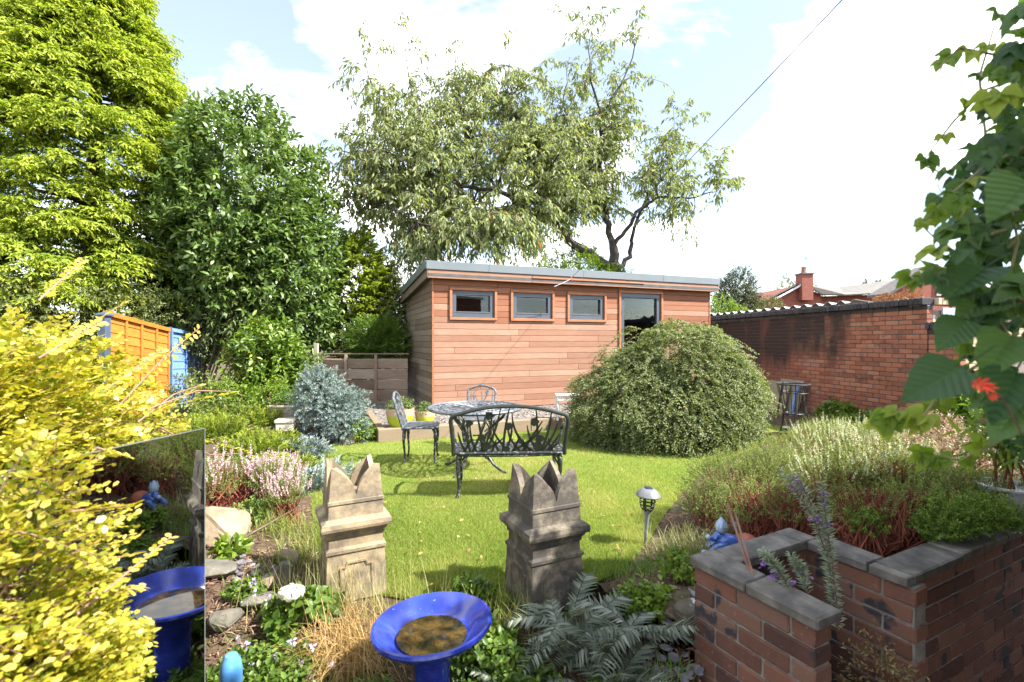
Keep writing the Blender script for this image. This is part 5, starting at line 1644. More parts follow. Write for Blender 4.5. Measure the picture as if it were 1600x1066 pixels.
# ---- old cherry tree
def cherry():
    r_ = np.random.default_rng(77); q = random.Random(77)
    Y0 = 14.2
    base = Vector((W(962, 560, Y0).x, Y0, 0))
    root = thing('cherry_tree', 'large spreading cherry tree with drooping leaves behind the garden room', 'tree', base)
    def LP(*pts): return [W(a, b, c) for a, b, c in pts]
    limbs = [
        ([base, W(962, 430, 14.2), W(958, 385, 14.2)], [.30, .22, .19]),
        (LP((958, 390, 14.2), (948, 340, 14.2), (944, 300, 14.3), (936, 250, 14.4), (940, 190, 14.5), (925, 130, 14.6), (915, 60, 14.6)), [.16, .13, .11, .09, .07, .045, .015]),
        (LP((958, 385, 14.2), (985, 350, 14.0), (1000, 325, 13.8), (1030, 310, 13.5), (1075, 310, 13.2), (1120, 300, 13.0)), [.11, .09, .075, .06, .04, .015]),
        (LP((962, 425, 14.2), (985, 400, 14.4), (990, 365, 14.4), (1005, 320, 14.5), (1040, 270, 14.6), (1060, 200, 14.8)), [.12, .10, .08, .06, .04, .015]),
        (LP((960, 420, 14.2), (900, 385, 13.7), (870, 352, 13.3), (835, 332, 13.0), (780, 300, 12.7), (720, 290, 12.4), (660, 250, 12.2)), [.20, .19, .17, .12, .09, .06, .02]),
        (LP((835, 332, 13.0), (800, 320, 12.4), (740, 340, 11.9), (690, 360, 11.6)), [.08, .06, .04, .015]),
        (LP((870, 352, 13.3), (850, 300, 13.6), (820, 240, 13.8), (800, 170, 14), (795, 80, 14.2)), [.10, .08, .06, .04, .012]),
        (LP((720, 290, 12.4), (690, 240, 12.6), (665, 200, 12.8), (640, 130, 13), (628, 60, 13)), [.06, .05, .04, .03, .01]),
        (LP((780, 300, 12.7), (740, 240, 13.2), (715, 170, 13.5), (712, 90, 13.8)), [.07, .05, .035, .012]),
        (LP((936, 250, 14.4), (905, 210, 14.6), (880, 170, 14.8), (890, 90, 15)), [.06, .045, .03, .01]),
        (LP((940, 190, 14.5), (965, 140, 14.6), (990, 90, 14.7), (1000, 30, 14.7)), [.05, .04, .03, .01]),
        (LP((660, 250, 12.2), (600, 240, 12.0), (540, 235, 11.9), (490, 232, 11.8)), [.035, .03, .02, .008]),
        (LP((660, 250, 12.2), (600, 180, 12.4), (570, 100, 12.5), (560, 60, 12.5)), [.03, .025, .018, .008]),
        (LP((690, 360, 11.6), (620, 330, 11.5), (560, 310, 11.5), (528, 312, 11.5)), [.035, .025, .016, .008]),
    ]
    b_ = B(); SK = []
    for pts, rs in limbs:
        pts = [Vector(p) for p in pts]
        fine = []; fr_ = []; rs = [r2 * (.66 if r2 < .2 else .8) for r2 in rs]
        for i in range(len(pts) - 1):
            for k in range(4):
                t = k / 4; p = pts[i].lerp(pts[i + 1], t) + Vector((q.uniform(-.05, .05), q.uniform(-.05, .05), q.uniform(-.05, .05))) * (1 if i + k else 0)
                fine.append(p); fr_.append(rs[i] * (1 - t) + rs[i + 1] * t)
        fine.append(pts[-1]); fr_.append(rs[-1])
        b_.tube(fine, fr_, 8)
        SK += [(p, r2) for p, r2 in zip(fine, fr_) if p.z > 3.2]
    lobes = [((770, 255, 13.0), (175, 125, 2.0), 215), ((655, 260, 12.3), (95, 120, 1.4), 130), ((740, 365, 11.9), (125, 55, 1.2), 110), ((860, 330, 12.8), (90, 55, 1.2), 50), ((960, 250, 14.3), (120, 100, 1.4), 140),
             ((930, 140, 14.6), (70, 75, 1.0), 34), ((700, 160, 13.4), (100, 60, 1.2), 44), ((600, 170, 12.4), (50, 70, .8), 24), ((1060, 280, 13.6), (70, 60, 1.0), 34), ((590, 300, 11.7), (60, 50, .6), 34), ((560, 250, 12.0), (55, 60, .6), 30), ((650, 400, 11.9), (50, 35, .7), 30), ((820, 220, 14.2), (90, 70, 1.0), 70), ((880, 250, 13.9), (80, 95, 1.2), 90), ((800, 150, 13.9), (90, 50, 1.0), 40)]
    tips = []
    for (px, py, Y), (rx, ry, rY), n in lobes:
        for i in range(n):
            while True:
                a, b2, c2 = q.uniform(-1, 1), q.uniform(-1, 1), q.uniform(-1, 1)
                if a * a + b2 * b2 + c2 * c2 < 1: break
            tips.append(W(px + a * rx, py + b2 * ry, Y + c2 * rY))
    for px, py in ((627, 30), (565, 50), (600, 70), (668, 83), (712, 70), (793, 52), (874, 17), (890, 50), (917, 13), (950, 17), (965, 60), (1003, 13), (1000, 114), (1031, 127), (1049, 151), (1075, 160), (1103, 175), (1132, 234), (1120, 250), (1156, 278), (1140, 285), (1121, 311), (1070, 367), (1085, 340), (530, 125), (545, 100), (484, 230), (506, 250), (524, 311), (546, 326), (540, 270), (575, 210), (580, 130), (1020, 340), (1050, 385 - 40), (980, 50), (640, 60), (725, 100), (760, 130), (840, 130), (860, 90)):
        tips.append(W(px, py, 13.2 + q.uniform(-.8, .8) if px > 620 else 12.2 + q.uniform(-.4, .4)))
    SKP = np.array([p[:] for p, _ in SK])
    C, D, LN = [], [], []
    for tp in tips:
        d = np.linalg.norm(SKP - np.array(tp[:]), axis=1)
        j = int(np.argmin(d + np.array([0.25 if r2 > .1 else 0 for _, r2 in SK])))
        p0, r0 = SK[j]
        L_ = (tp - p0).length
        mid = p0.lerp(tp, .5) + Vector((q.uniform(-.12, .12), q.uniform(-.12, .12), .10)) * min(1.2, L_)
        pts = [p0, p0.lerp(mid, .5) + Vector((0, 0, .03)), mid, mid.lerp(tp, .5) + Vector((0, 0, .04 * L_)), tp]
        rb = min(r0 * .6, .012 + .012 * L_)
        b_.tube(pts, [rb, rb * .8, rb * .6, rb * .4, .004], 4)
        nt_ = max(5, int(L_ * 5) + 4)
        for k in range(nt_):
            t = 1 - (k / nt_) * (.85 if L_ > .8 else .6)
            i = min(3, int(t * 4)); f = t * 4 - i
            p = pts[i].lerp(pts[i + 1], min(1, f))
            dv = (pts[i + 1] - pts[i]).normalized()
            sd = Vector((q.gauss(0, 1), q.gauss(0, 1), q.gauss(0, .6))).normalized()
            dd = (dv * (1.0 if k == 0 else .5) + sd * (.2 if k == 0 else .8)).normalized()
            C.append(p[:]); D.append(dd[:]); LN.append(q.uniform(.22, .5))
    inworld(b_.o('trunk', mottled('cherry_bark', [(.3, (.028, .022, .020)), (.7, (.075, .06, .052))], 7, .9, .5, .01), root, fix=False))
    C, D, LN = np.array(C), np.array(D), np.array(LN)
    pos, ax, nn, t = twigs(r_, C, D, LN, 6, 50, .3, False, 1.0, .3, .35)
    k = len(pos)
    rv = np.clip(r_.normal(.47, .2, k) + np.repeat(r_.normal(0, .1, len(C)), 6), 0, .93)
    sz = r_.uniform(.7, 1.2, k)
    m = leafmat('cherry_crown_leaf', [(0, (.12, .16, .06)), (.35, (.20, .245, .098)), (.7, (.28, .315, .145)), (.93, (.39, .40, .22)), (.97, (.42, .12, .06))], .5, .45, .35)
    rv[r_.random(k) < .004] = 1.0
    foliage('crown', m, root, pos, ax, nn, .168 * sz, .056 * sz, T_DIA, rv)
    # bare fine twigs
    b2 = B()
    for i in range(0, len(C), 3):
        p = Vector(C[i]); d = Vector(D[i]) * LN[i]
        b2.tube([p, p + d * .5, p + d - Vector((0, 0, .3 * LN[i]))], [.007, .005, .002], 3)
    inworld(b2.o('twigs', M_TWIG, root, fix=False))
cherry()

# ---- far trees and hedge on the right
M_FAR1 = GREEN('far_dark_leaf', (.035, .045, .022), (.06, .072, .035), (.095, .11, .05), (.14, .15, .075), .5, .25)
M_FAR2 = GREEN('far_yellow_leaf', (.07, .085, .03), (.12, .135, .045), (.19, .19, .07), (.26, .22, .10), .5, .3)
p = W(1150, 450, 26)
bush('far_tree', 'dark round topped tree behind the garage roof', 'tree', (p.x, 26, 0), [((p.x, 26, 3.6), (1.25, 1.2, 1.75), 1), ((p.x + .4, 26, 3.1), (1.0, .9, 1.1), .4)], 1200, .4, 14, .10, .05, M_FAR1, T_DIA, 55, .1, seed=31, trunk=True, stemr=.12, stemm=M_BARK, lumpy=.2, inner=.4)
p = W(1245, 450, 38)
bush('far_tree', 'pale yellow green tree rising behind the bungalow chimney', 'tree', (p.x, 38, 0), [((p.x - .6, 38, 4.6), (1.3, 1.2, 1.7), 1), ((p.x + 1.0, 38, 4.9), (1.0, 1, 1.5), .6), ((p.x - 1.3, 38, 3.6), (.9, .9, 1.3), .3)], 600, .6, 12, .14, .06, M_FAR2, T_DIA, 55, .2, seed=32, trunk=True, stemr=.15, stemm=M_BARK, lumpy=.3, inner=.25)
p = W(1362, 436, 42)
bush('far_tree', 'small sparse tree top showing over the bungalow roof', 'tree', (p.x, 42, 0), [((p.x, 42, 6.3), (.9, .8, .55), 1)], 120, .5, 10, .14, .06, M_FAR1, T_DIA, 55, .2, seed=33, trunk=True, stemr=.1, stemm=M_BARK, lumpy=.3, inner=.2)
p = W(1130, 475, 17)
bush('far_hedge', 'pale green hedge between garden room and garage roof', 'hedge', (p.x, 17, 0), [((p.x, 17, 2.1), (.8, .6, 1.0), 1), ((p.x + .9, 17.2, 1.8), (.7, .6, .9), .6)], 500, .35, 14, .07, .03, M_LIMELEAF, T_DIA, 50, .1, seed=34, stemr=.04)
p = W(1215, 470, 24)
bush('far_shrub', 'small yellow green bush left of the bungalow gable', 'shrub', (p.x, 24, 0), [((p.x - .4, 24, 2.9), (.7, .6, .75), 1)], 200, .4, 12, .09, .04, M_FAR2, T_DIA, 50, .1, seed=35, stemr=.04)
p = W(1425, 468, 8.6)
bush('rusty_climber', 'rust coloured dry climber stems on the garage roof', 'climber', (p.x, 9.0, 2.0), [((p.x, 9.0, 2.24), (.30, .3, .12), 1), ((p.x + .35, 9.1, 2.28), (.25, .3, .14), .8)], 130, .25, 10, .05, .014, GREEN('rust_leaf', (.14, .05, .02), (.25, .10, .05), (.34, .16, .08), (.40, .26, .15), .7, .2), T_DIA, 40, .4, seed=36, stemr=.01, low=-.3)

# ---- the big arching dome shrub (small leaves)
M_COTO = leafmat('small_dull_leaf', [(0, (.075, .10, .036)), (.35, (.135, .17, .064)), (.7, (.195, .23, .096)), (.95, (.27, .29, .14)), (1, (.32, .17, .10))], .55, .38, .3)
def dome():
    r_ = np.random.default_rng(52)
    base = (2.3, 7.2, 0)
    root = thing('arching_shrub', 'large dome of arching small leaved shrub in front of the garden room door', 'shrub', base)
    lob = [((2.42, 7.15, .55), (1.2, 1.05, 1.22), 1.0), ((1.75, 7.0, .40), (.95, .85, .95), .55), ((2.92, 7.1, .55), (.66, .8, 1.02), .35), ((2.2, 6.55, .25), (1.0, .55, .75), .4)]
    Ps, Ds = [], []
    for c, r, w in lob:
        P, D = shell(r_, int(3500 * w), c, r, .78, .11, 5, .3, .02, -.45, .6); Ps.append(P); Ds.append(D)
    P, D = np.concatenate(Ps), np.concatenate(Ds)
    D = nrm(D * np.array((1, 1, .7)) + r_.normal(0, .35, D.shape) + np.array((0, 0, .15)))
    ln = r_.uniform(.18, .42, len(P)); C = P - D * (ln * .65)[:, None]
    pos, ax, nn, t = twigs(r_, C, D, ln, 19, 58, .55, True, .1, jit=.35, nrand=.6)
    k = len(pos); sz = r_.uniform(.7, 1.25, k)
    rv = np.clip(r_.normal(.45, .2, k) + .2 * (t - .5) + np.repeat(r_.normal(0, .10, len(P)), 19), 0, .95)
    rv[r_.random(k) < .008] = 1.0
    foliage('crown', M_COTO, root, pos, ax, nn, .033 * sz, .0185 * sz, T_DIA, rv)
    # long whippy shoots past the outline
    n = 50
    th = r_.uniform(PI * .95, PI * 1.75, n); ph = r_.uniform(.15, 1.1, n)
    u = np.stack([np.cos(th) * np.cos(ph), np.sin(th) * np.cos(ph), np.sin(ph)], 1)
    P = np.array((2.4, 7.1, .5)) + u * np.array((1.3, 1.05, 1.25))
    D = nrm(u * np.array((1.4, .8, .2)) + r_.normal(0, .3, u.shape))
    l2 = r_.uniform(.2, .42, n)
    pos, ax, nn, t = twigs(r_, P, D, l2, 26, 55, .5, True, .05)
    foliage('shoots', M_COTO, root, pos, ax, nn, .034, .018, T_DIA, np.clip(r_.normal(.55, .2, len(pos)), 0, 1))
    stems(base, [Vector((2.4, 7.1, .7)) + Vector((r_.normal(0, .6), r_.normal(0, .4), r_.uniform(0, .7))) for _ in range(16)], .03, .006, M_TWIG, root, 'stem', 4)
dome()

# ---- blue juniper and creeping junipers
M_BLUEJ = GREEN('blue_juniper_needle', (.11, .155, .16), (.19, .25, .255), (.28, .345, .345), (.38, .44, .43), .65, .2, .25)
bush('blue_juniper', 'silvery blue juniper bush beside the timber sleeper', 'shrub', (-2.75, 7.15, 0), [((-2.85, 7.2, .55), (.42, .4, .5), 1), ((-2.55, 7.1, .38), (.42, .38, .42), .8), ((-2.9, 7.2, .85), (.25, .25, .22), .25), ((-2.35, 6.95, .2), (.3, .3, .25), .3)],
     1500, .17, 26, .034, .0085, M_BLUEJ, T_DIA, 45, .2, False, 0, .4, .5, .22, 6, 61, .5, -.8, .0, tipcol=.5, jit=.4)
M_YJ = GREEN('golden_juniper_needle', (.075, .12, .015), (.15, .21, .022), (.25, .31, .03), (.36, .39, .06), .6, .3, .3)
def creeping(label, lobes, m, seed, n):
    c = lobes[0][0]
    return bush('creeping_juniper', label, 'shrub', (c[0], c[1], gz(c[0], c[1])), lobes, n, .30, 30, .05, .011, m, T_DIA, 38, .1, True, 0, .25, .4, .25, 5, seed, 1, -.1, None, tipcol=.5, stemr=.01)
def gl(px, py, dz=.0):
    p = G(px, py, .15); return (p.x, p.y, gz(p.x, p.y) + dz)
creeping('golden green juniper spreading low below the blue juniper', [(gl(375, 668, .05), (.65, .5, .17), 1), (gl(330, 690, .05), (.5, .4, .2), .7), (gl(420, 700, .04), (.38, .35, .15), .6)], M_YJ, 62, 620)
creeping('golden green juniper mat between pink heather and lawn', [(gl(440, 735, .04), (.36, .34, .13), 1), (gl(395, 715, .05), (.36, .3, .15), .7)], M_YJ, 63, 330)
creeping('low blue juniper mat at the foot of the cream stone block', [(gl(470, 697, .03), (.34, .22, .10), 1)], M_BLUEJ, 64, 190)
creeping('low blue juniper mat touching the buff chimney pot', [(gl(492, 738, .03), (.22, .3, .11), 1), (gl(515, 722, .03), (.2, .15, .08), .5)], M_BLUEJ, 65, 180)
# leafy mixed border behind
bush('border_plant', 'yellow green leafy border plant behind the concrete trough', 'shrub', (-3.9, 7.9, .1), [((-4.0, 8.0, .45), (.4, .35, .4), 1), ((-4.5, 7.6, .45), (.4, .3, .4), .7)], 330, .25, 9, .065, .03, M_LIMELEAF, T_DIA, 55, .1, seed=66, low=-.6)
bush('trough_plant', 'small green plants growing in the concrete trough', 'plant', tuple(tr.location + Vector((0, 0, .24))), [((tr.location.x, tr.location.y, tr.location.z + .34), (.2, .1, .13), 1)], 130, .14, 9, .045, .015, M_FRESH, T_DIA, 45, .1, seed=67, low=-.3, stemr=.006)
bush('flowering_border_plant', 'leafy border plant with pinkish heads below the laurel shrub', 'shrub', (-5.0, 7.6, .1), [((-5.0, 7.7, .5), (.5, .4, .5), 1), ((-4.4, 7.2, .3), (.4, .35, .3), .6)], 380, .28, 9, .06, .024, GREEN('mixed_border_leaf', (.06, .09, .025), (.12, .17, .035), (.20, .25, .05), (.36, .26, .20), .5, .3), T_DIA, 55, .15, seed=68, low=-.6)
for bw, (n, rr_), lb, sd in ((bowl1, (90, .15), 'grey green leafy plant filling the large lime bowl', 1), (bowl2, (50, .1), 'grey green leafy plant filling the small lime bowl', 2)):
    c = bw.location; top = c.z + (.26 if sd == 1 else .2)
    bush('bowl_plant', lb, 'plant', (c.x, c.y, top - .04), [((c.x, c.y, top + .03), (rr_ * 1.15, rr_ * 1.15, rr_ * .75), 1)], n, .15, 10, .045, .014, GREEN('bowl_leaf_%d' % sd, (.06, .10, .03), (.11, .17, .045), (.19, .25, .07), (.28, .33, .14), .5, .3), T_DIA, 42, .15, seed=70 + sd, low=-.3, stemr=.006)
# small weeds by the sleeper
bush('edge_plant', 'small yellow green plant at the foot of the sleeper by the juniper', 'plant', (-2.15, 6.9, 0), [((-2.2, 6.95, .16), (.2, .2, .18), 1)], 90, .16, 9, .05, .02, M_LIMELEAF, T_DIA, 50, .1, seed=74, low=-.4, stemr=.006)

# ---- golden foreground shrub
def golden_shrub():
    r_ = np.random.default_rng(91)
    base = (-1.75, 1.45, -.3)
    root = thing('golden_shrub', 'golden yellow small leaved shrub in front of the glass panel', 'shrub', base)
    def fit(c, r, n, inner):
        return shell(r_, n, c, r, inner, .10, 5, .6, -.2, -.9, .6)
    sets = [fit((-2.05, 1.95, .85), (.62, .62, .78), 1500, .5), fit((-1.14, 1.06, .38), (.40, .40, .86), 3000, .4), fit((-1.5, 1.5, .55), (.4, .4, .75), 1200, .4), fit((-1.68, 1.55, .88), (.42, .40, .62), 1300, .5), fit((-1.9, 1.4, 1.02), (.5, .42, .55), 1100, .5), fit((-2.3, 2.6, .65), (.55, .5, .62), 420, .6)]
    P = np.concatenate([s[0] for s in sets]); D = np.concatenate([s[1] for s in sets])
    D = nrm(D + r_.normal(0, .35, D.shape) + np.array((.45, .1, .25)))
    ln = r_.uniform(.12, .30, len(P)); C = P - D * (ln * .7)[:, None]
    pos, ax, nn, t = twigs(r_, C, D, ln, 18, 62, .2, True, 0, jit=.22, nrand=.35)
    # keep clear of the glass, and of the part of it that shows
    pxs = 800 + F * pos[:, 0] / np.maximum(pos[:, 1], .1)
    pys = 533 - F * (pos[:, 2] - CAMH) / np.maximum(pos[:, 1], .1)
    side = (pos[:, :2] @ nM) - cM
    lim = np.where(pys > 690, 205 + 28 * np.sin(pys / 38.0) + 12 * np.sin(pys / 11.0), 235 + 60 * np.clip((pys - 440) / 240, -1, 1))
    top = np.interp(pxs, [-200, 0, 60, 110, 160, 210, 260, 320], [395, 400, 418, 440, 490, 535, 580, 625]) + 14 * np.sin(pxs / 13.0)
    k = (np.abs(side) > .012) & (pxs < lim + r_.normal(0, 9, len(pxs))) & (pys > top + r_.normal(0, 8, len(pxs))) & (pos[:, 1] > .72)
    rv = np.clip(.19 + .58 * t + r_.normal(0, .17, len(pos)), 0, 1)
    m = GREEN('golden_leaf', (.085, .145, .016), (.25, .275, .026), (.50, .42, .045), (.68, .55, .17), .38, .45, .45)
    # trailing shoots seen in the photograph, over the fence and past the glass
    sh = [(W(60, 470, 1.8), W(130, 405, 2.0), .0), (W(120, 520, 1.8), W(200, 470, 2.1), 0), (W(180, 640, 1.9), W(312, 512, 2.3), .02), (W(150, 620, 1.8), W(255, 545, 2.1), 0), (W(230, 640, 1.95), W(372, 612, 2.4), .04), (W(215, 660, 1.9), W(318, 600, 2.3), .03), (W(250, 668, 1.95), W(392, 708, 2.35), -.06), (W(120, 960, 1.05), W(268, 838, 1.28), 0), (W(130, 930, 1.1), W(228, 918, 1.25), 0), (W(100, 1020, 1.0), W(232, 968, 1.2), 0), (W(110, 800, 1.1), W(205, 790, 1.3), 0), (W(90, 890, 1.05), W(216, 865, 1.25), 0), (W(150, 700, 1.3), W(205, 715, 1.4), 0), (W(60, 560, 1.5), W(160, 500, 1.7), 0)]
    b_ = B(); Cs, Dsx, Ls = [], [], []
    for a, b2, s in sh:
        Cs.append(a[:]); Dsx.append((b2 - a).normalized()[:]); Ls.append((b2 - a).length)
        b_.tube([a, a.lerp(b2, .5) + Vector((0, 0, s)), b2], [.004, .003, .0015], 5)
    p2, a2, n2, t2 = twigs(r_, np.array(Cs), np.array(Dsx), np.array(Ls), 34, 68, 0, True, 0, jit=.15, nrand=.3)
    sel = t2 > .12
    # correct for shoot sag
    PP = np.concatenate([pos[k], p2[sel]]); AA = np.concatenate([ax[k], a2[sel]]); NN = np.concatenate([nn[k], n2[sel]])
    RR = np.concatenate([rv[k], np.clip(.45 + .4 * t2[sel] + r_.normal(0, .12, sel.sum()), 0, 1)])
    sz = r_.uniform(.7, 1.2, len(PP))
    foliage('crown', m, root, PP, AA, NN, np.interp(PP[:, 1], [1.1, 1.9], [.0195, .028]) * sz, np.interp(PP[:, 1], [1.1, 1.9], [.0122, .0175]) * sz, T_PENT, RR)
    kk = k.reshape(len(C), 18).mean(1) > .5
    for c, d, l_ in list(zip(C[kk], D[kk], ln[kk]))[::4]:
        c = Vector(c); d = Vector(d) * float(l_)
        e = c + d
        if 800 + F * e.x / max(e.y, .2) > 175 and CAMH - e.z > e.y * .18: continue
        b_.tube([c - d * .6, c + d * .3, c + d * .95 - Vector((0, 0, .18 * l_))], [.002, .0016, .0008], 4)
    for i in range(26):
        tp = Vector(P[r_.integers(len(P))])
        if 800 + F * tp.x / tp.y < 180:
            bs = Vector((-1.9 + r_.normal(0, .15), 1.5 + r_.normal(0, .15), -.3))
            b_.tube([bs, bs.lerp(tp, .5) + Vector((-.1, 0, .1)), bs.lerp(tp, .85)], [.012, .008, .004], 5)
    inworld(b_.o('stem', mottled('pinkish_twig', [(.3, (.16, .08, .06)), (.7, (.3, .17, .13))], 9, .8, .2), root, fix=False))
golden_shrub()
# ================================================================== BEDS, CREEPER, SMALL THINGS
# ---- house extension on the right (out of frame; the creeper grows on it; added and sized to shade planter and creeper)
hx = thing('unseen_extension', 'unseen red brick house extension sized to shade planter and creeper', 'house', (2.78, 0.3, 0))
b_ = B(); b_.box((1.2, 1.25, 1.35), (2.4, 1.6, 3.3), bev=.01); b_.box((1.22, -.8, 2.05), (2.42, 2.49, 4.7), bev=.01); b_.o('wall', mottled('extension_brick', [(.3, (.26, .10, .065)), (.7, (.36, .15, .09))], 6, .9, .3), hx)
b_ = B(); b_.box((1.2, 1.27, 3.06), (2.6, 1.64, .1), bev=.01); b_.box((1.2, -.8, 4.46), (2.6, 2.6, .1), bev=.01); b_.o('roof_edge', M_WHITE, hx)

# ---- creeper
def leaflet_outline(n=11, teeth=True):
    pts = []
    for i in range(n + 1):
        t = i / n
        w = math.sin(PI * t ** .72) ** .9 * .5 * (1 - .25 * t)
        pts.append((w + (.03 if (teeth and i % 2 and 0 < i < n) else 0), t))
    return pts
def creeper_leaf(k, seed):
    q = random.Random(seed); b_ = B()
    lv = []
    angs = {5: (-78, -38, 0, 38, 78), 3: (-52, 0, 52), 1: (0,)}[k]
    for a in angs:
        L_ = 1.0 - .0042 * abs(a) + q.uniform(-.06, .06); ar = R(a + q.uniform(-6, 6)); W_ = q.uniform(.62, .75) if k > 1 else .66
        ol = leaflet_outline(); n = len(ol)
        vs_ = []
        curl = q.uniform(.12, .34); fold = q.uniform(.15, .5)
        for w, t in ol:
            z0 = -.0 - curl * t * t
            for sx in (-1, 0, 1):
                x, y, z = sx * w * W_, t * L_ + .10, z0 + (fold * abs(sx) * w) + (q.uniform(-.012, .012) if sx else 0)
                vs_.append((x * math.cos(ar) + y * math.sin(ar), -x * math.sin(ar) + y * math.cos(ar), z)); lv.append((sx * w, t, 0))
        fs_ = []
        for i in range(n - 1):
            for c in (0, 1):
                fs_.append((i * 3 + c, i * 3 + c + 1, i * 3 + 4 + c, i * 3 + 3 + c))
        b_.add(vs_, fs_)
    b_.tube([(0, -.55, .02), (0, -.2, .03), (0, .12, 0)], [.014, .012, .01], 4)
    lv += [(0, 0, 0)] * (len(b_.v) - len(lv))
    me_ = b_.mesh('leaf', True, False)
    at = me_.attributes.new('lv', 'FLOAT_VECTOR', 'POINT'); at.data.foreach_set('vector', [c for p in lv for c in p])
    return me_
def mat_creeper(name, stops, rough, trans):
    m = bpy.data.materials.new(name); t, out = _nodes(m)
    oi = t.nodes.new('ShaderNodeObjectInfo')
    v = coords(t); n = noise(t, 5, 4, .6, v)
    sm = t.nodes.new('ShaderNodeMath'); sm.operation = 'MULTIPLY_ADD'; sm.inputs[1].default_value = .25
    t.links.new(n, sm.inputs[0])
    sb = t.nodes.new('ShaderNodeMath'); sb.operation = 'MULTIPLY_ADD'; sb.inputs[1].default_value = .85; sb.inputs[2].default_value = -.05
    t.links.new(oi.outputs['Random'], sb.inputs[0]); t.links.new(sb.outputs[0], sm.inputs[2])
    c = ramp(t, stops, sm.outputs[0])
    at = t.nodes.new('ShaderNodeAttribute'); at.attribute_name = 'lv'
    sx_ = t.nodes.new('ShaderNodeSeparateXYZ'); t.links.new(at.outputs['Vector'], sx_.inputs[0])
    def mth(op, a, b=None, cc=None):
        n_ = t.nodes.new('ShaderNodeMath'); n_.operation = op
        for i_, v_ in enumerate((a, b, cc)):
            if v_ is None: continue
            if hasattr(v_, 'is_linked'): t.links.new(v_, n_.inputs[i_])
            else: n_.inputs[i_].default_value = v_
        return n_.outputs[0]
    ax_ = mth('ABSOLUTE', sx_.outputs['X'])
    ph_ = mth('SUBTRACT', mth('MULTIPLY', sx_.outputs['Y'], 8.0), mth('MULTIPLY', ax_, 7.0))
    sd_ = mth('ABSOLUTE', mth('SUBTRACT', mth('FRACT', ph_), .5))
    side_v = mth('LESS_THAN', sd_, .07)
    mid_v = mth('LESS_THAN', ax_, .014)
    vein = mth('MAXIMUM', side_v, mid_v)
    hgt_ = mth('MULTIPLY', sd_, 1.0)
    c = mixc(t, mth('MULTIPLY', vein, .16), c, (.16, .24, .07))
    p = t.nodes.new('ShaderNodeBsdfPrincipled'); t.links.new(c, p.inputs['Base Color']); p.inputs['Roughness'].default_value = rough; p.inputs['Specular IOR Level'].default_value = .35
    bp = t.nodes.new('ShaderNodeBump'); bp.inputs['Strength'].default_value = .3; bp.inputs['Distance'].default_value = .02
    t.links.new(mth('ADD', sd_, mth('MULTIPLY', noise(t, 16, 3, .5, v), .4)), bp.inputs['Height']); t.links.new(bp.outputs[0], p.inputs['Normal'])
    tr_ = t.nodes.new('ShaderNodeBsdfTranslucent'); t.links.new(mixc(t, 1.0, c, (1.2, 1.4, .4), 'MULTIPLY'), tr_.inputs['Color'])
    mx_ = t.nodes.new('ShaderNodeMixShader'); mx_.inputs[0].default_value = trans
    t.links.new(p.outputs[0], mx_.inputs[1]); t.links.new(tr_.outputs[0], mx_.inputs[2]); t.links.new(mx_.outputs[0], out.inputs[0])
    return m
M_CRP = mat_creeper('creeper_leaf', [(0, (.03, .075, .028)), (.4, (.055, .115, .038)), (.75, (.09, .165, .045)), (1, (.13, .21, .05))], .36, .42)
M_CRY = mat_creeper('young_creeper_leaf', [(0, (.08, .16, .02)), (.5, (.17, .26, .03)), (1, (.32, .36, .05))], .4, .45)
CL5 = [creeper_leaf(5, i) for i in range(4)]; CL3 = [creeper_leaf(3, 20 + i) for i in range(3)]; CL1 = [creeper_leaf(1, 40 + i) for i in range(2)]
def withm(L_, m):
    r_ = []
    for q_ in L_:
        c_ = q_.copy(); c_.materials.clear(); c_.materials.append(m); r_.append(c_)
    return r_
D5, D3, D1 = withm(CL5, M_CRP), withm(CL3, M_CRP), withm(CL1, M_CRP); Y5, Y3 = withm(CL5, M_CRY), withm(CL3, M_CRY)
crp = thing('creeper', 'dark green creeper with large leaves hanging beside the patio', 'climber', (2.6, 1.0, -.3))
q = random.Random(12)
CINV = Matrix.Translation(-Vector(crp.location))
def put_leaf(me_, p, size, d, nrm_):
    d = Vector(d).normalized(); n = Vector(nrm_); s = d.cross(n)
    if s.length < 1e-4: s = d.orthogonal()
    s.normalize(); n = s.cross(d)
    o_ = bpy.data.objects.new('leaf', me_); COL.objects.link(o_); o_.parent = crp
    o_.matrix_parent_inverse = CINV
    o_.matrix_basis = Matrix.Translation(p) @ Matrix((s, d, n)).transposed().to_4x4() @ Matrix.Diagonal((size, size, size, 1))
    return o_
bnd = lambda y: np.interp(y, [-80, 0, 60, 120, 180, 235, 270, 330, 390, 430, 480, 520, 560, 640, 700, 760], [1590, 1572, 1555, 1545, 1530, 1505, 1462, 1445, 1440, 1452, 1480, 1475, 1478, 1530, 1572, 1600])
cnt = 0; tries = 0
while cnt < 262 and tries < 9000:
    tries += 1
    py = q.uniform(-60, 740) if q.random() < .6 else q.uniform(-60, 330); px = q.uniform(1435, 1690)
    e = float(bnd(py))
    if px < e + 12: continue
    Yd = q.uniform(.80, 1.5)
    p = W(px, py, Yd)
    edge_d = (px - e)
    big = q.random() < .42 and edge_d > 45
    sz = q.uniform(.048, .066) if big else q.uniform(.030, .048)
    d = Vector((q.gauss(-.45, .4), q.gauss(-.2, .35), q.gauss(-.65, .35)))
    n = Vector((q.gauss(-.45, .35), q.gauss(-.5, .35), q.gauss(.75, .3)))
    yng = edge_d < 60 and q.random() < .30
    put_leaf(q.choice((Y5 + Y3) if yng else (D5 + D5 + D3)), p, sz, d, n); cnt += 1
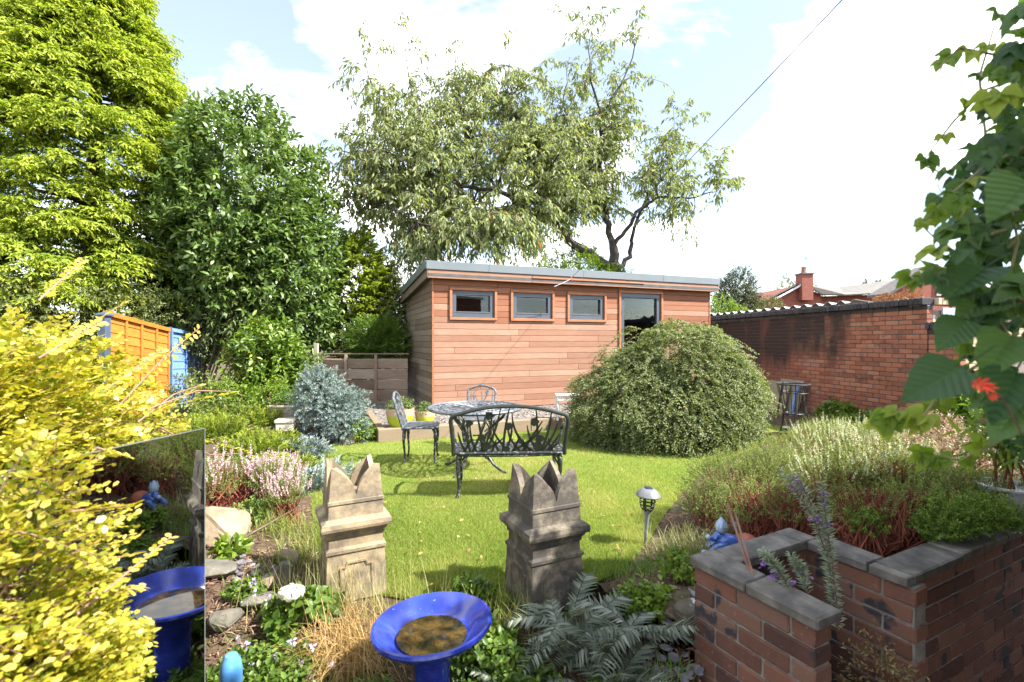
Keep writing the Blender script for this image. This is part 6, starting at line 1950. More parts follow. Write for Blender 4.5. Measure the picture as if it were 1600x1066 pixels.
# big near leaves placed as in the photograph: tip, base, distance
for (tx, ty), (bx_, by_), Yd, me_ in (((1428, 628), (1512, 570), .70, D1[0]), ((1475, 452), (1545, 415), .80, D1[1]), ((1478, 545), (1515, 497), .84, D1[0]), ((1530, 580), (1585, 520), .80, D1[1]), ((1510, 495), (1565, 455), .88, D1[0]), ((1545, 650), (1590, 575), .76, D1[1]), ((1540, 330), (1610, 280), .74, D1[1]), ((1565, 690), (1610, 615), .74, D1[0])):
    a, b2 = W(bx_, by_, Yd * 1.06), W(tx, ty, Yd)
    L_ = (b2 - a).length
    put_leaf(me_, a, L_ / 1.08, b2 - a, Vector((-.45 + q.uniform(-.2, .2), -.75, .45)))
# shoots with young leaves at their ends
cs_ = B()
for pts, yl in (([(1600, 470, .9), (1540, 440, .9), (1470, 425, .9), (1425, 432, .9)], 5), ([(1600, 120, .95), (1540, 140, .95), (1490, 190, .95), (1447, 245, .95)], 3), ([(1600, 230, .9), (1540, 260, .9), (1490, 300, .9), (1445, 345, .9)], 4), ([(1590, 520, .85), (1545, 560, .85), (1480, 600, .85), (1440, 655, .86), (1400, 640, .88), (1378, 655, .9)], 6), ([(1600, 640, .9), (1560, 690, .9), (1500, 720, .92), (1440, 705, .95)], 5), ([(1600, 90, 1.0), (1550, 85, 1.0), (1500, 75, 1.0), (1475, 95, 1.0)], 3), ([(1590, 330, .9), (1540, 215, .95), (1530, 120, 1.0), (1560, 20, 1.0)], 4), ([(1600, 560, .95), (1560, 500, .95), (1590, 380, .95), (1570, 250, 1.0)], 3)):
    P3 = [W(*p) for p in pts]
    cs_.tube(P3, [.0035] + [.0026] * (len(P3) - 2) + [.0012], 5)
    for k in range(yl):
        t = .35 + .65 * (k + 1) / yl; f = t * (len(P3) - 1); i = min(len(P3) - 2, int(f)); p = P3[i].lerp(P3[i + 1], f - i)
        put_leaf(q.choice(Y5 + Y3), p, q.uniform(.022, .04), Vector((q.gauss(-.4, .5), q.gauss(-.1, .3), q.gauss(-.5, .5))), Vector((q.gauss(-.2, .3), -.6, q.gauss(.6, .3))))
for pts in ([(1475, 95), (1470, 110), (1474, 128)], [(1447, 245), (1438, 250), (1450, 262), (1466, 268)], [(1445, 345), (1430, 342), (1448, 360), (1460, 372)]):
    cs_.tube([W(a, b2, .95) for a, b2 in pts], .0016, 4)
for i in range(14):
    a = Vector((2.7, q.uniform(.4, 2.0), q.uniform(.6, 2.9))); b2 = W(q.uniform(1500, 1640), q.uniform(-40, 700), q.uniform(.9, 1.4))
    cs_.tube([a, a.lerp(b2, .5) + Vector((0, 0, .15)), b2], [.010, .007, .003], 5)
inworld(cs_.o('stem', mottled('creeper_stem', [(.3, (.12, .13, .04)), (.7, (.22, .19, .08))], 9, .7, .2), crp, fix=False))
# unseen denser body by the wall, out of frame, added for its shade
rr5 = np.random.default_rng(5)
n = 3800
yy = rr5.uniform(-.4, 2.25, n); xx = rr5.uniform(1.25, 2.75, n) ; zz = rr5.uniform(.5, 2.85, n)
xx = np.maximum(xx, yy * 1.075 + .14 + .2 * rr5.random(n)); k = (xx < 2.85)
P = np.stack([xx, yy, zz], 1)[k]
m2 = leafmat('creeper_body_leaf', [(0, (.018, .052, .016)), (.5, (.04, .09, .022)), (1, (.10, .17, .035))], .35, .28)
foliage('foliage', m2, crp, P, nrm(rr5.normal(0, .5, P.shape) + (-.4, -.2, -.6)), nrm(rr5.normal(0, .35, P.shape) + (-.4, -.4, .8)), rr5.uniform(.07, .12, len(P)), rr5.uniform(.04, .07, len(P)), T_OVAL, kind='stuff')
# red flowers
rf_ = thing('red_flower', 'vivid red flowers glowing between the creeper leaves', 'flower', (W(1535, 603, .68).x, .68, 1.2))
M_REDF = mottled('red_petal', [(.3, (.65, .03, .015)), (.7, (.8, .07, .03))], 4, .5, 0)
for c, s in (((1528, 600, .68), .0115), ((1541, 606, .68), .009), ((1549, 620, .68), .006)):
    P3 = W(*c); b_ = B()
    for k in range(7):
        a = 2 * PI * k / 7; 
        b_.add([(P3.x, P3.y, P3.z), (P3.x + s * math.cos(a - .3), P3.y - s * .3, P3.z + s * .6 * math.sin(a - .3)), (P3.x + 1.5 * s * math.cos(a), P3.y - s * .7, P3.z + s * math.sin(a)), (P3.x + s * math.cos(a + .3), P3.y - s * .3, P3.z + s * .6 * math.sin(a + .3))], [(0, 1, 2, 3)])
    inworld(b_.o('petals', M_REDF, rf_, fix=False))
b_ = B(); a = W(1534, 602, .68); b_.tube([a, a + Vector((.05, .02, -.02)), a + Vector((.12, .06, -.08))], .0015, 5); inworld(b_.o('stalk', M_TWIG, rf_, fix=False))

# ---- heathers on the right bed
M_HG = GREEN('heather_green', (.08, .115, .03), (.14, .19, .048), (.215, .26, .072), (.31, .33, .11), .6, .3, .3)
M_HB_ = GREEN('bright_heather_green', (.06, .12, .02), (.11, .19, .03), (.18, .27, .04), (.27, .35, .07), .6, .25, .3)
M_WHF = GREEN('white_heather_bloom', (.24, .27, .13), (.38, .40, .24), (.54, .53, .40), (.70, .68, .58), .7, .2, .2)
M_PKF = GREEN('pink_heather_bloom', (.34, .20, .24), (.48, .30, .36), (.60, .42, .50), (.70, .58, .64), .7, .2, .2)
M_RBF = GREEN('pink_bronze_leaf', (.09, .12, .035), (.20, .18, .08), (.46, .28, .27), (.62, .46, .48), .5, .3, .4)
def heather(label, lobes, n, m, seed, bloom=None, bn=0, redstem=0, tl=.16, L=.015, name='heather', dens=22, up=.9):
    c = lobes[0][0]
    root = bush(name, label, 'heather', (c[0], c[1], gz(c[0], c[1])), lobes, n, tl, dens, L, .0058, m, T_DIA, 48, .05, False, 0, up, .45, .2, 5, seed, 1, -.25, None, stem=False, tipcol=.4, dirn=.35)
    r_ = np.random.default_rng(seed + 500); q = random.Random(seed)
    b_ = B()
    for cc, rd, w in lobes:
        for i in range(int(26 + redstem * w)):
            th = q.uniform(0, 6.28); rr2 = q.uniform(.15, .95)
            g0 = (cc[0] + q.gauss(0, .3) * rd[0], cc[1] + q.gauss(0, .3) * rd[1])
            if (g0[0] - PO[0]) * PV[0] + (g0[1] - PO[1]) * PV[1] > .38: continue
            a = Vector((g0[0], g0[1], max(gz(*g0), cc[2] - .22) - .01)); tp = Vector((cc[0] + rr2 * rd[0] * math.cos(th), cc[1] + rr2 * rd[1] * math.sin(th), cc[2] + rd[2] * q.uniform(.0, .75)))
            mid = a.lerp(tp, .5) + Vector((q.gauss(0, .05), q.gauss(0, .05), q.gauss(0, .03)))
            b_.tube([a, mid, tp], [.0052, .0038, .0018], 4)
    inworld(b_.o('stems', M_REDTWIG, root, fix=False))
    if bloom:
        Ps, Ds = [], []
        for cc, rd, w in lobes:
            P, D = shell(r_, int(bn * w), cc, rd, .85, .2, 5, 1, None, .1); Ps.append(P); Ds.append(D)
        P, D = np.concatenate(Ps), np.concatenate(Ds); D = nrm(D * .5 + np.array((0, 0, 1)) + r_.normal(0, .25, D.shape))
        ln = r_.uniform(.06, .14, len(P))
        pos, ax, nn, t = twigs(r_, P, D, ln, 20, 45, 0, False)
        foliage('blooms', bloom, root, pos, ax, nn, .012, .008, T_DIA, np.clip(r_.normal(.55, .22, len(pos)), 0, 1))
    return root
def bl3(px, py, Z, rx, ry, rz, w=1):
    p = G(px, py, Z); return ((p.x, p.y, Z), (rx, ry, rz), w)
heather('dark green heather mound rising from the lawn edge by the solar lamp', [bl3(1150, 755, .34, .40, .42, .24), bl3(1110, 790, .22, .24, .26, .18, .5), bl3(1215, 735, .42, .35, .35, .22, .8)], 1500, M_HG, 201, redstem=60)
heather('grey green heather with bare red stems behind the planter corner', [bl3(1190, 790, .36, .30, .18, .16), bl3(1260, 790, .44, .28, .2, .18)], 380, M_HG, 202, redstem=190)
heather('white flowering heather in front of the low brick wall', [bl3(1315, 692, .40, .42, .36, .20), bl3(1375, 705, .44, .40, .32, .22, .8), bl3(1280, 712, .36, .26, .26, .16, .4)], 1150, M_HG, 203, M_WHF, 100, 70)
heather('tall grey green heather with red twigs in the raised bed', [bl3(1350, 745, .54, .34, .22, .24), bl3(1420, 755, .55, .32, .2, .22), bl3(1300, 760, .50, .25, .2, .2, .6)], 1150, M_HG, 204, M_WHF, 60, 170)
heather('rusty red stemmed heather bush against the coping slab', [bl3(1370, 800, .56, .22, .14, .15), bl3(1430, 795, .56, .2, .14, .15)], 230, M_HG, 205, None, 0, 420)
heather('bright green heather sprig spilling over the coping beside the red twigs', [bl3(1355, 822, .52, .08, .06, .08)], 110, M_HB_, 206, tl=.11)
heather('bright green heather cushion spilling over the coping corner', [bl3(1500, 815, .56, .20, .12, .11), bl3(1545, 810, .57, .16, .12, .10, .7), bl3(1470, 830, .53, .10, .07, .07, .4)], 700, M_HB_, 207, tl=.13)
heather('grey green heather cushion between red twigs and white bowl', [bl3(1500, 775, .58, .24, .2, .15), bl3(1560, 770, .56, .18, .2, .13, .7)], 620, M_HG, 208)
root = bush('spirea', 'low shrub with pinkish bronze young leaves by the white bowl', 'shrub', (2.9, 3.3, .3), [bl3(1480, 705, .50, .36, .34, .20), bl3(1540, 715, .48, .30, .3, .2, .8), bl3(1450, 735, .48, .25, .2, .16, .5), bl3(1470, 672, .50, .22, .2, .18, .5)], 560, .16, 12, .034, .013, M_RBF, T_DIA, 48, .05, False, 0, .9, .4, .2, 5, 209, 1, -.3, None, stemr=.006, stemm=M_REDTWIG, tipcol=.6)
bush('leafy_plant', 'upright green leafy plant against the low brick wall', 'plant', (W(1495, 700, 5.6).x, 5.6, .1), [((W(1495, 670, 5.6).x, 5.6, .55), (.16, .16, .38), 1), ((W(1530, 660, 5.4).x, 5.4, .6), (.14, .14, .35), .7)], 60, .22, 9, .12, .04, M_FRESH, T_DIA, 60, .2, seed=210, low=-.8, stemr=.01)
bush('wall_plant', 'dark green plant at the foot of the garage wall', 'plant', (5.6, 7.7, 0), [((5.55, 8.2, .2), (.25, .4, .22), 1), ((5.7, 7.5, .18), (.25, .4, .2), .6), ((5.7, 6.7, .15), (.3, .5, .2), .5)], 240, .2, 9, .08, .045, M_LAUR2, T_OVAL, 60, .2, seed=211, low=-.6, stemr=.008)
M_GR2 = GREEN('long_grass', (.08, .13, .02), (.15, .21, .03), (.24, .28, .06), (.36, .34, .12), .55, .35, .3)
tuft('grass_clump', 'arching grass clump beside the fire basket', 'grass', (W(1280, 680, 6.5).x, 6.5, .12), (.2, .2), 700, .25, .5, .006, .5, M_GR2, 221)
tuft('grass_clump', 'rough grass clump in front of the fire basket', 'grass', (4.0, 6.75, .05), (.42, .28), 900, .08, .22, .006, .5, M_GR2, 222)
tuft('grass_clump', 'loose straw coloured grass clump between solar lamp and figurine', 'grass', (1.13, 3.12, gz(1.13, 3.12)), (.12, .16), 420, .14, .34, .0042, .6, GREEN('straw_grass', (.10, .14, .03), (.19, .22, .06), (.30, .29, .12), (.42, .36, .2), .55, .3), 223)
tuft('grass_clump', 'fine green grass clump between the two small rocks', 'grass', (-1.72, 3.55, gz(-1.72, 3.55)), (.13, .12), 520, .16, .36, .0040, .6, M_GR2, 224, (45, 85))
tuft('grass_clump', 'long unmown grass along the lawn edge beside the buff chimney pot', 'grass', (-1.38, 3.35, gz(-1.38, 3.35)), (.09, .42), 900, .10, .26, .0042, .4, M_GR2, 225)
tuft('grass_clump', 'long unmown grass at the foot of the sooty chimney pot', 'grass', (-.12, 2.52, -.02), (.22, .09), 520, .10, .30, .0040, .4, M_GR2, 226)
tuft('grass_clump', 'tall thin grass stalks in front of the buff chimney pot', 'grass', (-.85, 2.6, -.05), (.22, .08), 260, .2, .46, .0028, .25, GREEN('pale_grass', (.16, .18, .05), (.28, .28, .10), (.40, .36, .17), (.5, .42, .24), .6, .3), 227, (60, 88))
tuft('grass_clump', 'bright short grass tuft by the lichen covered rock', 'grass', (.62, 2.12, gz(.62, 2.12)), (.08, .06), 380, .05, .13, .0035, .4, M_FRESH, 228)
tuft('grass_clump', 'green grass fringe at the lawn edge left of the planter', 'grass', (.78, 3.0, .0), (.16, .12), 700, .06, .16, .004, .4, M_FRESH, 229)
tuft('brown_sedge', 'arching orange brown sedge beside the bird bath', 'grass', (-.80, 2.30, gz(-.80, 2.30)), (.10, .07), 900, .28, .52, .0032, .95, GREEN('sedge_blade', (.20, .16, .05), (.36, .23, .08), (.48, .30, .12), (.58, .42, .20), .6, .3), 230, (40, 85))

# ---- left rockery plants
heather('pink flowering heather on the left rockery', [bl3(430, 748, .30, .22, .20, .14), bl3(445, 775, .26, .15, .14, .12, .5)], 480, M_HG, 240, M_PKF, 130, 60)
heather('grey pink heather with red brown stems next to the glass panel', [bl3(360, 745, .34, .24, .22, .16), bl3(335, 765, .30, .16, .2, .14, .6)], 380, M_HG, 241, M_PKF, 45, 170)
bush('rockery_plant', 'small glossy dark green plant in front of the pink heather', 'plant', (-1.95, 3.6, gz(-1.95, 3.6)), [((-1.95, 3.6, gz(-1.95, 3.6) + .08), (.13, .12, .09), 1)], 60, .1, 9, .03, .018, M_LAUR2, T_DIA, 55, .1, seed=242, low=-.2, stemr=.005)
bush('rosette_weed', 'pale green rosette weed lying on the slate chips', 'plant', (*G(358, 868, .1)[:2], .1), [((*G(358, 868, .1)[:2], gz(*G(358, 868, .1)[:2]) + .02), (.08, .08, .03), 1)], 16, .14, 6, .07, .035, M_LIMELEAF, T_OVAL, 35, .2, seed=243, low=-.1, stemr=.004, up=.4)
M_GC = GREEN('ground_cover_leaf', (.045, .095, .016), (.09, .16, .024), (.16, .24, .035), (.25, .32, .06), .42, .38, .45)
for i, (px, py, rx, ry, rz, lb, nn_, L_) in enumerate(((470, 960, .17, .14, .10, 'broad leaved green plant under the white flower head', 120, .055), (420, 1010, .26, .20, .09, 'mixed green ground cover beside the light blue ornament', 260, .034), (385, 940, .10, .08, .05, 'small bright green ground cover on the mulch', 70, .028), (500, 1040, .26, .14, .10, 'green ground cover below the brown sedge', 230, .034), (345, 1050, .16, .12, .08, 'ground cover by the edge of the glass panel', 130, .03),
        (1010, 960, .20, .12, .10, 'lime green leafy plant between fern and planter', 150, .034), (1075, 925, .14, .14, .09, 'bright green leafy plant against the planter brick', 120, .034), (760, 1000, .20, .16, .12, 'dark green ground cover between bird bath and fern', 240, .036), (735, 935, .10, .08, .1, 'green weed at the left foot of the sooty chimney pot', 80, .04))):
    p = G(px, py, .02); z = gz(p.x, p.y)
    bush('ground_cover', lb, 'plant', (p.x, p.y, z), [((p.x, p.y, z + .03), (rx, ry, rz), 1)], nn_, .10, 8, L_, L_ * .62, M_GC if i not in (5, 6) else M_LIMELEAF, T_OVAL, 60, .15, False, .05, .6, .3, .25, 5, 250 + i, 1, -.15, None, stemr=.003)
# more low cover filling the front
for i, (x, y, rx, ry, lb) in enumerate(((-.05, 2.15, .30, .22, 'low weedy cover in front of the sooty chimney pot'), (-1.1, 2.0, .35, .2, 'low weedy cover along the bottom left corner of the bed'), (-.6, 2.05, .22, .2, 'low weedy cover left of the bird bath pedestal'), (.45, 2.0, .28, .2, 'low weedy cover under the silvery fern'))):
    z = gz(x, y)
    bush('ground_cover', lb, 'plant', (x, y, z), [((x, y, z + .06), (rx, ry, .12), 1)], 330, .11, 8, .036, .02, M_GC, T_OVAL, 60, .15, False, .05, .6, .3, .25, 5, 270 + i, 1, -.2, None, stemr=.003)
# white hydrangea head
p = W(456, 926, 2.45)
hy = thing('white_flower', 'round white flower head on the left bed', 'flower', (p.x, p.y, gz(p.x, p.y)))
r_ = np.random.default_rng(7); P, D = shell(r_, 260, (p.x, p.y, p.z), (.062, .055, .035), .85, .1, 5, 1, None, -.3)
foliage('petals', GREEN('white_petal', (.62, .62, .58), (.72, .72, .69), (.8, .8, .78), (.85, .85, .83), .6, .25), hy, P, nrm(np.cross(D, r_.normal(0, 1, D.shape))), D, .017, .016, T_ROUND)
b_ = B(); b_.tube([(p.x, p.y, gz(p.x, p.y)), (p.x, p.y, p.z - .01)], .004, 5); inworld(b_.o('stalk', M_TWIG, hy))
# mauve bells
M_MAUVE = GREEN('mauve_petal', (.32, .26, .5), (.42, .36, .6), (.52, .46, .68), (.6, .55, .74), .6, .3)
mv = thing('bellflower', 'scattered pale mauve bell flowers in the ground cover', 'flower', (-1.1, 2.2, -.1))
sp = [(488, 1010), (520, 1040), (487, 1055), (470, 1035), (396, 910), (397, 928), (384, 1006), (392, 1035), (455, 1005), (430, 1025), (420, 935), (372, 1000)]
P = np.array([W(a, b2, 2.2)[:] for a, b2 in sp for _ in range(9)]) + r_.normal(0, .006, (len(sp) * 9, 3))
foliage('blooms', M_MAUVE, mv, P, nrm(r_.normal(0, 1, P.shape)), nrm(r_.normal(0, 1, P.shape)), .018, .012, T_DIA, kind='stuff')

# ---- silvery fern
M_FERN = GREEN('silver_fern', (.06, .08, .055), (.12, .145, .105), (.22, .245, .19), (.36, .38, .32), .55, .35, .3)
M_FSTEM = mottled('fern_rib', [(.3, (.10, .05, .05)), (.7, (.18, .1, .09))], 9, .7, 0)
def frond_mesh(seed):
    r_ = np.random.default_rng(seed)
    L_ = 1.0; n = 22
    t = np.linspace(.12, 1, n)
    droop_ = r_.uniform(.25, .5)
    C, D, LN = [], [], []
    for i, tt in enumerate(t):
        pos = np.array((0, tt * L_ * .93, .55 * tt - droop_ * 1.6 * tt * tt))
        tan = np.array((0, .93, .55 - 2 * droop_ * 1.6 * tt)); tan /= np.linalg.norm(tan)
        for sx in (-1, 1):
            ln = .26 * math.sin(PI * (.12 + .86 * (1 - tt)) ** .9) * (.85 + .3 * r_.random()) + .015
            d = np.array((sx, .45 + r_.normal(0, .12), 0)) * 1.0 + tan * .25 + np.array((0, 0, r_.normal(-.12, .1)))
            C.append(pos); D.append(d / np.linalg.norm(d)); LN.append(ln)
    C, D, LN = np.array(C), np.array(D), np.array(LN)
    tv = [(0, 0, 0)]; k_ = 7
    for j in range(k_):
        y0 = .06 + .9 * j / k_; w0 = .5 * (1 - (j / k_) ** 1.4) + .03
        tv += [(-w0, y0 + .10, .02 - .16 * y0 * y0), (w0, y0 + .10, .02 - .16 * y0 * y0), (-w0 * .45, y0 + .13, -.16 * y0 * y0), (w0 * .45, y0 + .13, -.16 * y0 * y0)]
    tv.append((0, 1.02, -.18)); fs = []
    prev = (0, 0)
    for j in range(k_):
        o0 = 1 + 4 * j
        fs += [(prev[0], prev[1], o0 + 1), (prev[0], o0 + 1, o0), (o0, o0 + 1, o0 + 3), (o0, o0 + 3, o0 + 2)]
        prev = (o0 + 2, o0 + 3)
    fs.append((prev[0], prev[1], len(tv) - 1))
    fs = [f_ for f_ in fs if len(set(f_)) == 3]
    nn = np.cross(D, np.array((0, 1.0, 0))); nn = np.where(nn[:, 2:3] < 0, -nn, nn) + r_.normal(0, .12, D.shape)
    return leaf_mesh('frond', C, D, nn, LN, .042 + .035 * LN, (np.array(tv, float), np.array(fs)), np.clip(r_.normal(.5, .24, len(C)), 0, 1))
FRM = [frond_mesh(i) for i in range(6)]
fern = thing('silver_fern', 'silvery green painted fern covering the foot of the sooty chimney pot', 'fern', (.35, 2.15, gz(.35, 2.15)))
q = random.Random(31)
for i in range(92):
    grp = q.choice(((.30, 2.35), (.30, 2.35), (.05, 2.08), (.42, 2.12), (.42, 2.12), (.25, 1.95), (.55, 2.3)))
    bx_, by_ = grp[0] + q.gauss(0, .05), grp[1] + q.gauss(0, .04)
    a = q.uniform(0, 2 * PI); s = q.uniform(.21, .35)
    me_ = q.choice(FRM)
    o_ = link('frond', me_, M_FERN if not me_.materials else None, fern)
    o_.location = (bx_ - fern.location.x, by_ - fern.location.y, gz(bx_, by_) + q.uniform(0, .08) - fern.location.z)
    o_.rotation_euler = (q.uniform(.0, .7), q.gauss(0, .15), a); o_.scale = (s, s, s)
# ---- toadflax spikes in the planter notch
M_TOAD = GREEN('glaucous_leaf', (.22, .27, .20), (.31, .36, .27), (.40, .45, .35), (.50, .54, .45), .55, .25)
M_PURP = GREEN('purple_petal', (.16, .06, .32), (.24, .10, .44), (.32, .16, .52), (.42, .26, .6), .6, .3)
tf = thing('toadflax', 'tall grey green toadflax with purple flowers in the planter notch', 'plant', (W(1310, 960, 1.95).x, 1.95, -.3))
r_ = np.random.default_rng(61)
for pts, ps in (([(1310, 985, 1.86), (1298, 900, 1.90), (1288, 830, 1.94), (1250, 752, 1.98)], None), ([(1312, 980, 1.86), (1300, 880, 1.9), (1292, 820, 1.94), (1285, 770, 1.96)], None), ([(1305, 960, 1.88), (1292, 870, 1.92), (1272, 810, 1.95), (1228, 745, 1.98)], None), ([(1240, 935, 1.9), (1225, 905, 1.92), (1215, 890, 1.93), (1205, 878, 1.94)], None), ([(1262, 930, 1.9), (1258, 910, 1.92), (1255, 900, 1.93), (1248, 888, 1.94)], None)):
    P3 = [W(*a) for a in pts]
    b_ = B(); b_.tube(P3, [.004, .003, .0025, .0015], 5); inworld(b_.o('stalk', M_FSTEM, tf, fix=False))
    C = np.array([P3[i].lerp(P3[i + 1], f)[:] for i in range(3) for f in np.linspace(0, .9, 6)])
    D = np.array([(P3[i + 1] - P3[i]).normalized()[:] for i in range(3) for f in range(6)])
    pos, ax, nn, t = twigs(r_, C, D, .06, 15, 60, 0, False, .1)
    foliage('leaves', M_TOAD, tf, pos, ax, nn, r_.uniform(.022, .038, len(pos)), .005, T_DIA)
    if True:
        for i in range(3):
            c = P3[-1] + Vector((r_.normal(0, .015), 0, -.01 - .025 * i)) if pts[0][0] < 1300 or i < 2 else P3[2]
            P = np.array([c[:]] * 12) + r_.normal(0, .008, (12, 3))
            foliage('flowers', M_PURP, tf, P, nrm(r_.normal(0, 1, P.shape)), nrm(r_.normal(0, 1, P.shape)), .013, .009, T_ROUND)
bush('planter_weed', 'broad leaved weed low in the planter notch', 'plant', (1.3, 1.72, -.38), [((1.36, 1.72, .05), (.10, .10, .10), 1), ((1.30, 1.70, -.05), (.14, .12, .15), 1)], 60, .1, 6, .06, .05, M_GC, T_ROUND, 65, .2, seed=280, low=-.5, stemr=.004)
bush('planter_twigs', 'dry brown twiggy plant inside the planter notch', 'plant', (1.45, 1.95, -.35), [((1.45, 1.92, .10), (.12, .10, .18), 1)], 80, .14, 7, .022, .008, GREEN('dry_leaf', (.10, .07, .03), (.17, .13, .05), (.26, .2, .08), (.33, .28, .12), .7, .2), T_DIA, 45, .2, seed=281, low=-.6, stemr=.004)
# bamboo-like plant in the white bowl
c = wp.location
bush('bowl_lily', 'tall lily with narrow yellow green leaves in the white bowl', 'plant', (c.x, c.y, c.z + .14), [((c.x - .02, c.y, c.z + .42), (.14, .12, .26), 1)], 34, .3, 8, .12, .022, M_LIMELEAF, T_BLADE, 45, .15, seed=282, low=-.6, stemr=.008, stemm=M_REDTWIG)

# ---- rocks, slates, mulch
def rock(px, py, sx, sy, sz, m, label, seed, Z=.1, rz=0):
    p = G(px, py, Z); z = gz(p.x, p.y)
    q = random.Random(seed); b_ = B()
    import bmesh
    bm = bmesh.new()
    for i in range(22):
        u = Vector((q.gauss(0, 1), q.gauss(0, 1), q.gauss(0, 1))).normalized()
        e = [math.copysign(abs(c_) ** .55, c_) * q.uniform(.82, 1.05) for c_ in u]
        bm.verts.new((e[0] * sx, e[1] * sy, e[2] * sz))
    bmesh.ops.convex_hull(bm, input=bm.verts)
    bmesh.ops.delete(bm, geom=[v_ for v_ in bm.verts if not v_.link_faces], context='VERTS')
    bmesh.ops.bevel(bm, geom=bm.edges[:], offset=min(sx, sy, sz) * .10, segments=1, affect='EDGES')
    bmesh.ops.triangulate(bm, faces=bm.faces[:])
    bmesh.ops.subdivide_edges(bm, edges=bm.edges[:], cuts=1)
    for v_ in bm.verts: v_.co += Vector((q.gauss(0, 1), q.gauss(0, 1), q.gauss(0, 1))) * min(sx, sz) * .025
    me_ = bpy.data.meshes.new('rock'); bm.to_mesh(me_); bm.free()
    me_.materials.append(m)
    o_ = link('rock', me_, None, None, loc=(p.x, p.y, z + sz * .45), rot=(q.uniform(-.25, .25), q.uniform(-.25, .25), rz)); tag(o_, label, 'rock'); return o_
M_ROCK1 = mottled('sandstone', [(.3, (.13, .095, .06)), (.5, (.22, .165, .11)), (.75, (.31, .25, .18))], 6, .9, .7, .01)
M_ROCK2 = mottled('grey_stone', [(.3, (.06, .055, .045)), (.55, (.12, .11, .09)), (.75, (.19, .17, .135))], 7, .9, .7, .01)
def mat_lichen():
    m = bpy.data.materials.new('lichen_rock'); t, out = _nodes(m); v = coords(t)
    n = noise(t, 9, 5, .6, v); vo = t.nodes.new('ShaderNodeTexVoronoi'); vo.inputs['Scale'].default_value = 14; t.links.new(v, vo.inputs['Vector'])
    c = ramp(t, [(.3, (.05, .045, .035)), (.7, (.14, .12, .085))], n)
    mk = ramp(t, [(.16, (1, 1, 1)), (.26, (0, 0, 0))], vo.outputs['Distance'])
    c = mixc(t, mk, c, (.42, .47, .46)); princ(t, out, c, .9, 0, .3, n, .6, .01); return m
rock(343, 838, .20, .15, .15, M_ROCK1, 'large tan angular rock beside the glass panel', 1, .15, .3)
rock(447, 858, .085, .075, .055, M_ROCK1, 'pale tan block shaped rock beside the fine grass', 2, .12, .1)
rock(446, 898, .07, .06, .085, M_ROCK2, 'dark mossy upright rock in shade next to the pot', 3, .08)
rock(420, 905, .05, .05, .04, M_ROCK1, 'small square yellowish rock on the slate', 4, .08)
rock(400, 935, .10, .07, .04, M_ROCK2, 'flat grey rock half buried in mulch', 5, .06, .6)
rock(350, 965, .09, .07, .05, M_ROCK2, 'rounded grey rock near the glass edge', 6, .04, .2)
rock(430, 945, .08, .06, .04, M_ROCK1, 'flat buff rock below the white flower', 7, .04, -.4)
rock(335, 895, .13, .09, .035, M_ROCK2, 'flat dark grey stone slab against the glass edge', 8, .1, .1)
rock(1078, 1000, .075, .065, .085, mat_lichen(), 'dark rock spotted with pale lichen beside the planter', 9, .02)
rock(1120, 868, .05, .04, .03, M_ROCK1, 'small pale stone in front of the blue figurine', 10, .1)
rock(545, 690, .12, .1, .09, M_ROCK1, 'weathered stone at the foot of the blue juniper', 11, .03)
M_SLATE = mottled('slate', [(.3, (.10, .09, .105)), (.7, (.21, .19, .215))], 9, .6, .3, rand=.4)
SL = []
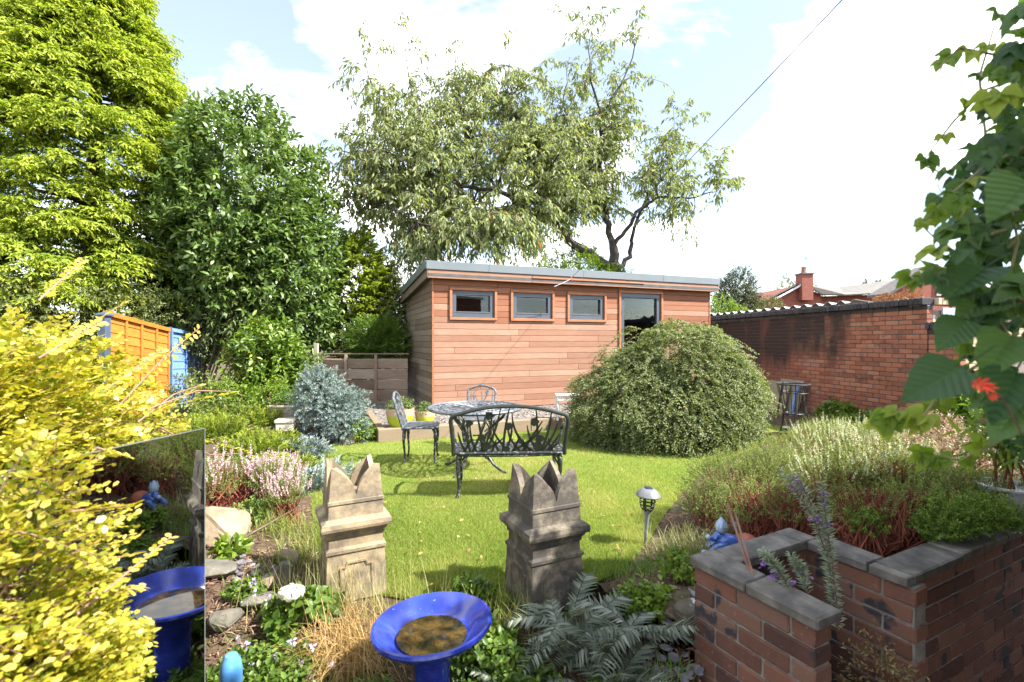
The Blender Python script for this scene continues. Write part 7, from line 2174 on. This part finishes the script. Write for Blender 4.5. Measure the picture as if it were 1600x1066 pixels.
for i in range(5):
    q = random.Random(i + 70); b_ = B(); n = 7
    poly = [(q.uniform(.7, 1.1) * math.cos(2 * PI * k / n) * .030, q.uniform(.7, 1.1) * math.sin(2 * PI * k / n) * .019) for k in range(n)]
    b_.prism(poly, -.003, .003, 'z'); me_ = b_.mesh('slate_chip'); me_.materials.append(M_SLATE); SL.append(me_)
q = random.Random(81)
def chips(n, px0, px1, py0, py1, Z, label, group):
    for i in range(n):
        px, py = q.uniform(px0, px1), q.uniform(py0, py1)
        p = G(px, py, Z); z = gz(p.x, p.y)
        o_ = bpy.data.objects.new('slate_chip', q.choice(SL)); COL.objects.link(o_)
        o_.location = (p.x, p.y, z + q.uniform(.0, .012)); o_.rotation_euler = (q.gauss(0, .25), q.gauss(0, .25), q.uniform(0, 6.28))
        s = q.uniform(.7, 1.35); o_.scale = (s, s, s); tag(o_, label, 'slate', group)
chips(60, 345, 455, 862, 905, .12, 'purple grey slate chip lying on the left rockery', 'slate chips on the left rockery')
chips(75, 1000, 1130, 970, 1062, .0, 'purple grey slate chip lying beside the planter and lichen rock', 'slate chips beside the planter')
r_ = np.random.default_rng(88)
n = 9000
xx = r_.uniform(-2.4, -.9, n); yy = r_.uniform(1.95, 4.2, n)
k = seg_side(xx, yy, LEDGE) < -.05
x2 = r_.uniform(.75, 3.6, 9000); y2 = r_.uniform(2.0, 5.6, 9000)
k2 = seg_side(x2, y2, REDGE) > .08
x3 = r_.uniform(-1.2, .9, 2500); y3 = r_.uniform(1.9, 2.6, 2500)
P = np.concatenate([np.stack([xx[k], yy[k]], 1), np.stack([x2[k2], y2[k2]], 1), np.stack([x3, y3], 1)])
P = np.concatenate([P, (gh(P[:, 0], P[:, 1]) + r_.uniform(-.01, .012, len(P)))[:, None]], 1)
P = P[P[:, 2] > -.29]
o_ = link('bark_mulch', leaf_mesh('bark_mulch', P, nrm(r_.normal(0, 1, P.shape) * (1, 1, .18)), nrm(r_.normal(0, .3, P.shape) + (0, 0, 1)), r_.uniform(.02, .075, len(P)), r_.uniform(.003, .009, len(P)), T_BLADE, r_.random(len(P))),
          leafmat('mulch_chip', [(0, (.07, .035, .022)), (.5, (.16, .085, .055)), (1, (.32, .21, .15))], .9, 0))
tag(o_, 'red brown bark mulch and dry twigs covering the planting beds', 'mulch', kind='stuff')
